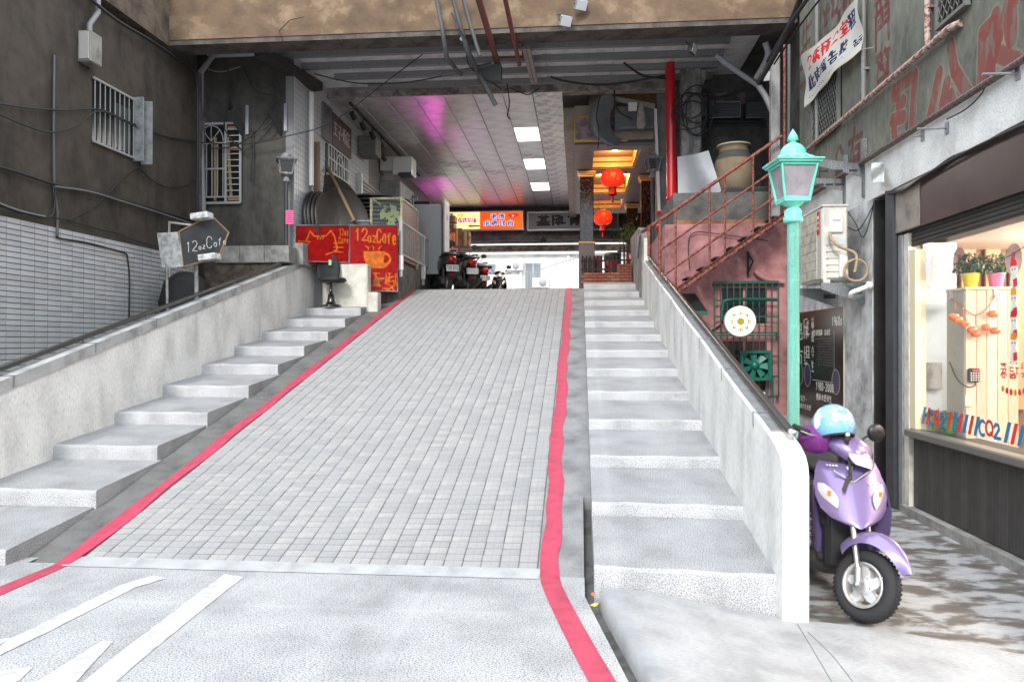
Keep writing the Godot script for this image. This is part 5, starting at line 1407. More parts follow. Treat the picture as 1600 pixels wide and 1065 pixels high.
func right_building():
	var b := thing("building", "grey rendered shop building on the right with faded red painted characters", "building", Vector3(RWX, 0, -7))
	var x := RWX
	# upper painted wall (the painted face is a sheet on the wall block)
	part("wall", MB.new().box2(Vector3(x + 0.004, 3.22, 2.0), Vector3(x + 3, 7.3, -11.3)), M("right_wall", Color.WHITE), b)
	var pm := printed("painted_wall", painted_letters(), 0.95)
	pm.heightmap_enabled = false
	var m := MB.new()
	m.quad(Vector3(x, 3.65, -11.3), Vector3(x, 3.65, -2.5), Vector3(x, 6.85, -2.5), Vector3(x, 6.85, -11.3))
	part("painted_face", m, pm, b)
	part("white_band", MB.new().box2(Vector3(x - 0.03, 3.22, 2.0), Vector3(x + 0.003, 3.65, -11.3)), M("white_wall", Color.WHITE), b)
	part("pier", MB.new().box2(Vector3(x - 0.032, 0.0, -8.5), Vector3(x + 3, 3.219, -11.3)), M("pier_wall", Color(0.66, 0.66, 0.645), 0.9, {"t": "dirt", "s": 0.6, "d": "mottle", "ds": 1.2, "b": 0.4}), b)
	m = MB.new()
	for k in 28: m.rbox(Vector3(x - 0.02, 0.06 + k * 0.115, -11.42), Vector3(0.08, 0.105, 0.22), 0.006)
	stuff(part("edge_bricks", m, M("edge_brick", Color(0.14, 0.1, 0.075), 0.9, {"t": "mottle", "s": 2.0}), b))
	m = MB.new()
	m.box2(Vector3(x + 0.35, 0, -7.84), Vector3(x + 0.4, 3.22, -8.6)); m.box2(Vector3(x - 0.02, 0, -8.46), Vector3(x + 0.4, 3.2, -8.499))
	part("dark_recess", m, M("recess_black", Color(0.03, 0.03, 0.03), 0.4, {"t": "dirt", "s": 0.8}), b)
	part("dark_jamb", MB.new().rbox(Vector3(x + 0.0, 1.6, -7.93), Vector3(0.16, 3.2, 0.2), 0.01), M("jamb", Color(0.04, 0.042, 0.05), 0.5, {"t": "mottle", "s": 1.0}), b)
	part("fascia", MB.new().box2(Vector3(x - 0.05, 2.74, 2.0), Vector3(x + 0.3, 3.2, -7.93)), M("fascia", Color(0.05, 0.036, 0.03), 0.3, {"t": "dirt", "s": 0.7, "spec": 0.6}), b)
	part("fascia_end", MB.new().box2(Vector3(x - 0.056, 2.75, -7.3), Vector3(x - 0.051, 3.19, -7.92)), M("fascia_end", Color(0.3, 0.25, 0.21), 0.8, {"t": "dirt", "s": 1.0}), b)
	m = MB.new()
	for k in 4: m.tube([Vector3(x + 0.02, 2.73 - k * 0.04, 2.0), Vector3(x + 0.02, 2.73 - k * 0.04, -7.8)], 0.026, 8)
	part("rolled_shutter", m, M("shutter_metal", Color(0.06, 0.055, 0.05), 0.6, {"m": 0.3, "t": "mottle", "s": 1.0}), b)
	part("door_post", MB.new().box2(Vector3(x - 0.03, 0.0, -7.6), Vector3(x + 0.12, 2.72, -7.7)), M("post_white", Color(0.62, 0.58, 0.5), 0.7, {"t": "dirt", "s": 1.4}), b)
	part("door_post", MB.new().box2(Vector3(x - 0.045, 0.0, -7.71), Vector3(x + 0.1, 2.72, -7.8)), M("steel_dull", Color.WHITE), b)
	part("window_post", MB.new().box2(Vector3(x - 0.02, 0.84, -7.48), Vector3(x + 0.08, 2.55, -7.595)), M("post_cream", Color(0.62, 0.56, 0.38), 0.6), b)
	part("sill", MB.new().rbox(Vector3(x - 0.01, 0.8, -2.8), Vector3(0.14, 0.07, 9.58), 0.012), M("sill_steel", Color(0.2, 0.19, 0.18), 0.35, {"m": 0.5}), b)
	for k in 78:
		part("cladding_board", MB.new().rbox(Vector3(x + 0.03, 0.425, -7.53 + k * 0.1), Vector3(0.05, 0.67, 0.0955), 0.006), M("board_dark" if k % 3 else "board_dark2", Color(0.045, 0.042, 0.04) if k % 3 else Color(0.055, 0.05, 0.048), 0.55, {"t": "mottle", "s": 1.2}), b)
	part("board_backing", MB.new().box2(Vector3(x + 0.04, 0.0, 2.0), Vector3(x + 0.3, 0.82, -7.59)), M("black", Color.WHITE), b)
	part("kerb", MB.new().box2(Vector3(x - 0.07, 0.0, 2.0), Vector3(x + 0.06, 0.085, -7.7)), M("concrete", Color.WHITE), b)
	# lattice windows upstairs
	for q in [[[1274, 1316], 3.9, 4.9, "lattice_window"], [[1472, 1520], 5.0, 6.2, "lattice_window"]]:
		var d0: float = -onx(q[0][0], 100, x).z; var d1: float = -onx(q[0][1], 100, x).z
		var y0: float = onx((q[0][0] + q[0][1]) / 2.0, 205 if q[1] < 4.5 else 22, x).y
		var y1 := y0 + 1.1
		var w := part("window", MB.new().box2(Vector3(x - 0.015, y0, -d0), Vector3(x + 0.02, y1, -d1)), M("window_dark", Color.WHITE), b)
		m = MB.new()
		m.box2(Vector3(x - 0.06, y0 - 0.03, -d0), Vector3(x - 0.012, y0, -d1)); m.box2(Vector3(x - 0.06, y0, -d0), Vector3(x - 0.012, y1, -d0 + 0.03)); m.box2(Vector3(x - 0.06, y0, -d1 - 0.03), Vector3(x - 0.012, y1, -d1))
		part("frame", m, M("frame_grey", Color(0.12, 0.12, 0.11), 0.6), w)
		m = MB.new()
		var nn := int((d0 - d1) / 0.09)
		for k in range(-8, nn):
			for sgn in [1, -1]:
				var s0 := -d0 + k * 0.09
				var pa := Vector3(x - 0.04 - 0.004 * sgn, y0 if sgn == 1 else y1, s0); var pb := Vector3(x - 0.04 - 0.004 * sgn, y1 if sgn == 1 else y0, s0 + 0.75)
				var ta := clampf((-d0 - s0) / 0.75, 0, 1); var tb := clampf((-d1 - s0) / 0.75, 0, 1)
				if tb > ta: m.tube([pa.lerp(pb, ta), pa.lerp(pb, tb)], 0.006, 4, false)
		part("lattice", m, M("frame_grey", Color.WHITE), w)
	# conduits on the painted wall
	m = MB.new()
	m.tube([Vector3(x - 0.07, 3.66, 1.0), Vector3(x - 0.07, 3.66, -11.3)], 0.03, 8)
	single("rail_pipe", m, M("rail_grey", Color(0.12, 0.115, 0.11), 0.5, {"t": "rust", "s": 2.0}), "long dark pipe along the top of the white band", "pipe")
	m = MB.new()
	m.tube([Vector3(x - 0.06, 4.33, -11.2), Vector3(x - 0.06, 4.33, -6.72)], 0.028, 8)
	m.tube([Vector3(x - 0.06, 4.33, -6.95), Vector3(x - 0.06, 4.33, -6.7), Vector3(x - 0.02, 4.33, -6.6)], 0.034, 8)
	single("rust_pipe", m, M("rust_flaky", Color(0.42, 0.36, 0.33), 0.8, {"t": "rust", "s": 1.6}), "flaky rusted white pipe running level across the painted wall", "pipe")
	for q in [[1450, 82, "white flaking upright pipe joining the rusted level pipe"], [1350, 160, "grey upright pipe beside the hanging banner"], [1277, 215, "grey upright pipe farther left behind the banner"]]:
		m = MB.new()
		var p0 := onx(q[0], q[1], x - 0.05)
		m.tube([Vector3(x - 0.05, 4.35, p0.z), Vector3(x - 0.05, 7.2, p0.z)], 0.028, 8)
		for yy in [4.7, 5.6]: m.box(Vector3(x - 0.03, yy, p0.z), Vector3(0.06, 0.025, 0.07))
		single("upright_pipe", m, M("rust_flaky" if q[0] == 1450 else "pipe_mid", Color(0.18, 0.175, 0.165), 0.6, {"t": "mottle", "s": 1.5}), q[2], "pipe", "upright pipes on the painted wall")
	# corner post and uprights left of the wall
	single("corner_post", MB.new().rbox((onz(1211, 335, 11.55) + onz(1211, 95, 11.55)) / 2, Vector3(0.13, 2.5, 0.13), 0.01), M("post_pale", Color(0.3, 0.29, 0.275), 0.85, {"t": "dirt", "s": Vector3(2, 0.5, 2)}), "pale grey corner post beside the rusty stair top", "post")
	for q in [[1226, 0.02, "rust_red", "thin rusty upright pipe left of the painted wall edge"], [1233, 0.03, "pipe_dark", "dark upright pipe at the edge of the painted wall"]]:
		m = MB.new(); m.tube([onz(q[0], 330, 11.36), onz(q[0], 70, 11.36)], q[1], 7)
		single("upright_pipe", m, M(q[2], Color.WHITE), q[3], "pipe", "upright pipes at the wall edge")
	# banner
	var im := page(384, 288, Color(0.72, 0.71, 0.68))
	ink(im, "2樓辦公室", Vector2(40, 42), Vector2(46, 78), Vector2(56, -2), 5.0, Color(0.75, 0.06, 0.09))
	ink(im, "此處廣告牆", Vector2(36, 150), Vector2(46, 76), Vector2(56, -2), 4.6, Color(0.07, 0.07, 0.24))
	ink(im, "租", Vector2(312, 40), Vector2(52, 86), Vector2.ZERO, 4.6, Color(0.07, 0.07, 0.24))
	ink(im, "意者告元", Vector2(290, 200), Vector2(22, 38), Vector2(23, -1), 2.4, Color(0.07, 0.07, 0.2))
	for k in 10: dab(im, Vector2(30 + k * 13, 254), Vector2(36 + k * 13, 262), 1.6, Color(0.3, 0.3, 0.34))
	for k in 26: dab(im, Vector2(190 + k * 4, 250 - k * 0.4), Vector2(191 + k * 4, 253 - k * 0.4), 1.0, Color(0.3, 0.3, 0.34))
	for y in [2, 3, 284, 285]: path_ink(im, [Vector2(0, y), Vector2(384, y)], 1.0, Color(0.62, 0.5, 0.06))
	var bt := thing("banner", "white hanging banner with red and blue characters over the lattice window", "banner", onx(1300, 120, x - 0.12))
	var c := [onx(1257, 168, x - 0.12), onx(1345, 78, x - 0.12), onx(1343, -8, x - 0.12), onx(1255, 86, x - 0.12)]
	m = MB.new()
	var g := []
	for i in 13:
		var row := []
		for k in 17:
			var u := k / 16.0; var v := i / 12.0
			var p: Vector3 = c[0].lerp(c[1], u).lerp(c[3].lerp(c[2], u), v)
			p += Vector3(0.025 * sin(u * 7.0 + v * 4.0) + 0.012 * sin(u * 17.0 - v * 9.0), -0.05 * sin(PI * u) * v + 0.03 * sin(PI * u) * (1 - v), 0)
			row.append(p)
		g.append(row)
	m.rows(g)
	part("cloth", m, printed("banner_print", im, 0.8), bt)
	for q in [[c[3], Vector3(0.1, 0.12, -0.2)], [c[2], Vector3(0.08, 0.15, 0.15)], [c[1], Vector3(0.1, -0.02, 0.12)], [c[0], Vector3(0.11, -0.06, -0.1)]]:
		part("tie_cord", MB.new().tube([q[0], q[0] + q[1]], 0.006, 5), M("cable_grey", Color.WHITE), bt)
	# angle brackets behind the green lamp
	for q in [[1252, 1352, 250, 266, "upper perforated angle bracket behind the green lamp head"], [1258, 1322, 283, 288, "lower perforated angle bracket behind the green lamp head"]]:
		var p1 := onx(q[1], q[3], x - 0.02)
		var t := thing("angle_bracket", q[4], "bracket", p1, "perforated brackets behind the lamp")
		var p0 := onz(q[0], q[2], -p1.z + 0.0)
		m = MB.new()
		m.prism([Vector2(p0.x, p0.y - 0.02), Vector2(x, p1.y - 0.09), Vector2(x, p1.y + 0.06), Vector2(p0.x, p0.y + 0.04)], pz_frame(-p1.z), 0.012)
		part("arm", m, M("galvanised", Color.WHITE), t)
		m = MB.new()
		for k in 3: m.rbox(Vector3(lerpf(p0.x, x, 0.35 + k * 0.22), p1.y + 0.0, p1.z + 0.013), Vector3(0.09, 0.025, 0.006), 0.003)
		part("slots", m, M("black", Color.WHITE), t)
		part("upright", MB.new().box2(Vector3(x - 0.05, p1.y - 0.3, p1.z - 0.02), Vector3(x - 0.004, p1.y + 0.35, p1.z + 0.03)), M("galvanised", Color.WHITE), t)
	# air conditioner outdoor unit
	var z_front := -8.5
	var u0 := onz(1286, 438, 8.75); var u1 := onz(1325, 322, 8.75)
	var ac := thing("air_conditioner", "cream air conditioner outdoor unit on brackets beside the green lamp post", "air conditioner", Vector3((u0.x + u1.x) / 2, u0.y, -9.1))
	var cx := (u0.x + u1.x) / 2; var hh := u1.y - u0.y; var ww := u1.x - u0.x; var cy := (u0.y + u1.y) / 2
	part("body", MB.new().rbox(Vector3(cx, cy, -9.15), Vector3(ww, hh, 0.8), 0.012), M("ac_cream", Color(0.66, 0.63, 0.56), 0.45, {"t": "mottle", "s": 0.8}), ac)
	part("top_panel", MB.new().rbox(Vector3(cx, cy + hh / 2 + 0.01, -9.15), Vector3(ww + 0.02, 0.025, 0.82), 0.006), M("ac_cream", Color.WHITE), ac)
	part("side_panel", MB.new().rbox(Vector3(cx + 0.02, cy, -8.745), Vector3(ww - 0.07, hh - 0.06, 0.012), 0.004), M("ac_cream", Color.WHITE), ac)
	part("service_cover", MB.new().rbox(Vector3(cx + 0.0, cy + hh * 0.27, -8.725), Vector3(ww * 0.55, hh * 0.26, 0.03), 0.01), M("ac_cover", Color(0.7, 0.67, 0.6), 0.45), ac)
	part("handle", MB.new().rbox(Vector3(cx + 0.0, cy + hh * 0.33, -8.705), Vector3(ww * 0.32, 0.045, 0.02), 0.006), M("ac_cover", Color.WHITE), ac)
	part("cable_cover", MB.new().rbox(Vector3(cx + ww * 0.28, cy - hh * 0.31, -8.71), Vector3(ww * 0.33, hh * 0.32, 0.06), 0.015), M("ac_cover", Color.WHITE), ac)
	for k in 6: part("louvre", MB.new().box(Vector3(cx - ww * 0.1, cy - hh * 0.02 - k * hh * 0.09, -8.737), Vector3(ww * 0.55, 0.006, 0.012)), M("ac_shadow", Color(0.35, 0.33, 0.3), 0.6), ac)
	var gr := part("fan_panel", MB.new().rbox(Vector3(cx - ww / 2 - 0.004, cy, -9.15), Vector3(0.012, hh - 0.04, 0.76), 0.004), M("ac_side", Color(0.42, 0.41, 0.37), 0.5), ac)
	m = MB.new()
	for k in 7:
		for j in 9:
			m.box(Vector3(cx - ww / 2 - 0.014, cy - hh * 0.4 + k * hh * 0.133, -8.95 - j * 0.065), Vector3(0.008, hh * 0.127, 0.061))
	part("mesh_guard", m, M("ac_guard", Color(0.5, 0.47, 0.38), 0.6, {"t": "dirt", "s": 2.0}), gr)
	m = MB.new(); m.box(Vector3(cx - ww / 2 - 0.013, cy + hh * 0.3, -8.87), Vector3(0.004, 0.26, 0.09))
	part("red_sticker", m, M("red_plastic", Color.WHITE), ac)
	m = MB.new()
	for k in 3: m.box(Vector3(cx - ww / 2 - 0.0155, cy + hh * 0.3 + 0.06 - k * 0.06, -8.87), Vector3(0.002, 0.035, 0.05))
	part("sticker_marks", m, M("white_paint", Color.WHITE), ac)
	part("label_plate", MB.new().box(Vector3(cx + ww * 0.25, cy + hh * 0.02, -8.737), Vector3(ww * 0.3, hh * 0.09, 0.006)), M("label_grey", Color(0.5, 0.52, 0.54), 0.4), ac)
	for q in [[8.72, "nearer"], [9.6, "farther"]]:
		var t := thing("wall_bracket", "galvanised bracket with slots under the %s end of the cream air conditioner" % q[1], "bracket", Vector3(x, u0.y, -q[0]), "brackets under the air conditioner")
		m = MB.new()
		m.prism([Vector2(u0.x - 0.03, u0.y - 0.1), Vector2(x - 0.03, u0.y - 0.27), Vector2(x - 0.03, u0.y - 0.03), Vector2(u0.x - 0.03, u0.y - 0.03)], pz_frame(q[0]), 0.014)
		part("arm", m, M("galvanised", Color.WHITE), t)
		m = MB.new(); m.rbox(Vector3(lerpf(u0.x, x, 0.72), u0.y - 0.13, -q[0] + 0.016), Vector3(0.14, 0.05, 0.005), 0.002)
		part("slot", m, M("black", Color.WHITE), t)
		part("foot", MB.new().rbox(Vector3(u0.x + 0.04, u0.y - 0.012, -q[0] - 0.03), Vector3(0.07, 0.035, 0.06), 0.006), M("white_metal", Color.WHITE), t)
	var h := thing("hose", "beige insulated hose coiled beside the cream air conditioner", "hose", onz(1336, 412, 8.7))
	m = MB.new()
	m.tube(curve([onz(1297, 362, 8.68), onz(1299, 372, 8.66), onz(1310, 384, 8.62), onz(1325, 390, 8.62), onz(1337, 396, 8.6), onz(1339, 408, 8.58), onz(1336, 425, 8.58)], 4), 0.016, 7)
	var ringp := []
	for k in 22: ringp.append(onz(1338 + 18 * cos(k * 0.32 - 1.7), 422 + 17 * sin(k * 0.32 - 1.7), 8.58 + 0.002 * k))
	m.tube(ringp, 0.014, 7)
	part("coil", m, M("hose_beige", Color(0.42, 0.3, 0.18), 0.7, {"t": "mottle", "s": 3.0}), h)
	m = MB.new(); m.tube(curve([onz(1330, 462, 8.6), onz(1332, 457, 8.56), onz(1345, 452, 8.52), onz(1360, 446, 8.53)], 4), 0.028, 8)
	m.lathe([Vector2(0.0, 0.0), Vector2(0.045, 0.0), Vector2(0.045, 0.05), Vector2(0.0, 0.05)], 10, Transform3D(Basis(Vector3.BACK, PI / 2), onz(1363, 446, 8.5)))
	single("elbow_pipe", m, M("white_metal", Color.WHITE), "short white elbow pipe under the cream air conditioner", "pipe")
	# poster
	var P := page(512, 640, Color(0.035, 0.033, 0.032))
	for yy in 240:
		for xx in 512:
			var k := pow(1.0 - yy / 240.0, 1.3) * 0.8
			P.set_pixel(xx, yy, Color(0.035, 0.033, 0.032).lerp(Color(0.42, 0.24, 0.12), k))
	var wh := Color(0.8, 0.8, 0.78)
	ink(P, "惠市", Vector2(30, 60), Vector2(70, 120), Vector2(0, 160), 4.0, wh)
	ink(P, "隆場", Vector2(112, 46), Vector2(70, 130), Vector2(0, 168), 4.0, wh)
	ink(P, "前世今生", Vector2(196, 40), Vector2(32, 70), Vector2(0, 86), 2.4, wh)
	ink(P, "1960s", Vector2(410, 50), Vector2(18, 50), Vector2(19, 0), 3.0, wh)
	ink(P, "前生市場基隆商店城式成", Vector2(206, 116), Vector2(17, 34), Vector2(19, 0), 2.0, wh)
	for k in 11:
		for j in int(26 - 4 * absf(sin(k * 2.0))):
			if rng.randi() % 9: dab(P, Vector2(420 - j * 7, 165 + k * 15), Vector2(417 - j * 7, 170 + k * 15), 1.4, Color(0.5, 0.5, 0.5))
	path_ink(P, [Vector2(430, 130), Vector2(430, 390)], 1.6, wh); path_ink(P, [Vector2(210, 410), Vector2(404, 410)], 1.6, wh)
	for q in [[60, 380, Color(0.2, 0.16, 0.15)], [150, 384, Color(0.2, 0.1, 0.3)], [446, 400, Color(0.28, 0.24, 0.34)]]:
		for k in 40:
			var y2: float = q[1] - 60 + k * 3.2
			var hw := sqrt(maxf(0.0, 1.0 - pow((k - 20) / 20.0, 2.0))) * 34
			var tone: Color = q[2]
			dab(P, Vector2(q[0] - hw, y2), Vector2(q[0] + hw, y2), 2.0, tone.lightened(0.12 * sin(k * 1.3)))
		var ov := []
		for k in 25: ov.append(Vector2(q[0] + cos(TAU * k / 24.0) * 37, q[1] + 4 + sin(TAU * k / 24.0) * 68))
		path_ink(P, ov, 1.5, wh)
	ink(P, "1980-2000", Vector2(246, 420), Vector2(19, 48), Vector2(20, 0), 3.0, wh)
	ink(P, "惠隆市場世生", Vector2(250, 486), Vector2(24, 40), Vector2(27, 0), 2.0, wh)
	ink(P, "2021-", Vector2(48, 520), Vector2(18, 34), Vector2(20, 0), 2.4, wh)
	ink(P, "前世今生市場", Vector2(48, 568), Vector2(22, 34), Vector2(24, 0), 2.0, wh)
	for k in 4:
		for j in 28: dab(P, Vector2(252 + j * 7, 542 + k * 16), Vector2(254 + j * 7, 546 + k * 16), 1.3, Color(0.42, 0.42, 0.42))
		if k < 2:
			for j in 18: dab(P, Vector2(48 + j * 7, 614 + k * 14), Vector2(50 + j * 7, 617 + k * 14), 1.3, Color(0.42, 0.42, 0.42))
	path_ink(P, [Vector2(60, 446), Vector2(60, 510)], 1.5, wh)
	var pa := onx(1243, 645, x - 0.05); var pb := onx(1318, 478, x - 0.05)
	var pt := thing("poster", "tall black poster about the old market with white writing and timeline", "poster", pa)
	part("board", MB.new().box2(Vector3(x - 0.048, pa.y, pa.z), Vector3(x - 0.034, pb.y, pb.z)), M("board_edge", Color(0.45, 0.38, 0.3), 0.6), pt)
	m = MB.new(); m.quad(Vector3(x - 0.051, pa.y + 0.005, pa.z + 0.005), Vector3(x - 0.051, pa.y + 0.005, pb.z - 0.005), Vector3(x - 0.051, pb.y - 0.005, pb.z - 0.005), Vector3(x - 0.051, pb.y - 0.005, pa.z + 0.005))
	part("print", m, printed("poster_print", P, 0.35), pt)
	# torn pale sheet at the band end
	m = MB.new()
	g = []
	for i in 6:
		var row := []
		for k in 5: row.append(onx(1362 + k * 5, 254 + i * 6, x - 0.07 - 0.05 * sin(i * 0.9 + k * 0.6) - 0.02 * i))
		g.append(row)
	g.reverse()
	m.rows(g)
	single("torn_sheet", m, M("white_paint", Color.WHITE), "crumpled pale sheet stuck at the end of the white band", "sheet")
	for q in [[1443, 212, "small hook bracket leftmost on the white band"], [1481, 200, "rusty rod bracket on the white band under the painted character"], [1592, 114, "steel arm bracket at the right end of the white band"]]:
		var p := onx(q[0], q[1], x - 0.03)
		m = MB.new(); m.box2(p + Vector3(-0.01, -0.05, -0.03), p + Vector3(0.0, 0.05, 0.03)); m.tube([p, p + Vector3(-0.25 if q[0] > 1450 else -0.08, 0.0, 0.0)], 0.01, 6)
		single("small_bracket", m, M("steel_dull", Color.WHITE), q[2], "bracket", "small brackets on the white band")

# ------------------------------------------------------------------ shop window and its inside
func shop():
	var x := RWX
	var sh := thing("shop_window", "large shop window over dark boards with stickers and plants inside", "shop window", Vector3(x, 0.84, -5))
	var m := MB.new()
	m.quad(Vector3(x + 0.03, 0.84, -7.5), Vector3(x + 0.03, 0.84, 1.9), Vector3(x + 0.03, 2.56, 1.9), Vector3(x + 0.03, 2.56, -7.5))
	part("pane", m, glass("shop_glass", 0.06), sh)
	# room behind
	var room := MB.new()
	room.box2(Vector3(x + 2.6, 0, 2), Vector3(x + 2.8, 3.1, -8.4))
	part("back_wall", room, M("shop_back", Color(0.42, 0.26, 0.15), 0.8, {"t": "mottle", "s": 0.7}), sh)
	part("ceiling", MB.new().box2(Vector3(x + 0.31, 2.62, 2), Vector3(x + 2.8, 2.8, -8.4)), M("shop_ceiling", Color(0.7, 0.62, 0.54), 0.7), sh)
	part("floor", MB.new().box2(Vector3(x + 0.3, -0.1, 2), Vector3(x + 2.8, 0.02, -8.4)), M("shop_floor", Color(0.3, 0.25, 0.2), 0.6), sh)
	part("end_wall", MB.new().box2(Vector3(x + 0.41, 0, -8.2), Vector3(x + 2.8, 3.1, -8.4)), M("shop_end_brown", Color(0.16, 0.075, 0.035), 0.8), sh)
	part("pale_wall", MB.new().box2(Vector3(x + 0.09, 0, -7.57), Vector3(x + 0.4, 2.62, -7.65)), M("shop_end", Color(0.5, 0.57, 0.62), 0.8, {"t": "fine", "s": Vector3(1, 6, 1)}), sh)
	part("end_wall", MB.new().box2(Vector3(x + 0.12, 0, 2.0), Vector3(x + 2.8, 3.1, 2.2)), M("shop_end", Color.WHITE), sh)
	for k in 9:
		part("wood_slat", MB.new().rbox(Vector3(x + 0.55 + k * 0.24, 1.8, -8.16), Vector3(0.15, 1.65, 0.05), 0.008), M("slat_wood", Color(0.5, 0.27, 0.14), 0.6, {"t": "fine", "s": Vector3(4, 0.4, 4)}), sh)
	single("grey_panel", MB.new().box2(onz(1448, 608, 7.55), onz(1472, 566, 7.55) + Vector3(0, 0, 0.01)), M("panel_grey", Color(0.32, 0.32, 0.31), 0.8, {"t": "peel", "s": 1.5}), "grey worn panel low inside the shop window at the left", "panel")
	for k in 3:
		var at := Vector3(x + 1.4, 2.6, [-6.8, -4.6, -2.2][k])
		var f := thing("downlight", ["round downlight deepest inside the shop ceiling", "second round downlight inside the shop ceiling", "shop downlight nearest the street end"][k], "downlight", at, "downlights in the shop")
		part("lens", MB.new().lathe([Vector2(0.0, -0.008), Vector2(0.09, -0.006), Vector2(0.1, 0.01)], 16, Transform3D(Basis(), at)), M("lamp_warm", Color.WHITE), f)
		var l := OmniLight3D.new(); l.name = "light"; l.light_energy = 2.1; l.light_color = Color(1.0, 0.96, 0.9); l.light_size = 0.09; l.omni_range = 10; l.omni_attenuation = 2.0; l.shadow_enabled = true
		l.position = Vector3(0, -0.12, 0); f.add_child(l)
	# tall cabinet: its broad side faces the street end
	var CD := 6.98
	var c0 := onz(1510, 690, CD); var c1 := onz(1592, 452, CD)
	var cb := thing("cabinet", "tall pale wood cabinet standing just inside the shop window", "cabinet", Vector3(c0.x, 0, -CD))
	var top := c1.y
	for k in 5:
		var z0 := lerpf(c0.x, c1.x, k / 5.0); var z1 := lerpf(c0.x, c1.x, (k + 1) / 5.0)
		part("board", MB.new().rbox(Vector3((z0 + z1) / 2, top / 2, -CD - 0.02), Vector3(z1 - z0 - 0.003, top, 0.04), 0.003), M("pale_wood%d" % (k % 3), [Color(0.66, 0.56, 0.4), Color(0.6, 0.5, 0.36), Color(0.7, 0.61, 0.46)][k % 3], 0.55, {"t": "fine", "s": Vector3(3, 0.25, 3)}), cb)
	for k in 2: part("side_board", MB.new().rbox(Vector3(c0.x + 0.02, top / 2, -CD - 0.12 - k * 0.152), Vector3(0.04, top, 0.15), 0.003), M("side_wood", Color(0.4, 0.36, 0.29), 0.6, {"t": "fine", "s": Vector3(3, 0.25, 3)}), cb)
	part("top_board", MB.new().rbox(Vector3((c0.x + c1.x) / 2, top + 0.012, -CD - 0.17), Vector3(c1.x - c0.x + 0.02, 0.024, 0.36), 0.005), M("pale_wood0", Color.WHITE), cb)
	# keypad telephone
	var kc := onz(1522, 586, CD - 0.03)
	var kp := thing("keypad", "black keypad phone with red display on the pale cabinet", "phone", kc)
	part("body", MB.new().rbox(kc, Vector3(0.1, 0.125, 0.04), 0.012), M("black_gloss", Color.WHITE), kp)
	part("display", MB.new().box(kc + Vector3(0.01, 0.042, 0.022), Vector3(0.055, 0.018, 0.004)), M("display_red", Color(0.3, 0.0, 0.0), 0.3, {"em": Color(1.0, 0.08, 0.06), "ee": 0.6}), kp)
	for r in 4:
		for k in 4: part("key", MB.new().rbox(kc + Vector3(-0.03 + k * 0.02, 0.018 - r * 0.02, 0.022), Vector3(0.014, 0.013, 0.006), 0.003), M("key_grey", Color(0.5, 0.5, 0.5), 0.5), kp)
	m = MB.new(); m.tube(curve([onx(1484, 565, c0.x - 0.02), onx(1496, 592, c0.x - 0.02), onz(1512, 604, CD - 0.03), onz(1524, 602, CD - 0.03), onz(1524, 594, CD - 0.02)], 4), 0.005, 5)
	single("phone_cord", m, M("cable", Color.WHITE), "black phone cord drooping left from the keypad phone", "cord")
	single("switch_plate", MB.new().rbox(onz(1514, 626, CD - 0.01), Vector3(0.06, 0.1, 0.015), 0.005), M("switch_cream", Color(0.72, 0.66, 0.42), 0.5), "cream switch plate low on the pale cabinet", "switch")
	# plants
	for q in [[1517, 0, 1, "yellow", Color(0.72, 0.62, 0.06), "bushy green plant in a yellow pot on the cabinet top"], [1557, 0, 1, "pink", Color(0.7, 0.2, 0.42), "bushy green plant in a pink pot on the cabinet top"], [1466, 664, 0, "yellow", Color(0.72, 0.62, 0.06), "low grey green plant in a yellow pot on the window ledge"], [1485, 667, 0, "lime", Color(0.12, 0.5, 0.05), "low grey green plant in a lime green pot on the window ledge"]]:
		var at := onz(q[0], 445, CD + 0.12) if q[2] else onx(q[0], q[1], x + 0.16)
		at.y = top + 0.025 if q[2] else 0.84
		var t := thing("potted_plant", q[5], "potted plant", at, "potted plants in the shop window")
		m = MB.new(); m.lathe([Vector2(0.0, 0.0), Vector2(0.05, 0.0), Vector2(0.072, 0.12), Vector2(0.08, 0.125), Vector2(0.072, 0.13), Vector2(0.06, 0.11), Vector2(0.0, 0.108)], 20, Transform3D(Basis(), at))
		part("pot", m, M("pot_" + q[3], q[4], 0.4), t)
		m = MB.new()
		var rr := 0.14 if q[2] else 0.13
		for k in 420:
			var dir := Vector3(rng.randfn(), absf(rng.randfn()) * (1.1 if q[2] else 0.45), rng.randfn()).normalized()
			var p := at + Vector3(0, 0.125, 0) + dir * rr * pow(rng.randf(), 0.4) * Vector3(1, 1.25 if q[2] else 0.55, 1)
			var bs := Basis(Vector3(rng.randf() - 0.5, rng.randf(), rng.randf() - 0.5).normalized(), rng.randf() * TAU)
			var l := 0.03 if q[2] else 0.02
			m.tri(p + bs * Vector3(-l * 0.3, 0, 0), p + bs * Vector3(l * 0.3, 0, 0), p + bs * Vector3(0, l, l * 0.3))
			m.tri(p + bs * Vector3(-l * 0.2, l * 0.5, 0.01), p + bs * Vector3(0.0, 0, 0), p + bs * Vector3(l * 0.5, l * 0.9, 0))
		part("foliage", m, M("leaf" if q[2] else "leaf_grey", Color.WHITE), t)
	# persimmon garland: string, clips and eight fruits
	var GD := CD - 0.03
	m = MB.new(); m.tube(curve([onx(1487, 466, c0.x - 0.02), onx(1505, 480, c0.x - 0.02), onz(1524, 492, GD), onz(1540, 484, GD), onz(1556, 461, GD)], 5), 0.005, 5)
	for q in [[1493, 470, 482], [1505, 480, 498], [1525, 492, 508], [1547, 476, 488]]: m.tube([onz(q[0], q[1], GD - 0.02), onz(q[0], q[2], GD - 0.02)], 0.003, 4)
	single("garland_string", m, M("string_red", Color(0.4, 0.12, 0.06), 0.8), "red brown string swagged across the cabinet between two clips", "string")
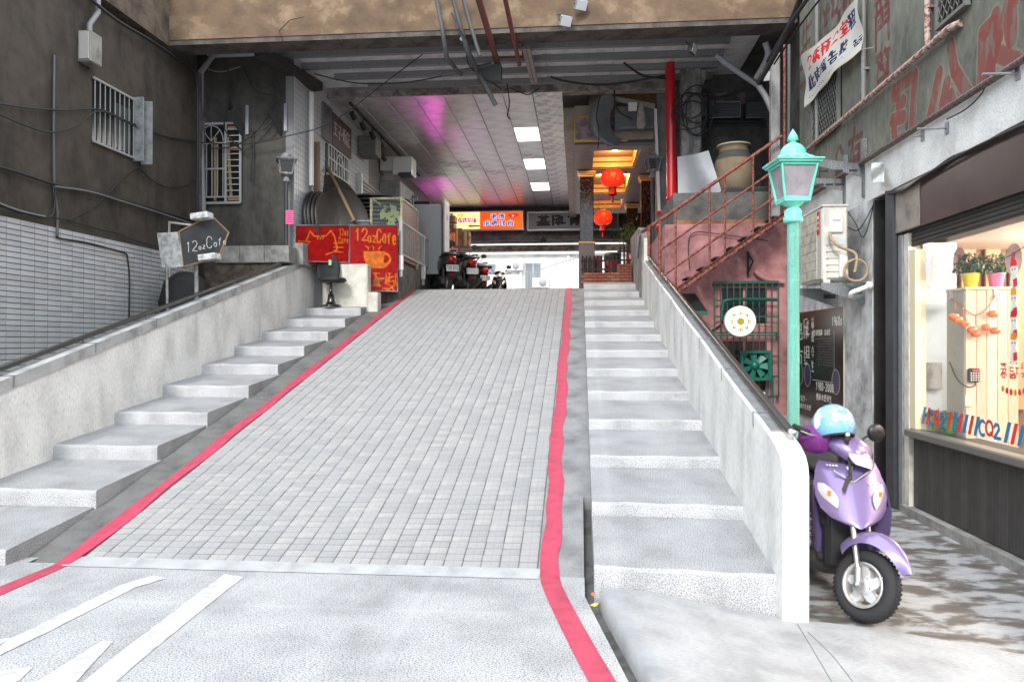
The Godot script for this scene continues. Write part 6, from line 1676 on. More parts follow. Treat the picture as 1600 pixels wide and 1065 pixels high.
	for q in [[1487, 462, 0.3], [1556, 458, 0.0]]:
		single("clip", MB.new().rbox(onz(q[0], q[1], CD - 0.008) if q[2] == 0.0 else onx(q[0], q[1], c0.x - 0.01), Vector3(0.035, 0.08, 0.015), 0.004), M("clip_grey", Color(0.45, 0.4, 0.38), 0.5), "grey clip holding the %s end of the persimmon string" % ("left" if q[0] < 1500 else "right"), "clip", "clips of the persimmon string")
	var i := 0
	for q in [[1491, 494], [1497, 499], [1507, 504], [1520, 515], [1526, 521], [1542, 511], [1556, 516], [1552, 490]]:
		var at := onz(q[0], q[1], GD - 0.04)
		var t := thing("persimmon", ["orange persimmon at the far left of the string", "orange persimmon second from the left of the string", "orange persimmon third from the left of the string", "small orange persimmon low in the middle", "lowest orange persimmon in the middle of the garland", "orange persimmon right of the middle pair", "lower orange persimmon at the right", "single high orange persimmon at right under the clip"][i], "persimmon", at, "persimmon decorations on the cabinet")
		i += 1
		m = MB.new(); m.lathe([Vector2(0.0, -0.032), Vector2(0.025, -0.031), Vector2(0.04, -0.015), Vector2(0.043, 0.003), Vector2(0.034, 0.02), Vector2(0.018, 0.026), Vector2(0.0, 0.022)], 18, Transform3D(Basis(), at))
		part("fruit", m, M("persimmon", Color(0.75, 0.16, 0.05), 0.4), t)
		m = MB.new()
		for k in 4: m.quad(at + Vector3(0, 0.026, 0), at + Basis(UPV, k * PI / 2 - 0.4) * Vector3(0.026, 0.027, 0), at + Basis(UPV, k * PI / 2) * Vector3(0.036, 0.03, 0), at + Basis(UPV, k * PI / 2 + 0.4) * Vector3(0.026, 0.027, 0))
		part("calyx", m, M("leaf", Color.WHITE), t)
	# stickers on the glass: stripes and lettering along the bottom
	var sx := x + 0.026
	var blue := M("sticker_blue", Color(0.02, 0.16, 0.34), 0.4); var redm := M("sticker_red", Color(0.62, 0.03, 0.04), 0.4)
	var group_labels := ["red and blue slanted stripe stickers left on the shop glass", "red and blue slanted stripe stickers between the two letter stickers", "red and blue slanted stripe stickers at the right on the shop glass"]
	var bands := [[-7.46, 2], [-6.96, 6], [-6.07, 9]]
	for bi in 3:
		var t := thing("stripe_sticker", group_labels[bi], "sticker", Vector3(sx, 0.95, bands[bi][0]))
		for k in bands[bi][1]:
			var z: float = bands[bi][0] + k * 0.09
			m = MB.new()
			m.prism([Vector2(0, 0), Vector2(0.045, 0), Vector2(0.105, 0.16), Vector2(0.06, 0.16)], Transform3D(Basis(Vector3(0, 0, 1), Vector3(0, 1, 0), Vector3(-1, 0, 0)), Vector3(sx, 0.9, z)), 0.002)
			part("stripe", m, blue if (k + bi) % 2 == 0 else redm, t)
	for q in [[-7.3, "blue and red letters CQ2 sticker at the left of the shop glass"], [-6.42, "blue and red letters CQ2 sticker nearer the middle of the shop glass"]]:
		var t := thing("lettering_sticker", q[1], "sticker", Vector3(sx, 0.92, q[0]), "letter stickers on the shop glass")
		for k in 3:
			var s := TextMesh.new()
			m = MB.new()
			var z: float = q[0] + k * 0.1
			var path := []
			if k == 0:
				for a in 9: path.append(Vector2(0.05 + 0.05 * cos(0.9 + a * 0.56), 0.075 + 0.06 * sin(0.9 + a * 0.56)))
			elif k == 1:
				for a in 13: path.append(Vector2(0.05 + 0.05 * cos(a * TAU / 12.0), 0.085 + 0.055 * sin(a * TAU / 12.0)))
			else: path = [Vector2(0.02, 0.1), Vector2(0.04, 0.125), Vector2(0.08, 0.12), Vector2(0.09, 0.09), Vector2(0.02, 0.02), Vector2(0.11, 0.02)]
			for a in path.size() - 1:
				var p0: Vector2 = path[a]; var p1: Vector2 = path[a + 1]
				var nn := (p1 - p0).normalized().orthogonal() * 0.013; var ex := (p1 - p0).normalized() * 0.006
				m.prism([p0 - ex - nn, p1 + ex - nn, p1 + ex + nn, p0 - ex + nn], Transform3D(Basis(Vector3(0, 0, 1), Vector3(0, 1, 0), Vector3(-1, 0, 0)), Vector3(sx + 0.0003 * (a % 2), 0.9, z)), 0.002)
			if k == 1: m.prism([Vector2(0.05, 0.06), Vector2(0.075, 0.06), Vector2(0.12, 0.02), Vector2(0.09, 0.02)], Transform3D(Basis(Vector3(0, 0, 1), Vector3(0, 1, 0), Vector3(-1, 0, 0)), Vector3(sx + 0.0006, 0.9, z)), 0.002)
			part("letter", m, redm if k == 1 else blue, t)
	# a hanging string of festive cut-outs (plain cats and red characters) on the glass
	var names := ["topmost white cat sticker with red hood on the shop glass", "second cat sticker with an orange hat on the shop glass", "third white cat sticker holding a red pouch", "lowest cat sticker with an orange hat on the shop glass"]
	for k in 4:
		var at := onx(1585, [430, 475, 510, 545][k], sx)
		var t := thing("cat_sticker", names[k], "sticker", at, "cat stickers on the shop glass")
		var fx := Transform3D(Basis(Vector3(0, 0, 1), Vector3(0, 1, 0), Vector3(-1, 0, 0)), at)
		part("body", MB.new().prism(oval(0, -0.05, 0.05, 0.07), fx, 0.002), M("sticker_white", Color(0.72, 0.66, 0.6), 0.5), t)
		part("head", MB.new().prism(oval(0, 0.045, 0.045, 0.042), fx.translated(Vector3(-0.001, 0, 0)), 0.002), M("sticker_white", Color.WHITE), t)
		var hm := M("sticker_orange" if k % 2 else "sticker_red", Color(0.75, 0.3, 0.04), 0.5)
		part("hat", MB.new().prism([Vector2(-0.045, 0.07), Vector2(0.045, 0.07), Vector2(0.035, 0.11), Vector2(0.0, 0.13), Vector2(-0.035, 0.11)], fx.translated(Vector3(-0.002, 0, 0)), 0.002), hm, t)
		part("pouch", MB.new().prism([Vector2(0.0, -0.09), Vector2(0.05, -0.08), Vector2(0.045, -0.02), Vector2(-0.005, -0.03)], fx.translated(Vector3(-0.002, 0, 0)), 0.002), M("sticker_red", Color.WHITE), t)
		m = MB.new()
		for s in [-1, 1]: m.prism(oval(0.018 * s, 0.045, 0.006, 0.008), fx.translated(Vector3(-0.0025, 0, 0)), 0.001)
		part("eyes", m, M("black", Color.WHITE), t)
	var gt := thing("character_sticker", "row of mirrored red characters across the shop glass", "sticker", onx(1575, 582, sx))
	var col := 0
	for ch in ["春", "福", "樂", "有"]:
		m = MB.new()
		var base := onx(1568, 590, sx) + Vector3(0, 0, col * 0.14)
		col += 1
		var n := 0
		for s in segs(GLYPH[ch]):
			var p0 := Vector2(0.06 - s[0].x * 0.012, 0.12 - s[0].y * 0.013); var p1 := Vector2(0.06 - s[1].x * 0.012, 0.12 - s[1].y * 0.013)
			var nn := (p1 - p0).normalized().orthogonal() * 0.0055
			m.prism([p0 - nn, p1 - nn, p1 + nn, p0 + nn], Transform3D(Basis(Vector3(0, 0, 1), Vector3(0, 1, 0), Vector3(-1, 0, 0)), base + Vector3(0.0001 * n, 0, 0)), 0.001)
			n += 1
		part("character", m, redm, gt)
	var gg := thing("garland", "row of small red and gold paper beads strung on the shop glass", "garland", onx(1580, 610, sx))
	for k in 9:
		part("bead", MB.new().prism(oval(0, 0, 0.02, 0.024), Transform3D(Basis(Vector3(0, 0, 1), Vector3(0, 1, 0), Vector3(-1, 0, 0)), onx(1568, 607, sx) + Vector3(0, -0.02 * sin(k * 0.6), k * 0.055)), 0.002), redm if k % 3 else M("gold", Color.WHITE), gg)
	m = MB.new(); m.tube(curve([onx(1490, 395, x + 0.3), onx(1520, 412, x + 0.3), onx(1560, 408, x + 0.3), onx(1610, 380, x + 0.3)], 4), 0.004, 4)
	single("bunting_string", m, M("cable_grey", Color.WHITE), "thin string of paper bunting above the cabinet plants", "string")
	for q in [[1500, 408, "pink white paper bunting piece left above the yellow pot"], [1585, 405, "pink white paper bunting piece right behind the top cat"]]:
		var at := onx(q[0], q[1], x + 0.31)
		var t := thing("bunting", q[2], "bunting", at, "paper bunting in the shop")
		var fx := Transform3D(Basis(Vector3(0, 0, 1), Vector3(0, 1, 0), Vector3(-1, 0, 0)), at)
		part("paper", MB.new().prism(oval(0, 0, 0.12, 0.13), fx, 0.003), M("bunting_pink", Color(0.7, 0.45, 0.4), 0.8), t)
		part("stripe", MB.new().prism([Vector2(-0.05, -0.06), Vector2(0.0, -0.06), Vector2(0.03, 0.06), Vector2(-0.02, 0.06)], fx.translated(Vector3(-0.002, 0, 0)), 0.003), redm, t)

func oval(cx: float, cy: float, rx: float, ry: float) -> Array:
	var r := []
	for k in 18: r.append(Vector2(cx + rx * cos(TAU * k / 18.0), cy + ry * sin(TAU * k / 18.0)))
	return r

func lamp_local(t: Node3D, frame: Material, post: Material, gl: Material, h: float, w: float, pr: float, fancy: bool):
	# built about its own base: post of height h, then a four sided lantern of width w
	var m := MB.new()
	m.lathe([Vector2(pr * 1.8, 0), Vector2(pr * 1.8, 0.04), Vector2(pr * 1.1, 0.07), Vector2(pr, 0.1), Vector2(pr, h)], 18)
	part("post", m, post, t)
	m = MB.new()
	m.lathe([Vector2(pr, h - 0.005), Vector2(pr * 1.6, h), Vector2(pr * 1.65, h + 0.03), Vector2(pr * 1.4, h + 0.035), Vector2(pr * 1.45, h + w * 0.22), Vector2(pr * 1.2, h + w * 0.28), Vector2(pr * 0.8, h + w * 0.32), Vector2(w * 0.2, h + w * 0.35), Vector2(w * 0.28, h + w * 0.42)], 18)
	part("collar", m, frame, t)
	var y0 := h + w * 0.42; var y1 := h + w * 1.18
	var a := w * 0.29; var b := w * 0.44
	m = MB.new()
	m.box(Vector3(0, y0 + 0.01, 0), Vector3(a * 2 + 0.02, 0.03, a * 2 + 0.02))
	for k in 4:
		var bs := Basis(UPV, k * PI / 2)
		m.tube([bs * Vector3(a, y0, a), bs * Vector3(b, y1, b)], w * 0.04, 4)
		m.tube([bs * Vector3(a, y0 + w * 0.05, a), bs * Vector3(-a, y0 + w * 0.05, a)], w * 0.045, 4)
		m.tube([bs * Vector3(b, y1 - w * 0.02, b), bs * Vector3(-b, y1 - w * 0.02, b)], w * 0.035, 4)
	part("frame", m, frame, t)
	for k in 4:
		var bs := Basis(UPV, k * PI / 2)
		m = MB.new()
		m.quad(bs * Vector3(-a * 0.97, y0 + 0.03, a * 0.97), bs * Vector3(a * 0.97, y0 + 0.03, a * 0.97), bs * Vector3(b * 0.97, y1, b * 0.97), bs * Vector3(-b * 0.97, y1, b * 0.97))
		part("pane", m, gl, t)
	m = MB.new()
	var e := w * 0.56
	m.rbox(Vector3(0, y1 + w * 0.03, 0), Vector3(e * 1.9, w * 0.05, e * 1.9), w * 0.015)
	m.rbox(Vector3(0, y1 + w * 0.07, 0), Vector3(e * 2.06, w * 0.045, e * 2.06), w * 0.015)
	# scalloped hip
	var g := []
	for i in 5:
		var f := i / 4.0
		var row := []
		var s := lerpf(e * 1.0, w * 0.34, pow(f, 0.6))
		for k in 48:
			var an := TAU * k / 48.0
			var q := s / maxf(absf(cos(an)), absf(sin(an)))
			q = lerpf(q, s * 1.1, f)
			row.append(Vector3(cos(an) * q, y1 + w * 0.09 + w * 0.13 * f + (w * 0.018 * absf(sin(an * 16.0)) * (1.0 - f)), -sin(an) * q))
		g.append(row)
	m.rows(g, true)
	part("eave", m, frame, t)
	m = MB.new()
	var pf := []
	for k in 9:
		var an := PI / 2 * k / 8.0
		pf.append(Vector2(cos(an) * w * 0.31 + 0.001, y1 + w * 0.2 + sin(an) * w * 0.3))
	m.lathe(pf, 48, Transform3D(), 0.06, 20)
	part("dome", m, frame, t)
	if fancy:
		m = MB.new()
		m.lathe([Vector2(0.028, y1 + w * 0.49), Vector2(0.02, y1 + w * 0.53), Vector2(0.045, y1 + w * 0.55), Vector2(0.035, y1 + w * 0.64), Vector2(0.0, y1 + w * 0.8)], 24, Transform3D(), 0.1, 10)
		part("finial", m, frame, t)

func left_objects():
	# lamps: two dark ones and the mint one
	var dm := M("lamp_dark", Color(0.04, 0.04, 0.04), 0.5, {"t": "mottle", "s": 2.0})
	var fm := M("lamp_worn", Color(0.3, 0.3, 0.29), 0.6, {"t": "peel", "s": 3.0})
	var pane := glass("lamp_pane", 0.6, Color(0.3, 0.3, 0.3))
	pane.roughness = 0.24
	var at := onz(447, 405, 13.02); at.y -= 0.6
	var t := thing("street_lamp", "dark lantern street lamp with a pink notice beside the left parapet", "street lamp", at, "dark lantern lamps at the head of the steps", true)
	lamp_local(t, fm, dm, pane, onz(445, 284, 13.02).y - at.y, 0.31, 0.035, false)
	t.rotation.y = 0.45
	var t2 := copy(t, "street_lamp", "dark lantern street lamp at the head of the right steps before the hall")
	var at2 := onz(1020, 400, 15.4)
	t2.position = Vector3(at2.x, onz(1020, 268, 15.4).y - (onz(445, 284, 13.02).y - at.y) - 0.12, at2.z)
	t2.rotation.y = 0.2
	var g := thing("street_lamp", "mint green lantern street lamp beside the right parapet and air conditioner", "street lamp", Vector3(1.56, 0, -5.68), "", true)
	var w := 0.346
	var post_h := onz(1231, 347, 5.68).y
	var mint_glass := glass("mint_pane", 0.72, Color(0.6, 0.58, 0.6)); mint_glass.roughness = 0.35
	var mg := StandardMaterial3D.new(); mg.resource_name = "frosted"; mg.albedo_color = Color(0.62, 0.6, 0.62); mg.albedo_texture = grain("mottle"); mg.uv1_triplanar = true; mg.uv1_scale = Vector3(2, 2, 2); mg.roughness = 0.35
	lamp_local(g, M("mint", Color.WHITE), M("mint_post", Color.WHITE), mg, post_h, w, 0.05, true)
	g.scale = Vector3(0.85, 1.0, 0.85)
	g.rotation.y = 0.1
	var m := MB.new()
	for y in [0.98, 0.86]: m.lathe([Vector2(0.05, y - 0.02), Vector2(0.068, y - 0.015), Vector2(0.068, y + 0.015), Vector2(0.05, y + 0.02)], 18)
	part("clamp", m, M("mint_post", Color.WHITE), g)
	# pink notice
	var im := page(64, 128, Color(0.86, 0.36, 0.55))
	for k in 6:
		for j in 5: dab(im, Vector2(10 + j * 10, 14 + k * 18), Vector2(15 + j * 10, 14 + k * 18 + (j + k) % 3 * 3), 2.2, Color(0.45, 0.08, 0.25))
	m = MB.new()
	var n0 := onz(446, 350, 12.93); var n1 := onz(457, 328, 12.93)
	m.quad(n0, Vector3(n1.x, n0.y, n0.z - 0.03), n1 + Vector3(0, 0, -0.03), Vector3(n0.x, n1.y, n0.z))
	single("notice", m, printed("notice_print", im, 0.8), "pink paper notice stuck on the left dark lamp post", "notice")
	# arrow sign
	var ag := thing("arrow_sign", "thick wooden arrow sign reading 12oz Cafe in chalk on thin posts", "sign", Vector3(-5.75, 0.8, -10.9))
	var D := 10.85
	var bk := onz(286, 382, D); var tip := onz(357, 362, D - 0.05)
	var a := [onz(286, 417, D), onz(341, 404, D), onz(345, 409, D), tip, onz(328, 336, D), onz(330, 345, D), onz(280, 363, D)]
	var q := []
	for p in [[286, 417], [337, 399], [343, 404], [357, 363], [329, 337], [330, 346], [279, 362]]: q.append(p)
	# board outline lies in a plane turned to the left of the camera
	var o := onz(282, 390, 10.6)
	var dirx := (onz(357, 363, 11.1) - onz(282, 390, 10.6)); dirx.y = 0; dirx = dirx.normalized()
	var fr := Transform3D(Basis(dirx, UPV, dirx.cross(UPV)), o)
	var pl := Plane(fr.basis.z, o)
	var poly := []
	for p in [[286, 417], [341, 402], [357, 363], [329, 336], [279, 362]]:
		var hit = pl.intersects_ray(EYE, ray(p[0], p[1]))
		if hit != null:
			var l: Vector3 = fr.affine_inverse() * hit
			poly.append(Vector2(l.x, l.y))
	part("board", MB.new().prism(poly, fr.translated(-fr.basis.z * 0.26), 0.26), M("chalkboard", Color(0.05, 0.052, 0.052), 0.8, {"t": "dirt", "s": 1.5}), ag)
	var ed := MB.new()
	for i in poly.size():
		var p0: Vector2 = poly[i]; var p1: Vector2 = poly[(i + 1) % poly.size()]
		ed.tube([fr * Vector3(p0.x, p0.y, 0.0), fr * Vector3(p1.x, p1.y, 0.0)], 0.014, 5)
	part("wood_edge", ed, M("wood", Color.WHITE), ag)
	# white end face
	var e0: Vector2 = poly[0]; var e1: Vector2 = poly[4]
	m = MB.new()
	var sd := Vector3(-0.006, 0, 0.0)
	var back := -fr.basis.z * 0.265
	m.quad(fr * Vector3(e0.x, e0.y, 0) + back + sd, fr * Vector3(e0.x, e0.y, 0.004) + sd, fr * Vector3(e1.x, e1.y, 0.004) + sd, fr * Vector3(e1.x, e1.y, 0) + back + sd)
	m.quad(onz(253, 418, 10.75), onz(286, 416.5, 10.585), onz(279.5, 362, 10.58), onz(244.5, 364, 10.75))
	part("white_end", m, M("peeling_white", Color(0.86, 0.86, 0.84), 0.85, {"t": "peel", "s": 2.0, "d": "fine", "ds": 3.0}), ag)
	for pp in [[300, 342, 330, 336], [312, 409, 342, 397]]:
		m = MB.new()
		var c0 := onz(pp[0], pp[1], 10.7); var c1 := onz(pp[2], pp[3], 10.75)
		m.rbox((c0 + c1) / 2 + Vector3(0, 0.01, 0.0), Vector3(absf(c1.x - c0.x), 0.09, 0.2), 0.008, Basis(Vector3.BACK, 0.12))
		part("white_cap", m, M("peeling_white", Color.WHITE), ag)
	m = MB.new()
	var letters := "12ozCafe"
	var wid := [0.085, 0.085, 0.06, 0.06, 0.1, 0.07, 0.07, 0.07]
	var up := [0.15, 0.15, 0.075, 0.075, 0.17, 0.09, 0.15, 0.09]
	var cx := 0.07
	for i in letters.length():
		for s in segs(GLYPH[letters[i]]):
			var pts := []
			for e in s: pts.append(fr * Vector3(cx + e.x / 10.0 * wid[i] * 1.1, -0.05 + cx * 0.3 + (9 - e.y) / 9.0 * up[i], 0.006))
			m.tube(pts, 0.0065, 4)
		cx += wid[i]
	part("lettering", m, M("chalk", Color(0.55, 0.55, 0.53), 0.9), ag)
	for pp in [[262, 412, 475, 0.02, 10.72], [308, 408, 480, 0.03, 10.85]]:
		m = MB.new(); m.tube([onz(pp[0], pp[2], pp[4]) + Vector3(0, -0.6, 0), onz(pp[0] - 2, pp[1], pp[4])], pp[3], 6)
		part("post", m, M("post_paint", Color(0.42, 0.4, 0.38), 0.7, {"t": "peel", "s": 2.0}), ag)
	m = MB.new()
	m.tube([onz(263, 470, 12.0), onz(264, 347, 12.0), onz(300, 352, 12.0), onz(300, 372, 12.0)], 0.02, 6)
	single("rail_stand", m, M("white_metal", Color.WHITE), "thin white pipe stand behind the arrow sign", "stand")
	# bag in the dark passage under the sign
	m = MB.new()
	var sk := onz(290, 455, 11.6)
	m.lathe([Vector2(0.0, -0.6), Vector2(0.3, -0.55), Vector2(0.38, -0.2), Vector2(0.3, 0.15), Vector2(0.12, 0.3), Vector2(0.0, 0.32)], 14, Transform3D(Basis(), sk), 0.15, 7)
	single("sack", m, M("sack_black", Color(0.02, 0.02, 0.021), 0.5, {"b": 1.0, "s": 2.0}), "black plastic sack in the dark corner under the arrow sign", "sack")
	# red cafe boards
	for k in 2:
		var p0: Vector3 = onz(546, 454, 14.2) if k else onz(461, 408, 13.27); var pr: Vector3 = onz(621, 455, 14.75) if k else onz(545, 410, 14.18)
		var p1: Vector3 = onz(621, 352, 14.75) if k else onz(545, 352, 14.18); var pl0: Vector3 = onz(546, 352, 14.2) if k else onz(461, 352, 13.27)
		var W := 340; var H := 466 if k else 268
		var img := page(W, H, Color(0.66, 0.025, 0.03))
		var or_ := Color(0.86, 0.46, 0.14)
		if k == 0:
			path_ink(img, [Vector2(66, 120), Vector2(90, 44), Vector2(118, 82), Vector2(188, 82), Vector2(222, 40), Vector2(246, 90), Vector2(262, 170), Vector2(250, 190), Vector2(190, 215)], 5.0, or_)
			path_ink(img, [Vector2(20, 118), Vector2(90, 124)], 4.0, or_); path_ink(img, [Vector2(16, 140), Vector2(80, 140)], 4.0, or_)
			for xx in [140, 156, 172]: path_ink(img, [Vector2(xx, 90), Vector2(xx - 4, 108)], 3.0, or_)
			for yy in [134, 160, 190]: path_ink(img, [Vector2(240, yy), Vector2(300, yy - 4 + (yy - 134) / 6.0)], 4.0, or_)
			ink(img, "12oz", Vector2(276, 28), Vector2(15, 50), Vector2(16, 0), 3.0, or_); ink(img, "Cafe", Vector2(272, 88), Vector2(16, 44), Vector2(17, 0), 3.0, or_)
		else:
			var s := W / 340.0
			ink(img, "12", Vector2(36, 24), Vector2(50, 92), Vector2(46, 0), 5.5, or_); ink(img, "oz", Vector2(118, 52), Vector2(42, 78), Vector2(38, 0), 5.5, or_); ink(img, "Cafe", Vector2(188, 30), Vector2(40, 104), Vector2(36, 4), 5.5, or_)
			for q3 in [[112, 150, 128, 174], [160, 148, 164, 174], [222, 150, 204, 174]]: path_ink(img, [Vector2(q3[0], q3[1]), Vector2(q3[2] + 6, (q3[1] + q3[3]) / 2.0), Vector2(q3[2], q3[3])], 4.0, or_)
			for yy in range(188, 288):
				var f := (yy - 188) / 100.0
				path_ink(img, [Vector2(96 + 26 * pow(f, 2), yy), Vector2(246 - 16 * pow(f, 2), yy)], 1.2, or_)
			var hd := []
			for a2 in 15: hd.append(Vector2(252 + 34 * cos(-1.6 + a2 * 0.25), 240 + 36 * sin(-1.6 + a2 * 0.25)))
			path_ink(img, hd, 8.0, or_)
			for yy in range(284, 306): path_ink(img, [Vector2(84 + (yy - 284) * 1.2, yy), Vector2(270 - (yy - 284) * 1.4, yy)], 1.2, or_)
			ink(img, "蛋", Vector2(160, 330), Vector2(62, 110), Vector2.ZERO, 4.5, or_)
			for yy in range(372, 410): path_ink(img, [Vector2(206, yy), Vector2(206 + (410 - yy) * 1.1, yy)], 1.0, Color(0.72, 0.5, 0.3) if yy < 388 else Color(0.45, 0.4, 0.4))
			ink(img, "糕式", Vector2(252, 340), Vector2(46, 96), Vector2(46, 4), 4.0, or_)
			ink(img, "79", Vector2(222, 440), Vector2(52, 74), Vector2(44, 0), 6.0, or_, 1.5)
			ink(img, "元", Vector2(302, 474), Vector2(36, 44), Vector2.ZERO, 3.6, or_)
		worn(img, 0.22, 60 + k)
		var rt := thing("sign_board", "right red hand painted cafe board with coffee cup and price" if k else "left red hand painted cafe board with a cat outline", "sign board", p0, "red cafe boards")
		var nb := (pr - p0).cross(pl0 - p0).normalized() * -0.03
		m = MB.new(); m.rows([[pr + nb, p0 + nb], [p1 + nb, pl0 + nb]], false, false, -1)
		m.rows([[p0 + nb, pr + nb, pr, p1, p1 + nb, pl0 + nb, pl0, p0], [p0 + nb, pr + nb, pr, p1, p1 + nb, pl0 + nb, pl0, p0]])
		part("panel", m, M("board_back", Color(0.3, 0.29, 0.28), 0.6), rt)
		m = MB.new(); m.quad(p0, pr, p1, pl0)
		part("painting", m, printed("cafe_print%d" % k, img, 0.35), rt)
		m = MB.new()
		m.tube([p0, pr, p1, pl0, p0], 0.012, 4)
		part("rim", m, M("steel_dull", Color.WHITE), rt)
	# white stepped block
	var wb := thing("wall_stub", "cream painted stepped wall stub behind the black office chair", "wall", Vector3(-4.4, 2.4, -14.3))
	for q3 in [[503, 574, 412], [574, 590, 456]]:
		var p0 := onz(q3[0], 480, 14.0); var p1 := onz(q3[1], q3[2], 14.0)
		part("block", MB.new().rbox(Vector3((p0.x + p1.x) / 2, (p0.y + p1.y) / 2 - 0.1, -14.13), Vector3(p1.x - p0.x - 0.002, p1.y - p0.y + 0.2, 0.26), 0.02), M("cream", Color.WHITE), wb)
	# office chair
	var ca := onz(517, 478, 13.72)
	var ch := thing("office_chair", "black office swivel chair without wheels at the head of left steps", "chair", ca)
	var bm := M("chair_black", Color(0.012, 0.012, 0.013), 0.65)
	m = MB.new()
	m.rows([[ca + Vector3(-0.24, 0.51, 0.12), ca + Vector3(0, 0.52, 0.17), ca + Vector3(0.26, 0.51, 0.12)], [ca + Vector3(-0.24, 0.55, -0.1), ca + Vector3(0, 0.56, -0.1), ca + Vector3(0.28, 0.55, -0.1)]])
	m = MB.new()
	var sg := []
	for k in 3:
		var row := []
		var y := [0.44, 0.47, 0.52][k] as float
		for j in 20:
			var an := TAU * j / 20.0
			var sc := [0.8, 1.0, 0.92][k] as float
			row.append(ca + Vector3(signf(cos(an)) * pow(absf(cos(an)), 0.7) * 0.25 * sc + 0.03, y, -signf(sin(an)) * pow(absf(sin(an)), 0.7) * 0.23 * sc))
		sg.append(row)
	m.rows(sg, true, true)
	part("seat", m, bm, ch)
	m = MB.new()
	sg = []
	for k in 7:
		var f := k / 6.0
		var row := []
		var hw := 0.16 + 0.06 * sin(PI * minf(1.0, f * 0.9 + 0.1)) - (0.03 if k == 6 else 0.0)
		for j in 16:
			var an := TAU * j / 16.0
			row.append(ca + Vector3(-0.1, 0, -0.12) + Basis(UPV, 0.55) * Vector3(cos(an) * hw, 0.5 + f * 0.48 - (0.02 * absf(cos(an)) if k == 6 else 0.0), -sin(an) * 0.04 - 0.05 * f + 0.06 * pow(cos(an), 2)))
		sg.append(row)
	m.rows(sg, true, true)
	part("backrest", m, bm, ch)
	m = MB.new(); m.tube([ca + Vector3(0, 0.42, 0), ca + Vector3(-0.12, 0.44, -0.2), ca + Vector3(-0.14, 0.6, -0.22)], 0.025, 6)
	part("back_arm", m, bm, ch)
	m = MB.new()
	m.lathe([Vector2(0.19, 0.0), Vector2(0.19, 0.015), Vector2(0.1, 0.03), Vector2(0.07, 0.1), Vector2(0.055, 0.22), Vector2(0.03, 0.225), Vector2(0.028, 0.43), Vector2(0.1, 0.44)], 20, Transform3D(Basis(), ca))
	part("pedestal", m, M("black_gloss", Color.WHITE), ch)
	m = MB.new()
	var s0 := ca + Vector3(-0.1, 0, -0.12) + Basis(UPV, 0.55) * Vector3(0.02, 0.82, 0.075)
	m.box(s0, Vector3(0.05, 0.1, 0.006), Basis(UPV, 0.55))
	part("green_tag", m, M("tag_green", Color(0.3, 0.62, 0.36), 0.7), ch)

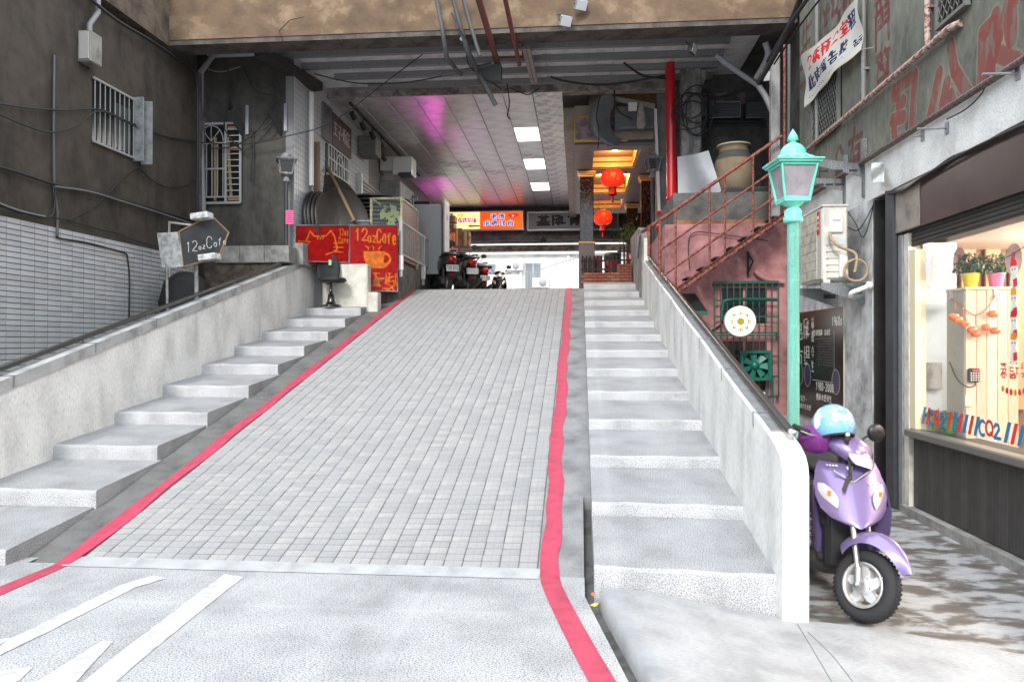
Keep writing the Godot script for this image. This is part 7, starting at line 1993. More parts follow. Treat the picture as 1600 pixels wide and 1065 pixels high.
func passage_objects():
	# low wall and railing
	var lw := thing("low_wall", "dark low wall carrying the railing left of the parked scooters", "wall", Vector3(-3.65, FL, -17))
	part("wall", MB.new().box2(Vector3(-3.62, 2.2, -14.9), Vector3(-3.85, 3.4, -21)), M("concrete_dark", Color.WHITE), lw)
	part("platform", MB.new().box2(Vector3(-4.5, 2.2, -14.1), Vector3(TLX, 3.3, -14.99)), M("platform", Color(0.18, 0.18, 0.18), 0.8), lw)
	part("platform", MB.new().box2(Vector3(-3.86, 2.2, -15.0), Vector3(TLX, 3.3, -24)), M("platform", Color(0.18, 0.18, 0.18), 0.8), lw)
	var r := thing("railing", "grey barred railing sloping away along the raised platform", "railing", Vector3(-3.6, 3.4, -17))
	var z0 := 14.95; var z1 := 20.2
	var m := MB.new()
	for y in [4.12, 3.46]: m.box2(Vector3(-3.6, y - 0.02, -z0), Vector3(-3.56, y + 0.02, -z1))
	part("rail", m, M("rail_light", Color(0.4, 0.41, 0.4), 0.5), r)
	for k in 30:
		var z := lerpf(z0 + 0.15, z1, k / 29.0)
		part("baluster", MB.new().box2(Vector3(-3.59, 3.47, -z - 0.012), Vector3(-3.57, 4.11, -z + 0.012)), M("rail_light", Color.WHITE), r)
	for z in [14.93, 17.1, 19.6]:
		part("post", MB.new().box2(Vector3(-3.6, 3.0, -z - 0.03), Vector3(-3.54, 4.15, -z + 0.03)), M("rail_light", Color.WHITE), r)
		part("post_foot", MB.new().rbox(Vector3(-3.57, 3.28, -z), Vector3(0.09, 0.3, 0.09), 0.01), M("white_metal", Color.WHITE), r)
	# hotel signs
	var c := [[505, 148, 531, 218], [532, 180, 551, 236]]
	var im := page(384, 224, Color(0.2, 0.035, 0.04))
	ink(im, "王子飯店", Vector2(28, 52), Vector2(74, 110), Vector2(84, 0), 6.0, Color(0.66, 0.62, 0.6))
	var h := thing("hotel_sign", "dark red hotel sign board with four white characters on the tiled wall", "sign", onx(540, 220, TLX + 0.05))
	var p0 := onx(519.5, 218, TLX + 0.06); var p1 := onx(549, 180, TLX + 0.06)
	var y1 := onx(519.5, 174, TLX + 0.06).y; var y0 := onx(549, 249, TLX + 0.06).y
	part("board", MB.new().box2(Vector3(TLX + 0.01, y0, p0.z), Vector3(TLX + 0.055, y1, p1.z)), M("sign_maroon", Color(0.06, 0.008, 0.01), 0.5), h)
	m = MB.new(); m.quad(Vector3(TLX + 0.058, y0, p0.z), Vector3(TLX + 0.058, y0, p1.z), Vector3(TLX + 0.058, y1, p1.z), Vector3(TLX + 0.058, y1, p0.z))
	part("print", m, printed("hotel_print", im, 0.5), h)
	var im2 := page(128, 224, Color(0.3, 0.3, 0.31))
	var crest := []
	for k in 25: crest.append(Vector2(64 + cos(TAU * k / 24.0) * (24 + 6 * (k % 2)), 80 + sin(TAU * k / 24.0) * (28 + 6 * (k % 2))))
	path_ink(im2, crest, 2.5, Color(0.12, 0.12, 0.13)); path_ink(im2, [Vector2(40, 50), Vector2(50, 30), Vector2(64, 48), Vector2(78, 30), Vector2(88, 50)], 3.0, Color(0.12, 0.12, 0.13))
	for k in 4: path_ink(im2, [Vector2(30, 130 + k * 12), Vector2(98, 130 + k * 12)], 1.8, Color(0.15, 0.15, 0.16))
	p0 = onx(505.5, 218, TLX + 0.05); p1 = onx(519, 180, TLX + 0.05)
	y1 = onx(505.5, 158, TLX + 0.05).y; y0 = onx(519, 226, TLX + 0.05).y
	h = thing("hotel_sign", "grey sign plate with a dark crest left of the hotel sign", "sign", Vector3(TLX + 0.05, y0, p0.z))
	part("board", MB.new().box2(Vector3(TLX + 0.01, y0, p0.z), Vector3(TLX + 0.045, y1, p1.z)), M("sign_grey", Color(0.2, 0.2, 0.2), 0.5), h)
	m = MB.new(); m.quad(Vector3(TLX + 0.048, y0, p0.z), Vector3(TLX + 0.048, y0, p1.z), Vector3(TLX + 0.048, y1, p1.z), Vector3(TLX + 0.048, y1, p0.z))
	part("print", m, printed("crest_print", im2, 0.5), h)
	# white downpipe
	m = MB.new(); m.tube([onx(486, 145, TLX + 0.07), onx(486, 290, TLX + 0.07)], 0.05, 10)
	single("drain_pipe", m, M("white_metal", Color.WHITE), "white upright pipe on the small tiled wall", "pipe")
	# white grilled window under the sign
	var x := TLX + 0.04
	var w := thing("window", "white grilled window with an arch below the red hotel sign", "window", onx(530, 320, x))
	var a := onx(513, 315, x); var b := onx(545, 300, x)
	var yt := onx(520, 230, x).y; var yb := yt - 1.35
	part("opening", MB.new().box2(Vector3(TLX - 0.01, yb, a.z + 0.1), Vector3(x - 0.02, yt, b.z)), M("window_dark", Color.WHITE), w)
	m = MB.new()
	for k in 9:
		var z := lerpf(a.z, b.z, k / 8.0)
		m.box2(Vector3(x, yb, z - 0.01), Vector3(x + 0.015, yt, z + 0.01))
	for k in 6:
		var y := lerpf(yb, yt, k / 5.0)
		m.box2(Vector3(x + 0.002, y - 0.012, a.z), Vector3(x + 0.018, y + 0.012, b.z))
	var arc := []
	for k in 13: arc.append(Vector3(x + 0.02, yt - 0.45 + sin(PI * k / 12.0) * 0.38, (a.z + b.z) / 2 + cos(PI * k / 12.0) * 0.28))
	m.tube(arc, 0.014, 5)
	part("grille", m, M("white_metal", Color.WHITE), w)
	# roller shutter bay
	var sh := thing("roller_shutter", "closed ribbed roller shutter on the left wall of the passage", "shutter", Vector3(TLX, 3.3, -19.5))
	var sa := onx(562, 300, TLX + 0.05); var sb := onx(598, 300, TLX + 0.05)
	for k in 26:
		var y := 3.35 + k * 0.085
		m = MB.new()
		m.tube([Vector3(TLX + 0.06, y, sa.z), Vector3(TLX + 0.06, y, sb.z)], 0.042, 6)
		part("slat", m, M("shutter_grey", Color(0.42, 0.4, 0.4), 0.35, {"m": 0.6}), sh)
	part("guide", MB.new().box2(Vector3(TLX, 3.3, sa.z + 0.1), Vector3(TLX + 0.12, 5.6, sa.z)), M("white_metal", Color.WHITE), sh)
	part("box", MB.new().rbox(Vector3(TLX + 0.22, onx(570, 212, TLX + 0.4).y, sa.z - 0.2), Vector3(0.44, 0.44, 0.5), 0.015), M("box_olive", Color(0.17, 0.17, 0.15), 0.6, {"t": "mottle", "s": 1.0}), sh)
	# track lights
	var tr := thing("track_light", "black ceiling track with spot heads along the left of the passage ceiling", "track light", onz(545, 150, 15.2))
	var t0 := Vector3(onz(547, 152, 15.3).x, CEIL - 0.03, -15.2); var t1 := Vector3(t0.x + 0.05, CEIL - 0.03, -22.0)
	part("track", MB.new().box((t0 + t1) / 2, Vector3(0.05, 0.04, 6.8)), M("black", Color.WHITE), tr)
	for k in 4:
		var at := t0 + Vector3(0, -0.12, -0.3 - k * 0.75)
		m = MB.new()
		m.tube([at + Vector3(0, 0.12, 0), at], 0.012, 6)
		m.lathe([Vector2(0.0, 0.1), Vector2(0.05, 0.09), Vector2(0.055, -0.08), Vector2(0.045, -0.085), Vector2(0.0, -0.05)], 14, Transform3D(Basis(Vector3.RIGHT, 0.5) * Basis(Vector3.BACK, 0.4), at + Vector3(0, -0.06, 0)))
		part("spot_head", m, M("black", Color.WHITE), tr)
	# lit game cabinet deep in the passage, behind the cartons
	var lm := thing("game_cabinet", "tall game cabinet with a glowing magenta front behind the cartons", "game cabinet", Vector3(-4.88, FL, -26.4))
	part("body", MB.new().rbox(Vector3(-4.88, 3.75, -26.75), Vector3(0.5, 1.8, 0.6), 0.03), M("white_gloss", Color(0.66, 0.66, 0.65), 0.2), lm)
	part("lit_screen", MB.new().box(Vector3(-4.88, 3.9, -26.44), Vector3(0.48, 1.7, 0.01)), M("screen_magenta", Color(0.5, 0.1, 0.4), 0.4, {"em": Color(1.0, 0.1, 0.75), "ee": 8.0}), lm)
	var la := AreaLight3D.new(); la.name = "light"; la.area_size = Vector2(0.28, 1.28); la.light_energy = 0.2; la.light_color = Color(1.0, 0.35, 0.88); la.shadow_enabled = true; la.area_range = 14
	la.transform = Transform3D(Basis(UPV, PI), Vector3(0, 1.05, 0.0)); la.basis = Basis(); la.position = Vector3(0, 1.05, -0.02)
	la.rotation = Vector3(0, PI, 0)
	lm.add_child(la)
	# clear box fan unit
	var fx := onz(626, 262, 19.0)
	var fb := thing("vent_unit", "glossy white boxy vent unit hanging under the passage ceiling at left", "vent", fx)
	part("casing", MB.new().rbox(fx + Vector3(0.05, 0.05, -0.2), Vector3(0.52, 0.46, 0.5), 0.02), M("white_gloss", Color(0.66, 0.66, 0.65), 0.2), fb)
	part("casing", MB.new().rbox(fx + Vector3(-0.35, 0.12, -0.25), Vector3(0.4, 0.36, 0.5), 0.02), M("white_gloss", Color.WHITE), fb)
	part("outlet", MB.new().rbox(fx + Vector3(0.12, -0.17, -0.1), Vector3(0.34, 0.08, 0.36), 0.01), M("dark_metal", Color.WHITE), fb)
	m = MB.new(); m.tube(curve([fx + Vector3(-0.4, 0.2, 0), fx + Vector3(-0.7, 0.6, 0.6), fx + Vector3(-0.85, 0.85, 1.4)], 4), 0.05, 8)
	part("duct", m, M("dark_metal", Color.WHITE), fb)
	# grey wall units beyond the shutter
	single("wall_cabinet", MB.new().rbox(Vector3(TLX + 0.28, 4.6, onx(616, 300, TLX + 0.5).z - 1.2), Vector3(0.56, 2.5, 1.6), 0.02), M("cab_grey", Color(0.27, 0.27, 0.28), 0.6, {"t": "mottle", "s": 0.8}), "tall grey cabinet against the left wall beyond the roller shutter", "cabinet")
	single("dark_canopy", MB.new().box2(Vector3(TLX, 5.3, -20.6), Vector3(TLX + 1.0, 5.6, -24.5)), M("black", Color.WHITE), "black canopy strip along the left wall under the passage ceiling", "canopy")
	single("orange_board", MB.new().box2(Vector3(TLX + 0.9, 4.5, -22.5), Vector3(TLX + 0.95, 5.2, -25.8)), M("orange_wood", Color(0.32, 0.11, 0.04), 0.5), "orange brown board on the left wall near the far signs", "panel")
	# banquet table tops
	var tm := M("table_top", Color(0.15, 0.13, 0.115), 0.35, {"t": "mottle", "s": 0.5}); var te := M("table_edge", Color(0.025, 0.024, 0.023), 0.5)
	var tops := []
	for q in [[0.0, 0.62, "leaning black round table top nearest the tiled wall"], [0.055, 0.63, "second leaning black round table top of the thin bunch"], [0.11, 0.61, "third leaning black round table top of the thin bunch"], [0.165, 0.6, "outermost black round table top of the thin bunch"]]:
		tops.append([Vector3(TLX + 0.16 + q[0], 3.95, -14.1 - q[0] * 0.6), q[1], 1.47, q[2]])
	tops.append([onz(524, 333, 15.0), 0.78, 1.05, "large grey round table top standing at the back of the leaning pair"])
	tops.append([onz(536, 345, 14.75), 0.68, 1.0, "grey round table top leaning in front of the large one"])
	for q in tops:
		var at: Vector3 = q[0]
		var t := thing("table_top", q[3], "table top", at, "round banquet table tops leaning by the tiled wall")
		var bs := Basis(UPV, q[2]) * Basis(Vector3.RIGHT, PI / 2 - 0.12)
		m = MB.new()
		var rad: float = q[1]
		m.lathe([Vector2(0.0, 0.0), Vector2(rad - 0.01, 0.0), Vector2(rad - 0.01, 0.004)], 40, Transform3D(bs, at).translated_local(Vector3(0, 0.026, 0)))
		part("face", m, tm, t)
		m = MB.new()
		m.lathe([Vector2(0.0, -0.026), Vector2(rad, -0.026), Vector2(rad + 0.008, 0.0), Vector2(rad, 0.026), Vector2(rad - 0.012, 0.027)], 40, Transform3D(bs, at))
		part("edge", m, te, t)
	for k in 9:
		var at := onz(590, 342, 16.4) + Vector3(0.02 * sin(k * 2.3), -0.28 + k * 0.085, 0.03 * cos(k * 1.7))
		var t := thing("table_top", "dark round table top lying in the flat stack, layer %s from the bottom" % ["first", "second", "third", "fourth", "fifth", "sixth", "seventh", "eighth", "topmost"][k], "table top", at, "flat stack of round table tops")
		m = MB.new()
		m.lathe([Vector2(0.0, -0.022), Vector2(0.72, -0.022), Vector2(0.735, 0.0), Vector2(0.72, 0.022), Vector2(0.0, 0.023)], 36, Transform3D(Basis(), at))
		part("disc", m, te, t)
		m = MB.new(); m.lathe([Vector2(0.736, -0.008), Vector2(0.742, 0.0), Vector2(0.736, 0.008)], 36, Transform3D(Basis(), at))
		part("trim", m, M("trim_steel", Color(0.3, 0.3, 0.3), 0.3, {"m": 0.6}), t)
	m = MB.new(); m.tube([onz(554, 345, 14.45), onz(512, 262, 14.9)], 0.035, 5)
	single("timber_pole", m, M("wood", Color.WHITE), "brown wooden pole leaning across the round table tops", "pole")
	single("plank", MB.new().box2(onz(491, 300, 14.16), onz(499, 221, 14.12)), M("wood_brown", Color(0.28, 0.16, 0.1), 0.7, {"t": "fine", "s": Vector3(6, 0.6, 6)}), "upright brown plank against the small tiled wall", "plank")
	m = MB.new()
	m.tube([onz(526, 352, 14.85), onz(526, 335, 14.85)], 0.035, 8); m.lathe([Vector2(0.05, 0.0), Vector2(0.055, 0.12), Vector2(0.0, 0.13)], 12, Transform3D(Basis(), onz(526, 338, 14.85)))
	m.tube([onz(530, 345, 14.9), onz(578, 345, 14.9)], 0.02, 6)
	single("pipe_stand", m, M("steel_dull", Color.WHITE), "short steel pipe end just above the red board", "pipe")
	# glass case
	var g0 := onz(580, 352, 15.0); var g1 := onz(627, 308, 15.0)
	var gc := thing("display_case", "glass display case with pale yellow frame on the platform", "display case", g0)
	var zc := -1.5
	m = MB.new()
	for dx in [g0.x, g1.x]:
		for dz in [0.0, zc]:
			m.box2(Vector3(dx - 0.022, 3.3, g0.z + dz - 0.022), Vector3(dx + 0.022, g1.y, g0.z + dz + 0.022))
	for dz in [0.0, zc]: m.box2(Vector3(g0.x, g1.y - 0.04, g0.z + dz - 0.02), Vector3(g1.x, g1.y + 0.003, g0.z + dz + 0.02))
	for dx in [g0.x, g1.x]: m.box2(Vector3(dx - 0.02, g1.y - 0.038, g0.z + zc), Vector3(dx + 0.02, g1.y + 0.002, g0.z))
	part("frame", m, M("frame_yellow", Color(0.55, 0.5, 0.28), 0.5, {"t": "peel", "s": 2.5}), gc)
	m = MB.new()
	m.quad(Vector3(g0.x, 3.35, g0.z), Vector3(g1.x, 3.35, g0.z), Vector3(g1.x, g1.y - 0.04, g0.z), Vector3(g0.x, g1.y - 0.04, g0.z))
	part("pane", m, glass("case_glass", 0.1), gc)
	m = MB.new()
	m.quad(Vector3(g1.x, 3.35, g0.z), Vector3(g1.x, 3.35, g0.z + zc), Vector3(g1.x, g1.y - 0.04, g0.z + zc), Vector3(g1.x, g1.y - 0.04, g0.z))
	part("side", m, M("case_side", Color(0.2, 0.12, 0.11), 0.5), gc)
	m = MB.new()
	for k in 30:
		var p := Vector3(lerpf(g0.x + 0.15, g1.x - 0.05, rng.randf()), lerpf(3.7, g1.y - 0.1, rng.randf()), g0.z - 0.25)
		if p.x - g0.x < (g1.y - p.y) * 0.5: continue
		var bs := Basis(Vector3.BACK, rng.randf() * 3.0)
		m.tri(p + bs * Vector3(-0.08, 0, 0), p + bs * Vector3(0.08, 0, 0.02), p + bs * Vector3(0.02, 0.12, 0))
	part("wrapping", m, M("wrap_green", Color(0.35, 0.42, 0.15), 0.3), gc)
	# fridge, cartons
	var f0 := onz(655, 385, 17.6); var f1 := onz(686, 318, 17.6)
	var fr := thing("fridge", "pale steel cabinet behind the railing with an open white door", "fridge", f0)
	part("body", MB.new().rbox(Vector3((f0.x + f1.x) / 2 - 0.1, (3.3 + f1.y) / 2, -18.0), Vector3(f1.x - f0.x + 0.3, f1.y - 3.3, 0.7), 0.02), M("fridge_grey", Color(0.42, 0.43, 0.43), 0.4), fr)
	part("door", MB.new().rbox(Vector3(f1.x + 0.14, (3.3 + f1.y) / 2 + 0.1, -17.8), Vector3(0.05, f1.y - 3.3, 0.55), 0.01), M("white_gloss", Color.WHITE), fr)
	m = MB.new(); m.box(Vector3(f1.x + 0.168, f1.y - 0.3, -17.75), Vector3(0.004, 0.14, 0.1))
	part("red_mark", m, M("red_plastic", Color.WHITE), fr)
	m = MB.new(); m.tube([onz(636, 345, 17.0), onz(636, 311, 17.0), onz(652, 311, 17.0)], 0.02, 6); m.tube([onz(645, 345, 17.4), onz(645, 306, 17.4), onz(652, 310, 17.0)], 0.02, 6)
	single("pipe_rack", m, M("steel", Color.WHITE), "thin steel pipe rack beside the pale steel cabinet", "rack")
	for q in [[690, 711, 336, 347, "cardboard", "topmost brown carton in the stack behind the railing"], [690, 710, 348, 362, "cardboard", "lower brown carton with dark print under the topmost one"], [706, 722, 356, 385, "cardboard_dark", "dark brown carton right of the orange box"], [722, 733, 360, 385, "cardboard_dark", "narrow dark carton at the right end of the stack"]]:
		var p0c := onz(q[0], q[3], 20.8); var p1c := onz(q[1], q[2], 20.8)
		var t := thing("carton", q[5], "carton", p0c, "cartons behind the railing")
		part("box", MB.new().rbox((p0c + p1c) / 2 + Vector3(0, 0, -0.2), Vector3(p1c.x - p0c.x - 0.01, p1c.y - p0c.y - 0.01, 0.4), 0.008), M(q[4], Color(0.2, 0.12, 0.06), 0.85), t)
		part("tape", MB.new().box((p0c + p1c) / 2 + Vector3(0, 0, 0.002), Vector3(0.06, p1c.y - p0c.y - 0.03, 0.004)), M("tape", Color(0.42, 0.28, 0.14), 0.4), t)
		m = MB.new()
		for j in 3: m.box((p0c + p1c) / 2 + Vector3(0.09, 0.05 - j * 0.04, 0.003), Vector3(0.1, 0.015, 0.004))
		part("print_marks", m, M("print_brown", Color(0.06, 0.03, 0.02), 0.8), t)
	var im3 := page(160, 128, Color(0.86, 0.4, 0.08))
	ink(im3, "ORY", Vector2(40, 28), Vector2(36, 46), Vector2(36, 0), 8.0, Color(0.95, 0.9, 0.9)); ink(im3, "ORY", Vector2(40, 28), Vector2(36, 46), Vector2(36, 0), 4.5, Color(0.75, 0.12, 0.32))
	var o0 := onz(690, 381, 20.6); var o1 := onz(709, 363, 20.6)
	var ob := thing("carton", "bright orange printed box under the brown cartons", "carton", o0, "cartons behind the railing")
	part("box", MB.new().rbox((o0 + o1) / 2 + Vector3(0, 0, -0.21), Vector3(o1.x - o0.x, o1.y - o0.y, 0.4), 0.006), M("orange_card", Color(0.7, 0.16, 0.02), 0.6), ob)
	m = MB.new(); m.quad(o0 + Vector3(0.005, 0.005, 0), Vector3(o1.x - 0.005, o0.y + 0.005, o0.z), o1 + Vector3(-0.005, -0.005, 0), Vector3(o0.x + 0.005, o1.y - 0.005, o0.z))
	part("print", m, printed("orange_print", im3, 0.5), ob)
	# far shop signs
	var s1 := page(640, 184, Color(0.9, 0.9, 0.62))
	for yy in 184:
		for xx in range(298, 640):
			var k := clampf((xx - 298) / 342.0, 0, 1)
			s1.set_pixel(xx, yy, Color(0.88, 0.3 + 0.08 * k, 0.08))
	for k in 26: dab(s1, Vector2(90 + (k * 53) % 200, 12 + (k * 37) % 160), Vector2(94 + (k * 53) % 200, 17 + (k * 37) % 160), 2.0, [Color(0.2, 0.5, 0.3), Color(0.8, 0.4, 0.2), Color(0.4, 0.3, 0.6)][k % 3])
	path_ink(s1, [Vector2(30, 20), Vector2(76, 20), Vector2(60, 36)], 6.0, Color(0.15, 0.2, 0.4)); path_ink(s1, [Vector2(120, 30), Vector2(150, 22), Vector2(160, 46), Vector2(132, 52), Vector2(120, 30)], 5.0, Color(0.9, 0.75, 0.1))
	for pass_ in 2:
		var cw := Color(0.95, 0.92, 0.88) if pass_ == 0 else Color(0.72, 0.14, 0.28)
		ink(s1, "u媽歡樂舖", Vector2(82, 66), Vector2(34, 50), Vector2(38, 0), 6.0 if pass_ == 0 else 2.6, cw)
		var cb := Color(0.9, 0.9, 0.95) if pass_ == 0 else Color(0.06, 0.16, 0.5)
		ink(s1, "達億", Vector2(388, 26), Vector2(48, 54), Vector2(62, 0), 6.5 if pass_ == 0 else 3.2, cb)
		ink(s1, "保齡球館", Vector2(330, 98), Vector2(50, 56), Vector2(64, 0), 6.5 if pass_ == 0 else 3.2, cb)
	path_ink(s1, [Vector2(530, 40), Vector2(560, 34), Vector2(570, 30), Vector2(608, 36), Vector2(590, 50), Vector2(570, 62), Vector2(548, 58), Vector2(530, 40)], 6.0, Color(0.75, 0.1, 0.16)); ink(s1, "e", Vector2(556, 34), Vector2(16, 22), Vector2.ZERO, 2.2, Color(0.95, 0.95, 0.95))
	path_ink(s1, [Vector2(216, 152), Vector2(234, 152)], 10.0, Color(0.7, 0.05, 0.06)); path_ink(s1, [Vector2(246, 152), Vector2(290, 152)], 7.0, Color(0.2, 0.2, 0.2))
	var s2 := page(720, 184, Color(0.42, 0.425, 0.44))
	ink(s2, "基隆育樂城", Vector2(76, 36), Vector2(106, 112), Vector2(126, 0), 10.0, Color(0.02, 0.022, 0.03))
	for q in [[120, 62, 36], [250, 88, 28], [600, 70, 40], [60, 120, 22]]:
		var ring := []
		for k in 17: ring.append(Vector2(q[0] + q[2] * 0.6 * cos(TAU * k / 16.0), q[1] + q[2] * 0.5 * sin(TAU * k / 16.0)))
		path_ink(s2, ring, 1.5, Color(0.5, 0.2, 0.3))
	var SD := 27.2
	var sl := [[691, 818, 328, 360, s1, 0.42, "lit yellow and orange bowling shop sign at the far end"], [824, 966, 329, 360, s2, 0.0, "grey shop sign with large dark characters at the far end"]]
	for q in sl:
		var a0 := onz(q[0], q[3], SD); var a1 := onz(q[1], q[2], SD)
		var t := thing("shop_sign", q[6], "sign", a0, "far shop signs")
		part("casing", MB.new().rbox((a0 + a1) / 2 + Vector3(0, 0, -0.13), Vector3(a1.x - a0.x, a1.y - a0.y, 0.24), 0.02), M("sign_frame", Color(0.5, 0.5, 0.5), 0.4, {"m": 0.4}), t)
		m = MB.new(); m.quad(a0 + Vector3(0.04, 0.04, 0), Vector3(a1.x - 0.04, a0.y + 0.04, a0.z), a1 + Vector3(-0.04, -0.04, 0), Vector3(a0.x + 0.04, a1.y - 0.04, a0.z))
		part("face", m, printed("shop_sign_print_%d" % int(q[0]), q[4], 0.7, q[5]), t)
		m = MB.new(); m.tube([a0, Vector3(a1.x, a0.y, a0.z), a1, Vector3(a0.x, a1.y, a0.z), a0], 0.025, 4)
		part("frame", m, M("sign_frame", Color.WHITE), t)

func right_objects():
	# sheet metal hood in the upper right
	var D := 16.0
	var h := thing("duct_hood", "bulging grey sheet metal duct hood above the hall entrance", "duct", onz(975, 230, D))
	var sm := M("hood_grey", Color(0.2, 0.205, 0.21), 0.5, {"m": 0.3, "t": "mottle", "s": 0.8})
	var m := MB.new()
	var g := []
	var outer := [[948, 143], [934, 152], [924, 168], [921, 185], [924, 204], [932, 217], [946, 225], [962, 229]]
	for i in outer.size():
		g.append([onz(outer[i][0], outer[i][1], 15.2), onz(lerpf(outer[i][0], 975, 0.25), lerpf(outer[i][1], 190, 0.1), 15.25), onz(lerpf(outer[i][0], 985, 0.5), lerpf(outer[i][1], 190, 0.3), 15.35)])
	g.reverse()
	m.rows(g)
	var g2 := []
	for i in outer.size(): g2.append([onz(outer[i][0], outer[i][1], 16.2), onz(outer[i][0], outer[i][1], 15.2)])
	g2.reverse()
	m.rows(g2)
	part("cheek", m, sm, h)
	part("body", MB.new().box2(onz(960, 215, 15.75), onz(1022, 165, 15.6)), sm, h)
	part("under_tray", MB.new().box2(onz(948, 229, 15.35), onz(1022, 222, 15.3)), M("hood_dark", Color(0.1, 0.1, 0.105), 0.5), h)
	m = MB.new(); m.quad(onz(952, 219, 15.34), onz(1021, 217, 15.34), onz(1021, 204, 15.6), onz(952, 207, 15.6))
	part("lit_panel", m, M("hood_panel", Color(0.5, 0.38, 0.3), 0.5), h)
	part("front_rail", MB.new().box2(onz(965, 203, 15.5), onz(1022, 196, 15.45)), sm, h)
	single("orange_board", MB.new().box2(onz(963, 165, 15.9), onz(1036, 135, 15.85)), M("wood_orange", Color.WHITE), "orange plywood board above the grey duct hood", "board")
	single("white_panel", MB.new().box((onz(962, 155, 15.5) + onz(1020, 165, 15.5)) / 2, Vector3(0.86, 0.1, 0.03), Basis(Vector3.BACK, -0.22)), M("white_dull", Color(0.34, 0.33, 0.32), 0.6), "slanting pale strip between the duct hood and orange board", "panel")
	single("junction_box", MB.new().rbox((onz(982, 173, 15.2) + onz(995, 160, 15.2)) / 2, Vector3(0.17, 0.17, 0.08), 0.012), M("white_metal", Color.WHITE), "square white junction box on the grey duct hood", "junction box")
	m = MB.new()
	g = []
	for i in 6:
		var row := []
		var wv := [0.03, 0.06, 0.075, 0.085, 0.09, 0.07][i] as float
		var c := onz(1002, [162, 170, 178, 186, 194, 201][i], 15.1)
		for k in 12:
			var an := TAU * k / 12.0
			row.append(c + Vector3(cos(an) * wv * (1.0 + 0.2 * sin(k * 3.0)), 0.01 * sin(k * 2.0), -sin(an) * wv * 0.5))
		g.append(row)
	g.reverse()
	m.rows(g, true, true)
	single("cloth", m, M("cloth_pale", Color(0.4, 0.36, 0.31), 0.9, {"t": "dirt", "s": 2.5}), "dirty pale cloth hanging on the duct hood", "cloth")
	# hall plant
	var p := thing("plant", "leafy green potted plant in the hall behind the landing wall", "plant", onz(985, 410, 17.8))
	m = MB.new()
	for k in 420:
		var c := onz(984 + rng.randfn() * 9, 362 + absf(rng.randfn()) * -13 + 18, 17.7 + rng.randf() * 0.5)
		var bs := Basis(Vector3(rng.randf() - 0.5, rng.randf(), rng.randf() - 0.5).normalized(), rng.randf() * TAU)
		var l := rng.randf_range(0.06, 0.13)
		m.tri(c + bs * Vector3(-l * 0.16, 0, 0), c + bs * Vector3(l * 0.16, 0, 0), c + bs * Vector3(0, l, l * 0.2))
	part("foliage", m, M("leaf_hall", Color(0.07, 0.11, 0.02), 0.5), p)
	m = MB.new()
	for k in 7: m.tube([onz(985, 412, 17.9), onz(972 + k * 5, 372 - (k % 3) * 8, 17.9)], 0.01, 5)
	part("stem", m, M("wood", Color.WHITE), p)
	m = MB.new(); m.lathe([Vector2(0.0, -0.3), Vector2(0.13, -0.3), Vector2(0.19, 0.1), Vector2(0.17, 0.1), Vector2(0.0, 0.06)], 18, Transform3D(Basis(), onz(990, 404, 17.9)))
	part("pot", m, M("red_plastic", Color.WHITE), p)

# ------------------------------------------------------------------ scooters
func shell(rows_: Array) -> MB: return MB.new().rows(rows_)
func wheel_parts(t: Node3D, at: Vector3, xf: Transform3D, alloy: Material):
	var side := Basis(Vector3.BACK, PI / 2)
	var m := MB.new()
	var pf := []
	for k in 13:
		var an := TAU * k / 12.0
		pf.append(Vector2(0.168 + 0.042 * cos(an), -0.047 * sin(an) * 1.05))
	pf.reverse()
	m.lathe(pf, 48, Transform3D(side, at))
	for k in 48:
		for s in [-1, 1]:
			var bs := Basis(Vector3.RIGHT, TAU * k / 48.0)
			m.box(at + bs * Vector3(0.016 * s, 0.2085, 0), Vector3(0.026, 0.003, 0.012), bs * Basis(Vector3.UP, 0.7 * s))
	var o := part("tyre", m, M("rubber", Color.WHITE), t); o.transform = xf
	m = MB.new()
	m.lathe([Vector2(0.122, -0.046), Vector2(0.134, -0.046), Vector2(0.134, -0.04), Vector2(0.122, -0.03), Vector2(0.116, 0.0), Vector2(0.122, 0.03), Vector2(0.134, 0.04), Vector2(0.134, 0.046), Vector2(0.122, 0.046), Vector2(0.112, 0.03), Vector2(0.108, 0.0), Vector2(0.112, -0.03), Vector2(0.122, -0.046)], 48, Transform3D(side, at))
	o = part("rim", m, alloy, t); o.transform = xf
	m = MB.new()
	m.lathe([Vector2(0.0, -0.045), Vector2(0.03, -0.045), Vector2(0.055, -0.034), Vector2(0.06, -0.015), Vector2(0.06, 0.015), Vector2(0.055, 0.034), Vector2(0.03, 0.045), Vector2(0.0, 0.045)], 28, Transform3D(side, at))
	for k in 5:
		var bs := Basis(Vector3.RIGHT, TAU * k / 5.0)
		m.prism([Vector2(-0.03, 0.045), Vector2(0.028, 0.04), Vector2(0.05, 0.075), Vector2(0.045, 0.116), Vector2(0.018, 0.116), Vector2(-0.012, 0.085)], Transform3D(bs * Basis(Vector3(0, 0, -1), Vector3(0, 1, 0), Vector3(1, 0, 0)), at + Vector3(-0.022, 0, 0)), 0.044)
	o = part("spokes", m, M("alloy_pale", Color(0.6, 0.6, 0.6), 0.45, {"m": 0.4}), t); o.transform = xf
	m = MB.new()
	for k in 5:
		var bs := Basis(Vector3.RIGHT, TAU * (k + 0.3) / 5.0)
		m.lathe([Vector2(0.006, -0.036), Vector2(0.006, 0.036)], 8, Transform3D(bs * side, at + bs * Vector3(0, 0.045, 0)))
		for s in [-1, 1]: m.box(at + bs * Vector3(s * 0.0365, 0.046, 0), Vector3(0.004, 0.011, 0.011), bs)
	o = part("bolts", m, M("bolt_dark", Color(0.2, 0.2, 0.2), 0.5), t); o.transform = xf

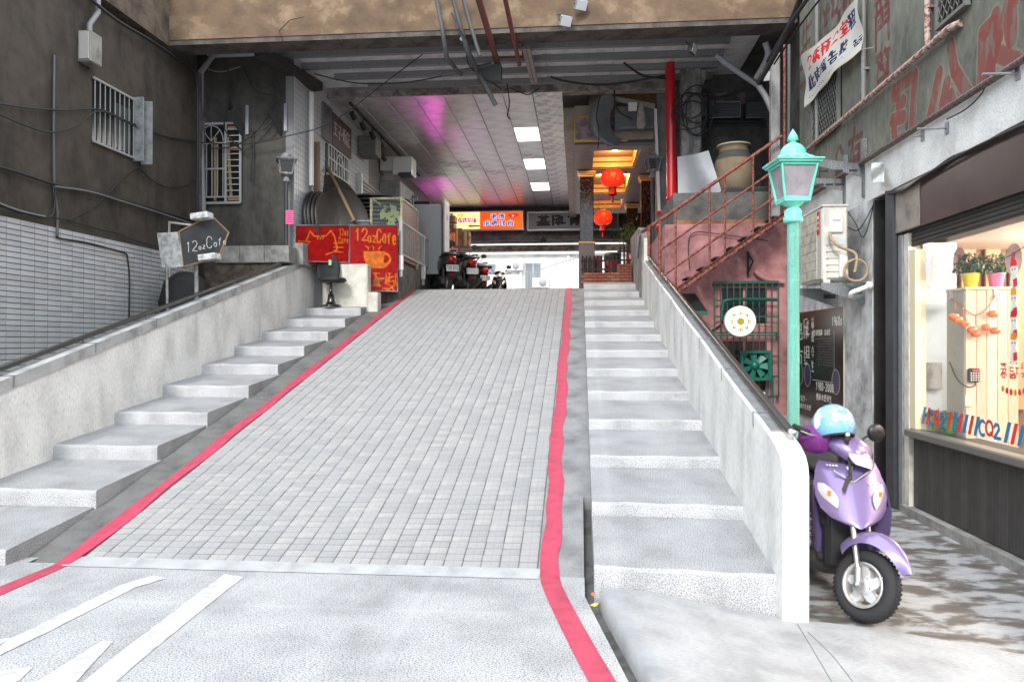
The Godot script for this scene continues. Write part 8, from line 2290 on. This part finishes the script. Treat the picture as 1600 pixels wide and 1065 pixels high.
func make_scooter(called: String, label: String, at: Vector3, turn: float, steer: float, body: Material, hero: bool, plate := "") -> Node3D:
	# forward is +z, origin on the ground under the front axle
	var t := thing(called, label, "scooter", at, "" if hero else "scooters parked at the head of the ramp", true)
	t.rotation.y = turn
	var dark := M("scooter_black", Color(0.018, 0.018, 0.019), 0.45)
	var grey := M("scooter_grey", Color(0.05, 0.052, 0.056), 0.5)
	var alloy := M("alloy", Color(0.62, 0.61, 0.58), 0.35, {"m": 0.7})
	var ax := Vector3(0, 0.91, -0.46).normalized()
	var piv := Vector3(0, 0.21, -0.02)
	var xf := Transform3D(Basis(), piv) * Transform3D(Basis(ax, steer), Vector3.ZERO) * Transform3D(Basis(), -piv)
	wheel_parts(t, Vector3(0, 0.21, 0), xf, alloy)
	wheel_parts(t, Vector3(0, 0.21, -1.24), Transform3D(), alloy)
	var m := MB.new()
	var o: MeshInstance3D
	for s in [-1, 1]:
		m = MB.new()
		m.tube([Vector3(0.078 * s, 0.2, 0.005), Vector3(0.078 * s, 0.3, -0.03)], 0.024, 10)
		m.tube([Vector3(0.078 * s, 0.29, -0.026), Vector3(0.075 * s, 0.56, -0.16)], 0.017, 10)
		m.box(Vector3(0.085 * s, 0.2, 0.01), Vector3(0.02, 0.06, 0.05)); m.lathe([Vector2(0.016, -0.012), Vector2(0.016, 0.012), Vector2(0, 0.014)], 8, Transform3D(Basis(Vector3.BACK, -PI / 2 * s), Vector3(0.098 * s, 0.205, 0.005)))
		o = part("fork_leg", m, M("fork_steel", Color(0.4, 0.4, 0.4), 0.35, {"m": 0.8}), t); o.transform = xf
	# front fender
	var g := []
	for i in 15:
		var f := i / 14.0
		var an := lerpf(0.62, 2.5, f)              # from the beak at the front over the top to the rear
		var rr := 0.285 + 0.03 * sin(f * PI)
		var hw := lerpf(0.01, 0.112, pow(clampf(f * 1.9, 0, 1), 0.7))
		var row := []
		for k in 11:
			var u := k / 5.0 - 1.0
			var drop := 0.055 * pow(absf(u), 2.0) + 0.05 * pow(absf(u), 4.0) * f
			var r2 := rr - drop
			row.append(Vector3(u * hw, 0.21 + r2 * sin(an) + 0.02 * f, r2 * cos(an) + 0.015))
		g.append(row)
	o = part("front_fender", shell(g), body, t); o.transform = xf
	# front shield
	var prof := [[0.895, 0.165, -0.335, 0.05], [0.88, 0.178, -0.305, 0.07], [0.83, 0.198, -0.26, 0.095], [0.76, 0.212, -0.205, 0.11], [0.69, 0.214, -0.16, 0.115], [0.62, 0.195, -0.115, 0.11], [0.575, 0.15, -0.085, 0.08], [0.55, 0.09, -0.07, 0.045], [0.54, 0.03, -0.066, 0.02]]
	g = []
	for q in prof:
		var row := []
		for k in 17:
			var u := k / 8.0 - 1.0
			row.append(Vector3(q[1] * u, q[0] - 0.012 * (1.0 - u * u), q[2] - q[3] * pow(absf(u), 2.2)))
		g.append(row)
	g.reverse()
	part("front_shield", shell(g), body, t)
	# leg shield skirts behind
	g = []
	for q in [[0.26, 0.15, -0.44, 0.03], [0.34, 0.205, -0.42, 0.075], [0.46, 0.232, -0.39, 0.12], [0.6, 0.236, -0.38, 0.13], [0.74, 0.222, -0.38, 0.08], [0.86, 0.185, -0.4, 0.03]]:
		var row := []
		for k in 17:
			var u := k / 8.0 - 1.0
			row.append(Vector3(q[1] * u, q[0], q[2] + q[3] * pow(absf(u), 6.0) * 1.0))
		g.append(row)
	part("leg_shield", shell(g), body, t)
	m = MB.new()
	var g3 := []
	for row in g:
		var r3 := []
		for p in row: r3.append(p * Vector3(0.985, 1, 1) + Vector3(0, 0, -0.012))
		r3.reverse()
		g3.append(r3)
	part("inner_panel", MB.new().rows(g3), dark, t)
	m = MB.new(); m.rbox(Vector3(0, 0.42, -0.33), Vector3(0.3, 0.4, 0.12), 0.03); m.rbox(Vector3(0, 0.62, -0.33), Vector3(0.34, 0.3, 0.1), 0.03)
	part("wheel_well", m, dark, t)
	# indicators
	for s in [-1, 1]:
		g = []
		for i in 7:
			var f := i / 6.0
			var row := []
			for k in 7:
				var w := k / 6.0
				var y := lerpf(0.765, 0.635, f) 
				var half := 0.042 * sin(PI * clampf(f * 0.85 + 0.12, 0, 1))
				var xx := lerpf(0.178, 0.115, f) + (w - 0.5) * 2.0 * half
				var u := xx / lerpf(0.212, 0.2, f)
				var zc := lerpf(-0.208, -0.122, f)
				row.append(Vector3(xx * s, y, zc - 0.113 * pow(absf(u), 2.2) + 0.004 + 0.012 * sin(PI * w) * sin(PI * f)))
			if s < 0: row.reverse()
			g.append(row)
		g.reverse()
		var lamp := part("indicator", shell(g), M("lamp_clear", Color(0.66, 0.66, 0.65), 0.12, {"m": 0.25, "cc": 1.0}), t)
		m = MB.new()
		m.rbox(Vector3(0.15 * s, 0.72, -0.19), Vector3(0.02, 0.03, 0.012), 0.004)
		part("amber_bulb", m, M("amber", Color(0.7, 0.2, 0.02), 0.3), lamp)
	# chevron badge, emblem, decals
	m = MB.new()
	for s in [-1, 1]: m.rbox(Vector3(0.055 * s, 0.815, -0.243), Vector3(0.14, 0.014, 0.012), 0.004, Basis(Vector3.RIGHT, -0.5) * Basis(Vector3.BACK, 0.62 * s))
	part("chevron", m, M("chrome_dull", Color(0.6, 0.6, 0.62), 0.25, {"m": 0.9}), t)
	m = MB.new(); m.lathe([Vector2(0.0, 0.012), Vector2(0.018, 0.01), Vector2(0.024, 0.006), Vector2(0.026, 0.0)], 20, Transform3D(Basis(Vector3.RIGHT, 0.95), Vector3(0, 0.862, -0.296)))
	m.tube([Vector3(-0.012, 0.87, -0.287), Vector3(0.0, 0.875, -0.284), Vector3(0.012, 0.868, -0.288), Vector3(0.0, 0.862, -0.288)], 0.003, 5)
	part("emblem", m, M("chrome_dull", Color.WHITE), t)
	if hero:
		m = MB.new()
		for k in 6: m.box(Vector3(0.1 + k * 0.012, 0.772 + 0.002 * (k % 3), -0.231 - k * 0.0045), Vector3(0.009, 0.012, 0.003), Basis(Vector3.RIGHT, -0.5))
		for k in 4: m.box(Vector3(-0.13 + k * 0.017, 0.872, -0.325 + k * 0.008), Vector3(0.012, 0.014, 0.003), Basis(Vector3.RIGHT, -0.8))
		part("decal", m, M("white_paint", Color.WHITE), t)
		m = MB.new()
		for k in 34:
			var yy := rng.randf_range(0.36, 0.58)
			m.box(Vector3(-0.236 - rng.randf() * 0.001, yy, -0.285 - rng.randf() * 0.04), Vector3(0.002, 0.003, rng.randf_range(0.005, 0.03)), Basis(Vector3.RIGHT, rng.randf_range(-0.4, 0.4)))
		part("scratches", m, M("white_paint", Color.WHITE), t)
	# handlebar cowl with headlight
	g = []
	for q in [[-0.52, 0.05, 0.96, 0.03], [-0.48, 0.13, 0.97, 0.07], [-0.42, 0.17, 0.975, 0.095], [-0.34, 0.155, 0.965, 0.1], [-0.27, 0.115, 0.945, 0.085], [-0.235, 0.06, 0.93, 0.05], [-0.225, 0.01, 0.925, 0.01]]:
		var row := []
		for k in 20:
			var an := TAU * k / 20.0
			row.append(Vector3(cos(an) * q[1], q[2] + sin(an) * q[3] * (1.0 if sin(an) > 0 else 0.75), q[0]))
		g.append(row)
	o = part("handlebar_cowl", MB.new().rows(g, true), body, t); o.transform = xf
	g = []
	for i in 6:
		var f := i / 5.0
		var row := []
		for k in 9:
			var u := (k / 4.0 - 1.0)
			var hw := 0.125 * sin(PI * lerpf(0.22, 0.9, f))
			var y := lerpf(0.885, 0.99, f)
			row.append(Vector3(u * hw, y, lerpf(-0.222, -0.27, f) - 0.07 * u * u * (0.6 + 0.4 * f) + 0.03))
		g.append(row)
	o = part("headlight", shell(g), M("lamp_clear", Color.WHITE), t); o.transform = xf
	m = MB.new()
	m.tube([Vector3(0, 0.62, -0.24), Vector3(0, 0.92, -0.4)], 0.04, 10)
	for s in [-1, 1]: m.tube([Vector3(0.1 * s, 0.98, -0.44), Vector3(0.36 * s, 1.0, -0.52)], 0.014, 8)
	o = part("handlebar", m, dark, t); o.transform = xf
	for s in [-1, 1]:
		m = MB.new(); m.tube([Vector3(0.25 * s, 0.995, -0.487), Vector3(0.37 * s, 1.002, -0.523)], 0.019, 10)
		o = part("grip", m, M("rubber", Color.WHITE), t); o.transform = xf
		m = MB.new(); m.tube([Vector3(0.2 * s, 0.99, -0.43), Vector3(0.32 * s, 0.98, -0.43), Vector3(0.37 * s, 0.985, -0.46)], 0.006, 6)
		o = part("brake_lever", m, M("steel", Color.WHITE), t); o.transform = xf
		if hero and s < 0: continue
		m = MB.new()
		m.tube(curve([Vector3(0.17 * s, 1.01, -0.45), Vector3(0.21 * s, 1.08, -0.45), Vector3(0.27 * s, 1.12 if hero else 1.16, -0.44)], 4), 0.008, 8)
		var mg := []
		for q in [[-0.03, 0.02], [-0.025, 0.045], [-0.01, 0.058], [0.008, 0.06], [0.014, 0.05]]:
			var row := []
			for k in 16: row.append(Vector3(0.3 * s, 1.14 if hero else 1.19, -0.44) + Vector3(cos(TAU * k / 16.0) * q[1] * 1.35, sin(TAU * k / 16.0) * q[1], -q[0] * 1.0))
			mg.append(row)
		m.rows(mg, true, true)
		o = part("mirror", m, dark, t); o.transform = xf
	if hero:
		for s in [-1, 1]:
			g = []
			for q in [[0.1, 0.03, 0.05], [0.12, 0.07, 0.08], [0.16, 0.085, 0.105], [0.21, 0.085, 0.105], [0.25, 0.065, 0.085], [0.27, 0.025, 0.035]]:
				var row := []
				for k in 18:
					var an := TAU * k / 18.0
					var wob := 1.0 + 0.12 * sin(an * 3.0 + q[0] * 30.0) + 0.06 * sin(an * 7.0)
					row.append(Vector3(q[0] * s, 0.97 + sin(an) * q[1] * wob, -0.47 + cos(an) * q[2] * wob - q[0] * 0.12))
				if s > 0: row.reverse()
				g.append(row)
			o = part("hand_muff", MB.new().rows(g, true, true), M("muff_purple", Color(0.17, 0.02, 0.19), 0.75, {"b": 0.6, "s": 4.0}), t); o.transform = xf
	# floor, underbody
	m = MB.new()
	m.rbox(Vector3(0, 0.275, -0.6), Vector3(0.36, 0.05, 0.5), 0.015)
	for k in 5: m.box(Vector3(-0.1 + k * 0.05, 0.302, -0.6), Vector3(0.015, 0.008, 0.4))
	part("floorboard", m, M("rubber", Color.WHITE), t)
	g = []
	for q in [[-0.34, 0.1, 0.2, 0.3], [-0.42, 0.19, 0.15, 0.34], [-0.6, 0.2, 0.14, 0.265], [-0.85, 0.2, 0.15, 0.3], [-0.98, 0.16, 0.2, 0.38]]:
		var row := []
		for k in 16:
			var an := TAU * k / 16.0
			var cx := signf(cos(an)) * pow(absf(cos(an)), 0.5); var cy := signf(sin(an)) * pow(absf(sin(an)), 0.5)
			row.append(Vector3(cx * q[1], lerpf(q[2], q[3], 0.5 + 0.5 * cy), q[0]))
		row.reverse()
		g.append(row)
	part("underbody", MB.new().rows(g, true, true), grey, t)
	# rear body
	g = []
	for q in [[-0.78, 0.13, 0.28, 0.72], [-0.86, 0.165, 0.32, 0.76], [-1.0, 0.18, 0.4, 0.775], [-1.2, 0.175, 0.48, 0.785], [-1.38, 0.15, 0.53, 0.79], [-1.52, 0.11, 0.57, 0.78], [-1.6, 0.06, 0.62, 0.74]]:
		var row := []
		for k in 20:
			var an := TAU * k / 20.0
			var cx := signf(cos(an)) * pow(absf(cos(an)), 0.6); var cy := signf(sin(an)) * pow(absf(sin(an)), 0.6)
			row.append(Vector3(cx * q[1] * (1.0 + 0.08 * cy), lerpf(q[2], q[3], 0.5 + 0.5 * cy), q[0]))
		row.reverse()
		g.append(row)
	part("rear_body", MB.new().rows(g, true, true), dark if hero else body, t)
	m = MB.new(); m.rbox(Vector3(0, 0.5, -0.77), Vector3(0.3, 0.4, 0.06), 0.03)
	m.rbox(Vector3(-0.172, 0.4, -0.9), Vector3(0.03, 0.09, 0.16), 0.012)
	part("seat_post", m, grey, t)
	g = []
	for q in [[-0.7, 0.07, 0.76, 0.775], [-0.76, 0.125, 0.75, 0.81], [-0.95, 0.15, 0.755, 0.82], [-1.1, 0.15, 0.765, 0.825], [-1.2, 0.145, 0.775, 0.86], [-1.4, 0.13, 0.785, 0.87], [-1.48, 0.08, 0.79, 0.84]]:
		var row := []
		for k in 18:
			var an := TAU * k / 18.0
			var cx := signf(cos(an)) * pow(absf(cos(an)), 0.7); var cy := signf(sin(an)) * pow(absf(sin(an)), 0.7)
			row.append(Vector3(cx * q[1], lerpf(q[2], q[3], 0.5 + 0.5 * cy), q[0]))
		row.reverse()
		g.append(row)
	part("seat", MB.new().rows(g, true, true), M("seat_black", Color(0.016, 0.015, 0.015), 0.5), t)
	# engine, exhaust, rear fender, lamp, plate, rack
	m = MB.new()
	m.rbox(Vector3(0.12, 0.25, -1.1), Vector3(0.1, 0.17, 0.48), 0.04); m.rbox(Vector3(0, 0.3, -1.0), Vector3(0.2, 0.2, 0.26), 0.04)
	for s in [-1, 1]: m.tube([Vector3(0.11 * s, 0.24, -1.24), Vector3(0.12 * s, 0.58, -1.3)], 0.022, 8)
	part("engine", m, M("engine_grey", Color(0.1, 0.1, 0.1), 0.5, {"m": 0.4}), t)
	m = MB.new(); m.tube([Vector3(-0.14, 0.24, -0.95), Vector3(-0.16, 0.25, -1.15), Vector3(-0.16, 0.3, -1.6)], 0.055, 12)
	part("exhaust", m, dark, t)
	m = MB.new(); m.tube([Vector3(0.16, 0.76, -1.25), Vector3(0.15, 0.8, -1.58), Vector3(-0.15, 0.8, -1.58), Vector3(-0.16, 0.76, -1.25)], 0.014, 8)
	part("grab_rail", m, dark, t)
	m = MB.new(); m.lathe([Vector2(0.0, 0.05), Vector2(0.06, 0.045), Vector2(0.085, 0.02), Vector2(0.09, 0.0)], 20, Transform3D(Basis(Vector3.RIGHT, -PI / 2 - 0.1) * Basis().scaled(Vector3(1.1, 1, 0.85)), Vector3(0, 0.69, -1.575)))
	part("tail_light", m, M("tail_red", Color(0.4, 0.0, 0.002), 0.15, {"em": Color(0.5, 0.0, 0.01), "ee": 0.35 if not hero else 0.0}), t)
	m = MB.new(); m.rbox(Vector3(0, 0.45, -1.5), Vector3(0.16, 0.36, 0.03), 0.01, Basis(Vector3.RIGHT, -0.35))
	part("rear_fender", m, dark, t)
	if plate:
		var pb := Basis(UPV, PI) * Basis(Vector3.RIGHT, -0.12)
		var pc := Vector3(0, 0.5, -1.6)
		var pl := part("number_plate", MB.new().rbox(pc, Vector3(0.26, 0.14, 0.008), 0.003, pb), M("plate_white", Color(0.6, 0.6, 0.58), 0.5), t)
		m = MB.new()
		for i in plate.length():
			if not GLYPH.has(plate[i]): continue
			for s in segs(GLYPH[plate[i]]):
				var pts := []
				for e in s: pts.append(pc + pb * Vector3(-0.115 + i * 0.033 + e.x * 0.0029, 0.045 - e.y * 0.0098, 0.006))
				m.tube(pts, 0.0035, 4)
		part("plate_text", m, M("black", Color.WHITE), pl)
		m = MB.new(); m.rbox(Vector3(0, 0.36, -1.56), Vector3(0.09, 0.035, 0.02), 0.006)
		part("reflector", m, M("tail_red", Color.WHITE), t)
	m = MB.new(); m.tube([Vector3(0.1, 0.2, -0.95), Vector3(0.2, 0.02, -0.85)], 0.012, 6); m.tube([Vector3(0.06, 0.15, -1.0), Vector3(0.12, 0.0, -1.1)], 0.012, 6)
	part("stand", m, dark, t)
	return t

func scooters():
	var purple := M("purple_paint", Color(0.225, 0.165, 0.35), 0.28, {"m": 0.35, "cc": 0.8, "ccr": 0.08})
	var pos := Vector3(1.69, 0.004, -4.66)
	var turn := -0.06
	make_scooter("scooter", "metallic purple scooter with a light blue helmet parked beside the white parapet", pos, turn, 0.7, purple, true)
	# helmet on the handlebar
	var hc := onz(1303, 664, 5.02)
	var h := thing("helmet", "light blue open face helmet with white splashes resting on the purple scooter", "helmet", hc)
	var im := page(512, 256, Color(0.47, 0.68, 0.82))
	var wc := Color(0.9, 0.93, 0.95)
	for q in [[[250, 130], [290, 150], [330, 140], [350, 110]], [[240, 110], [262, 136], [300, 160], [340, 140]], [[250, 160], [310, 166]], [[160, 110], [168, 190]], [[176, 120], [176, 180]], [[262, 96], [266, 97]], [[300, 90], [304, 91]]]:
		var pts := []
		for p in q: pts.append(Vector2(p[0], p[1]))
		path_ink(im, pts, 9.0 if q.size() > 3 else 13.0, wc)
	for k in 60:
		var c := Vector2(rng.randi_range(60, 480), rng.randi_range(30, 210))
		dab(im, c, c + Vector2(rng.randi_range(-3, 3), 2), rng.randf_range(0.8, 3.5), wc)
	var sm := printed("helmet_print", im, 0.18)
	sm.clearcoat_enabled = true; sm.clearcoat = 0.7; sm.clearcoat_roughness = 0.06
	var hb := Basis(UPV, -0.15) * Basis(Vector3.RIGHT, -0.12) * Basis(Vector3.BACK, 0.12)
	var g := []
	for i in 17:
		var f := i / 16.0
		var row := []
		for k in 33:
			var az := TAU * k / 32.0 - PI
			var low := -0.42 - 0.42 * (0.5 - 0.5 * cos(az))
			var el := lerpf(low, PI / 2, f)
			var r := 0.134
			row.append(hc + hb * Vector3(sin(az) * cos(el) * r * 0.97, sin(el) * r * 1.02, cos(az) * cos(el) * r * 1.06))
		g.append(row)
	part("shell", MB.new().rows(g), sm, h)
	var rim := []
	for k in 33: rim.append(g[0][k])
	part("edge_trim", MB.new().tube(rim, 0.008, 8), M("rubber", Color.WHITE), h)
	var inner := []
	for i in 8:
		var row := []
		for k in 33: row.append(hc + (g[i * 2][k] - hc) * 0.93 + Vector3(0, 0.002, 0))
		row.reverse()
		inner.append(row)
	part("lining", MB.new().rows(inner), M("black", Color.WHITE), h)
	var m := MB.new()
	var fp := hc + hb * Vector3(0.05, -0.075, 0.118)
	m.rbox(fp, Vector3(0.035, 0.06, 0.012), 0.005, hb * Basis(UPV, 0.35))
	part("snap_tab", m, M("rubber", Color.WHITE), h)
	m = MB.new(); m.lathe([Vector2(0.0, 0.008), Vector2(0.011, 0.006), Vector2(0.013, 0.0)], 12, Transform3D(hb * Basis(Vector3.RIGHT, PI / 2), fp + Vector3(0.0, 0.012, 0.008)))
	part("snap", m, M("white_metal", Color.WHITE), h)
	m = MB.new()
	var st := hc + Vector3(0.055, -0.1, 0.1)
	m.box(st + Vector3(0.0, -0.1, 0.02), Vector3(0.018, 0.26, 0.004), Basis(Vector3.BACK, 0.03) * Basis(Vector3.RIGHT, -0.15))
	m.box(st + Vector3(-0.035, -0.245, 0.07), Vector3(0.026, 0.1, 0.005), Basis(Vector3.BACK, -0.5) * Basis(Vector3.RIGHT, -0.4))
	part("chin_strap", m, M("black", Color.WHITE), h)
	# parked scooters on the flat at the head of the ramp
	var blk := M("paint_black", Color(0.012, 0.011, 0.011), 0.22, {"cc": 0.6})
	var brn := M("paint_brown", Color(0.035, 0.026, 0.022), 0.22, {"cc": 0.6})
	var fy := FL - 0.004
	var p1 := onz(715, 452, 18.0)
	make_scooter("scooter", "black scooter with big red tail light nearest the railing, seen from behind", Vector3(p1.x - 0.69, fy, -18.7), PI + 0.42, 0.1, brn, false, "378-KPO").scale = Vector3(1.1, 1.08, 1.1)
	make_scooter("scooter", "black scooter half hidden right of the one with big red tail light", Vector3(onz(741, 450, 18).x - 0.64, fy, -19.5), PI + 0.36, -0.1, blk, false, "C").scale = Vector3(1.1, 1.08, 1.1)
	make_scooter("scooter", "black scooter in the middle of the ramp head with purple trim", Vector3(onz(763, 450, 19.5).x - 0.68, fy, -20.8), PI + 0.4, 0.1, blk, false, "NLV-2015")
	make_scooter("scooter", "small black scooter farthest right facing down the ramp", Vector3(onz(783, 450, 23.5).x, fy, -22.9), 0.1, 0.0, blk, false, "")

# ------------------------------------------------------------------ cables and leaves
func cable(label: String, pts: Array, r: float, mat: Material, n := 4):
	single("cable", MB.new().tube(curve(pts, n), r, 6), mat, label, "cable", "cables on the walls")
func wall_pts(q: Array, x: float) -> Array:
	var r := []
	for p in q: r.append(onx(p[0], p[1], x))
	return r
func cables():
	var k := M("cable", Color.WHITE); var kg := M("cable_grey", Color.WHITE)
	var X := LWX + 0.05
	cable("black cable crossing the brown wall past the barred window to the corner", wall_pts([[-40, 155], [40, 168], [100, 172], [155, 171], [200, 190], [255, 212], [308, 221]], X), 0.012, k)
	cable("second black cable dipping below the first one on the brown wall", wall_pts([[-40, 160], [20, 188], [60, 203], [86, 206], [120, 196], [155, 173], [210, 197], [260, 215], [310, 224]], X + 0.03), 0.01, k)
	cable("thick black cable bundle sloping down the brown wall to the arrow sign", wall_pts([[-40, 250], [30, 270], [86, 288], [150, 300], [200, 315], [250, 330], [300, 345], [312, 352]], X), 0.018, k)
	cable("grey cable lying along the thick black bundle", wall_pts([[86, 291], [140, 299], [190, 314], [245, 331], [298, 349]], X + 0.04), 0.01, kg)
	cable("pair of cables looping low on the brown wall near the tiles", wall_pts([[-30, 308], [10, 325], [40, 334], [75, 340], [84, 325], [86, 292]], X), 0.014, k)
	cable("grey cable beside the low looping pair", wall_pts([[-30, 304], [8, 321], [38, 331], [70, 338]], X + 0.03), 0.01, kg)
	cable("thin black cable running just above the tile edge", wall_pts([[-30, 328], [60, 336], [110, 345], [160, 360], [175, 362], [215, 377], [250, 386]], X), 0.01, k)
	cable("black cable crossing the top of the white tiles and dropping down", wall_pts([[90, 366], [92, 372], [130, 378], [170, 388], [194, 395], [199, 404], [202, 440], [201, 498]], X - 0.02), 0.012, k)
	cable("sagging cable peaking at a hook on the brown wall", wall_pts([[105, 345], [150, 320], [185, 285], [213, 262], [235, 280], [262, 293], [290, 290], [310, 278]], X), 0.01, k)
	cable("black cable along the upper edge of the brown wall", wall_pts([[130, -12], [180, 30], [240, 66], [285, 98], [306, 116], [308, 200], [309, 330]], LWX + 0.16), 0.022, k)
	cable("cable hanging off the rear wall to the passage mouth", [onz(310, 222, 13.0), onz(380, 225, 13.0), onz(450, 212, 13.0), onz(520, 190, 13.2), onz(600, 130, 13.5), onz(660, 85, 13.2)], 0.01, k)
	for q in [[[355, 96, 12.9], [358, 150, 13.1], [350, 200, 13.1], [381, 238, 13.1]], [[380, 105, 13.0], [398, 140, 13.0], [425, 148, 13.0], [440, 145, 13.0], [420, 195, 13.0], [390, 205, 13.0]], [[440, 120, 13.0], [425, 165, 13.0], [400, 205, 13.05], [365, 228, 13.05], [328, 232, 13.05]], [[325, 108, 13.0], [345, 112, 13.0], [375, 104, 13.0]], [[392, 200, 13.1], [393, 240, 13.1], [392, 282, 13.1]]]:
		var pts := []
		for p in q: pts.append(onz(p[0], p[1], p[2]))
		cable(["black cable hanging beside the grilled window", "looped black cable high on the dark rear wall", "cable drooping across to the grilled window", "pale cable loop in the top corner of the rear wall", "short black cable end hanging on the dark rear wall"][[355, 380, 440, 325, 392].find(int(q[0][0]))], pts, 0.012, kg if q[0][0] == 325 else k)
	for q in [[[1200, 95, 11.3], [1240, 30, 10.0], [1275, -20, 9.3], 0.03, "thick black cable bundle rising along the top right corner"], [[1186, 130, 11.5], [1225, 60, 10.5], [1258, -20, 9.5], 0.04, "dark pipe rising beside the bundle in the top right corner"], [[1210, 100, 11.2], [1250, 40, 10.2], [1300, -25, 9.2], 0.014, "thin cable rising nearest the painted wall in the corner"]]:
		cable(q[4], [onz(q[0][0], q[0][1], q[0][2]), onz(q[1][0], q[1][1], q[1][2]), onz(q[2][0], q[2][1], q[2][2])], q[3], k)
	for q in [[[1118, 86, 12.6], [1150, 110, 12.7], [1183, 132, 12.8], 0.045, "grey sloping pipe under the deck in the recess"], [[1183, 130, 12.8], [1196, 150, 12.8], [1206, 172, 12.8], 0.05, "grey pipe continuing down to the corner post"], [[1196, 66, 12.3], [1200, 88, 12.4], [1182, 122, 12.7], 0.05, "bent grey pipe near the top of the corner post"]]:
		var pts := []
		for j in 3: pts.append(onz(q[j][0], q[j][1], q[j][2]))
		single("service_pipe", MB.new().tube(curve(pts, 4), q[3], 10), M("pipe_grey", Color.WHITE), q[4], "pipe", "grey pipes in the recess")
	cable("thick black cable drooping across the back of the recess", [onz(1090, 148, 14.3), onz(1120, 152, 14.3), onz(1150, 145, 14.3), onz(1190, 128, 14.0)], 0.025, k)
	cable("cable draped before the lintel in front of the duct hood", [onz(860, 120, 14.2), onz(890, 128, 14.3), onz(950, 132, 14.5), onz(1040, 118, 14.3)], 0.02, k)
	cable("two strand cable sagging under the deck to the red pipe", [onz(975, 98, 13.5), onz(1005, 118, 13.8), onz(1040, 122, 14.0)], 0.02, k)
	cable("thin cable hanging straight down from the lintel", [onz(792, 130, 14.6), onz(796, 160, 14.6), onz(793, 180, 14.6), onz(797, 186, 14.6)], 0.012, k)
	cable("wavy thin cable dangling under the lintel right of the bunch", [onz(797, 137, 14.7), onz(815, 145, 14.7), onz(828, 147, 14.7), onz(843, 137, 14.7)], 0.012, k)
	cable("black cable snaking down the duct hood", [onz(938, 150, 15.0), onz(932, 180, 15.0), onz(936, 205, 15.0), onz(934, 232, 15.2)], 0.012, k)
	cable("black cable from the lintel to the hood junction", [onz(960, 140, 15.0), onz(962, 165, 15.0), onz(972, 178, 15.0), onz(988, 186, 15.0)], 0.018, k)
	cable("tangled cable at the service pipe bunch", [onz(735, 90, 12.0), onz(752, 120, 12.5), onz(768, 128, 12.6), onz(783, 140, 13.0)], 0.014, k)
	cable("slim cable from the pipe bunch down to the lintel", [onz(705, 20, 11.6), onz(726, 60, 11.6), onz(730, 95, 12.2), onz(740, 110, 12.6)], 0.012, k)
	cable("cable over the deck joists at the left", [onz(490, 115, 12.9), onz(560, 130, 13.3), onz(640, 128, 13.5), onz(720, 112, 12.9)], 0.012, k)
	var R := RWX - 0.07
	cable("cable bundle along the lower edge of the white band", wall_pts([[1385, 300], [1410, 297], [1430, 286], [1465, 262], [1490, 245], [1530, 230], [1560, 212], [1610, 186]], R), 0.014, k)
	cable("second cable along the lower edge of the white band", wall_pts([[1388, 303], [1415, 296], [1440, 278], [1488, 249], [1540, 222], [1610, 190]], R - 0.02), 0.01, k)
	cable("thin cables looping beside the air conditioner", wall_pts([[1325, 330], [1338, 350], [1347, 370], [1355, 360], [1365, 322]], R), 0.006, k)
	cable("second loop of thin cable beside the air conditioner", wall_pts([[1325, 355], [1340, 360], [1352, 345], [1366, 318]], R), 0.006, k)
	cable("thin cable running along the rail pipe", wall_pts([[1480, 186], [1510, 170], [1535, 145], [1545, 118]], R), 0.006, k)
	cable("thin black cable on the pink wall under the stair", [onz(1078, 420, 11.95), onz(1076, 380, 11.95), onz(1085, 363, 11.95), onz(1120, 365, 11.95), onz(1200, 376, 11.95)], 0.008, k)
	cable("thin wire across the bright far opening", [onz(845, 421, 33), onz(870, 412, 32.5), onz(910, 400, 32)], 0.012, k)

func leaves():
	var n := 0
	for q in [[151, 821, 0.105, "orange"], [330, 797, 0.0, "yellow"], [203, 816, 0.0, "yellow2"], [64, 879, 0.1, "yellow3"], [403, 624, 0.0, "orange2"], [929, 946, 0.11, "brown"], [927, 930, 0.1, "brown2"], [897, 888, 0.12, "brown3"], [612, 707, 0.0, "yellow4"], [920, 800, 0.2, "brown4"]]:
		var y: float = q[2]
		var p := ony(q[0], q[1], 0.12)
		if q[2] == 0.0 or n in [0, 9]:
			for it in 40:
				p = ony(q[0], q[1], ramp_y(-p.z) + 0.012)
		var m := MB.new()
		var bs := Basis(UPV, n * 1.3)
		var sz := 0.028
		m.tri(p + bs * Vector3(-sz, 0.004, 0), p + bs * Vector3(0, 0.0, sz * 0.6), p + bs * Vector3(sz, 0.012, 0))
		m.tri(p + bs * Vector3(-sz, 0.004, 0), p + bs * Vector3(sz, 0.012, 0), p + bs * Vector3(0, 0.01, -sz * 0.6))
		single("fallen_leaf", m, M("dry_leaf_%d" % (n % 3), [Color(0.5, 0.15, 0.04), Color(0.55, 0.4, 0.06), Color(0.28, 0.1, 0.05)][[0, 1, 1, 1, 0, 2, 2, 2, 1, 2][n]], 0.8), ["orange fallen leaf in the left gutter below the steps", "yellow fallen leaf on the lower middle of the ramp", "yellow fallen leaf on the ramp beside the red line", "small yellow leaf at the foot of left steps", "small orange leaf in the left gutter higher up", "brown leaf at the foot of the drain slot", "brown leaf lying in the drain slot", "brown leaf on the strip by the red line", "tiny yellow leaf in the middle of the ramp", "tan leaf caught at the upper end of drain slot"][n], "leaf", "fallen leaves")
		n += 1
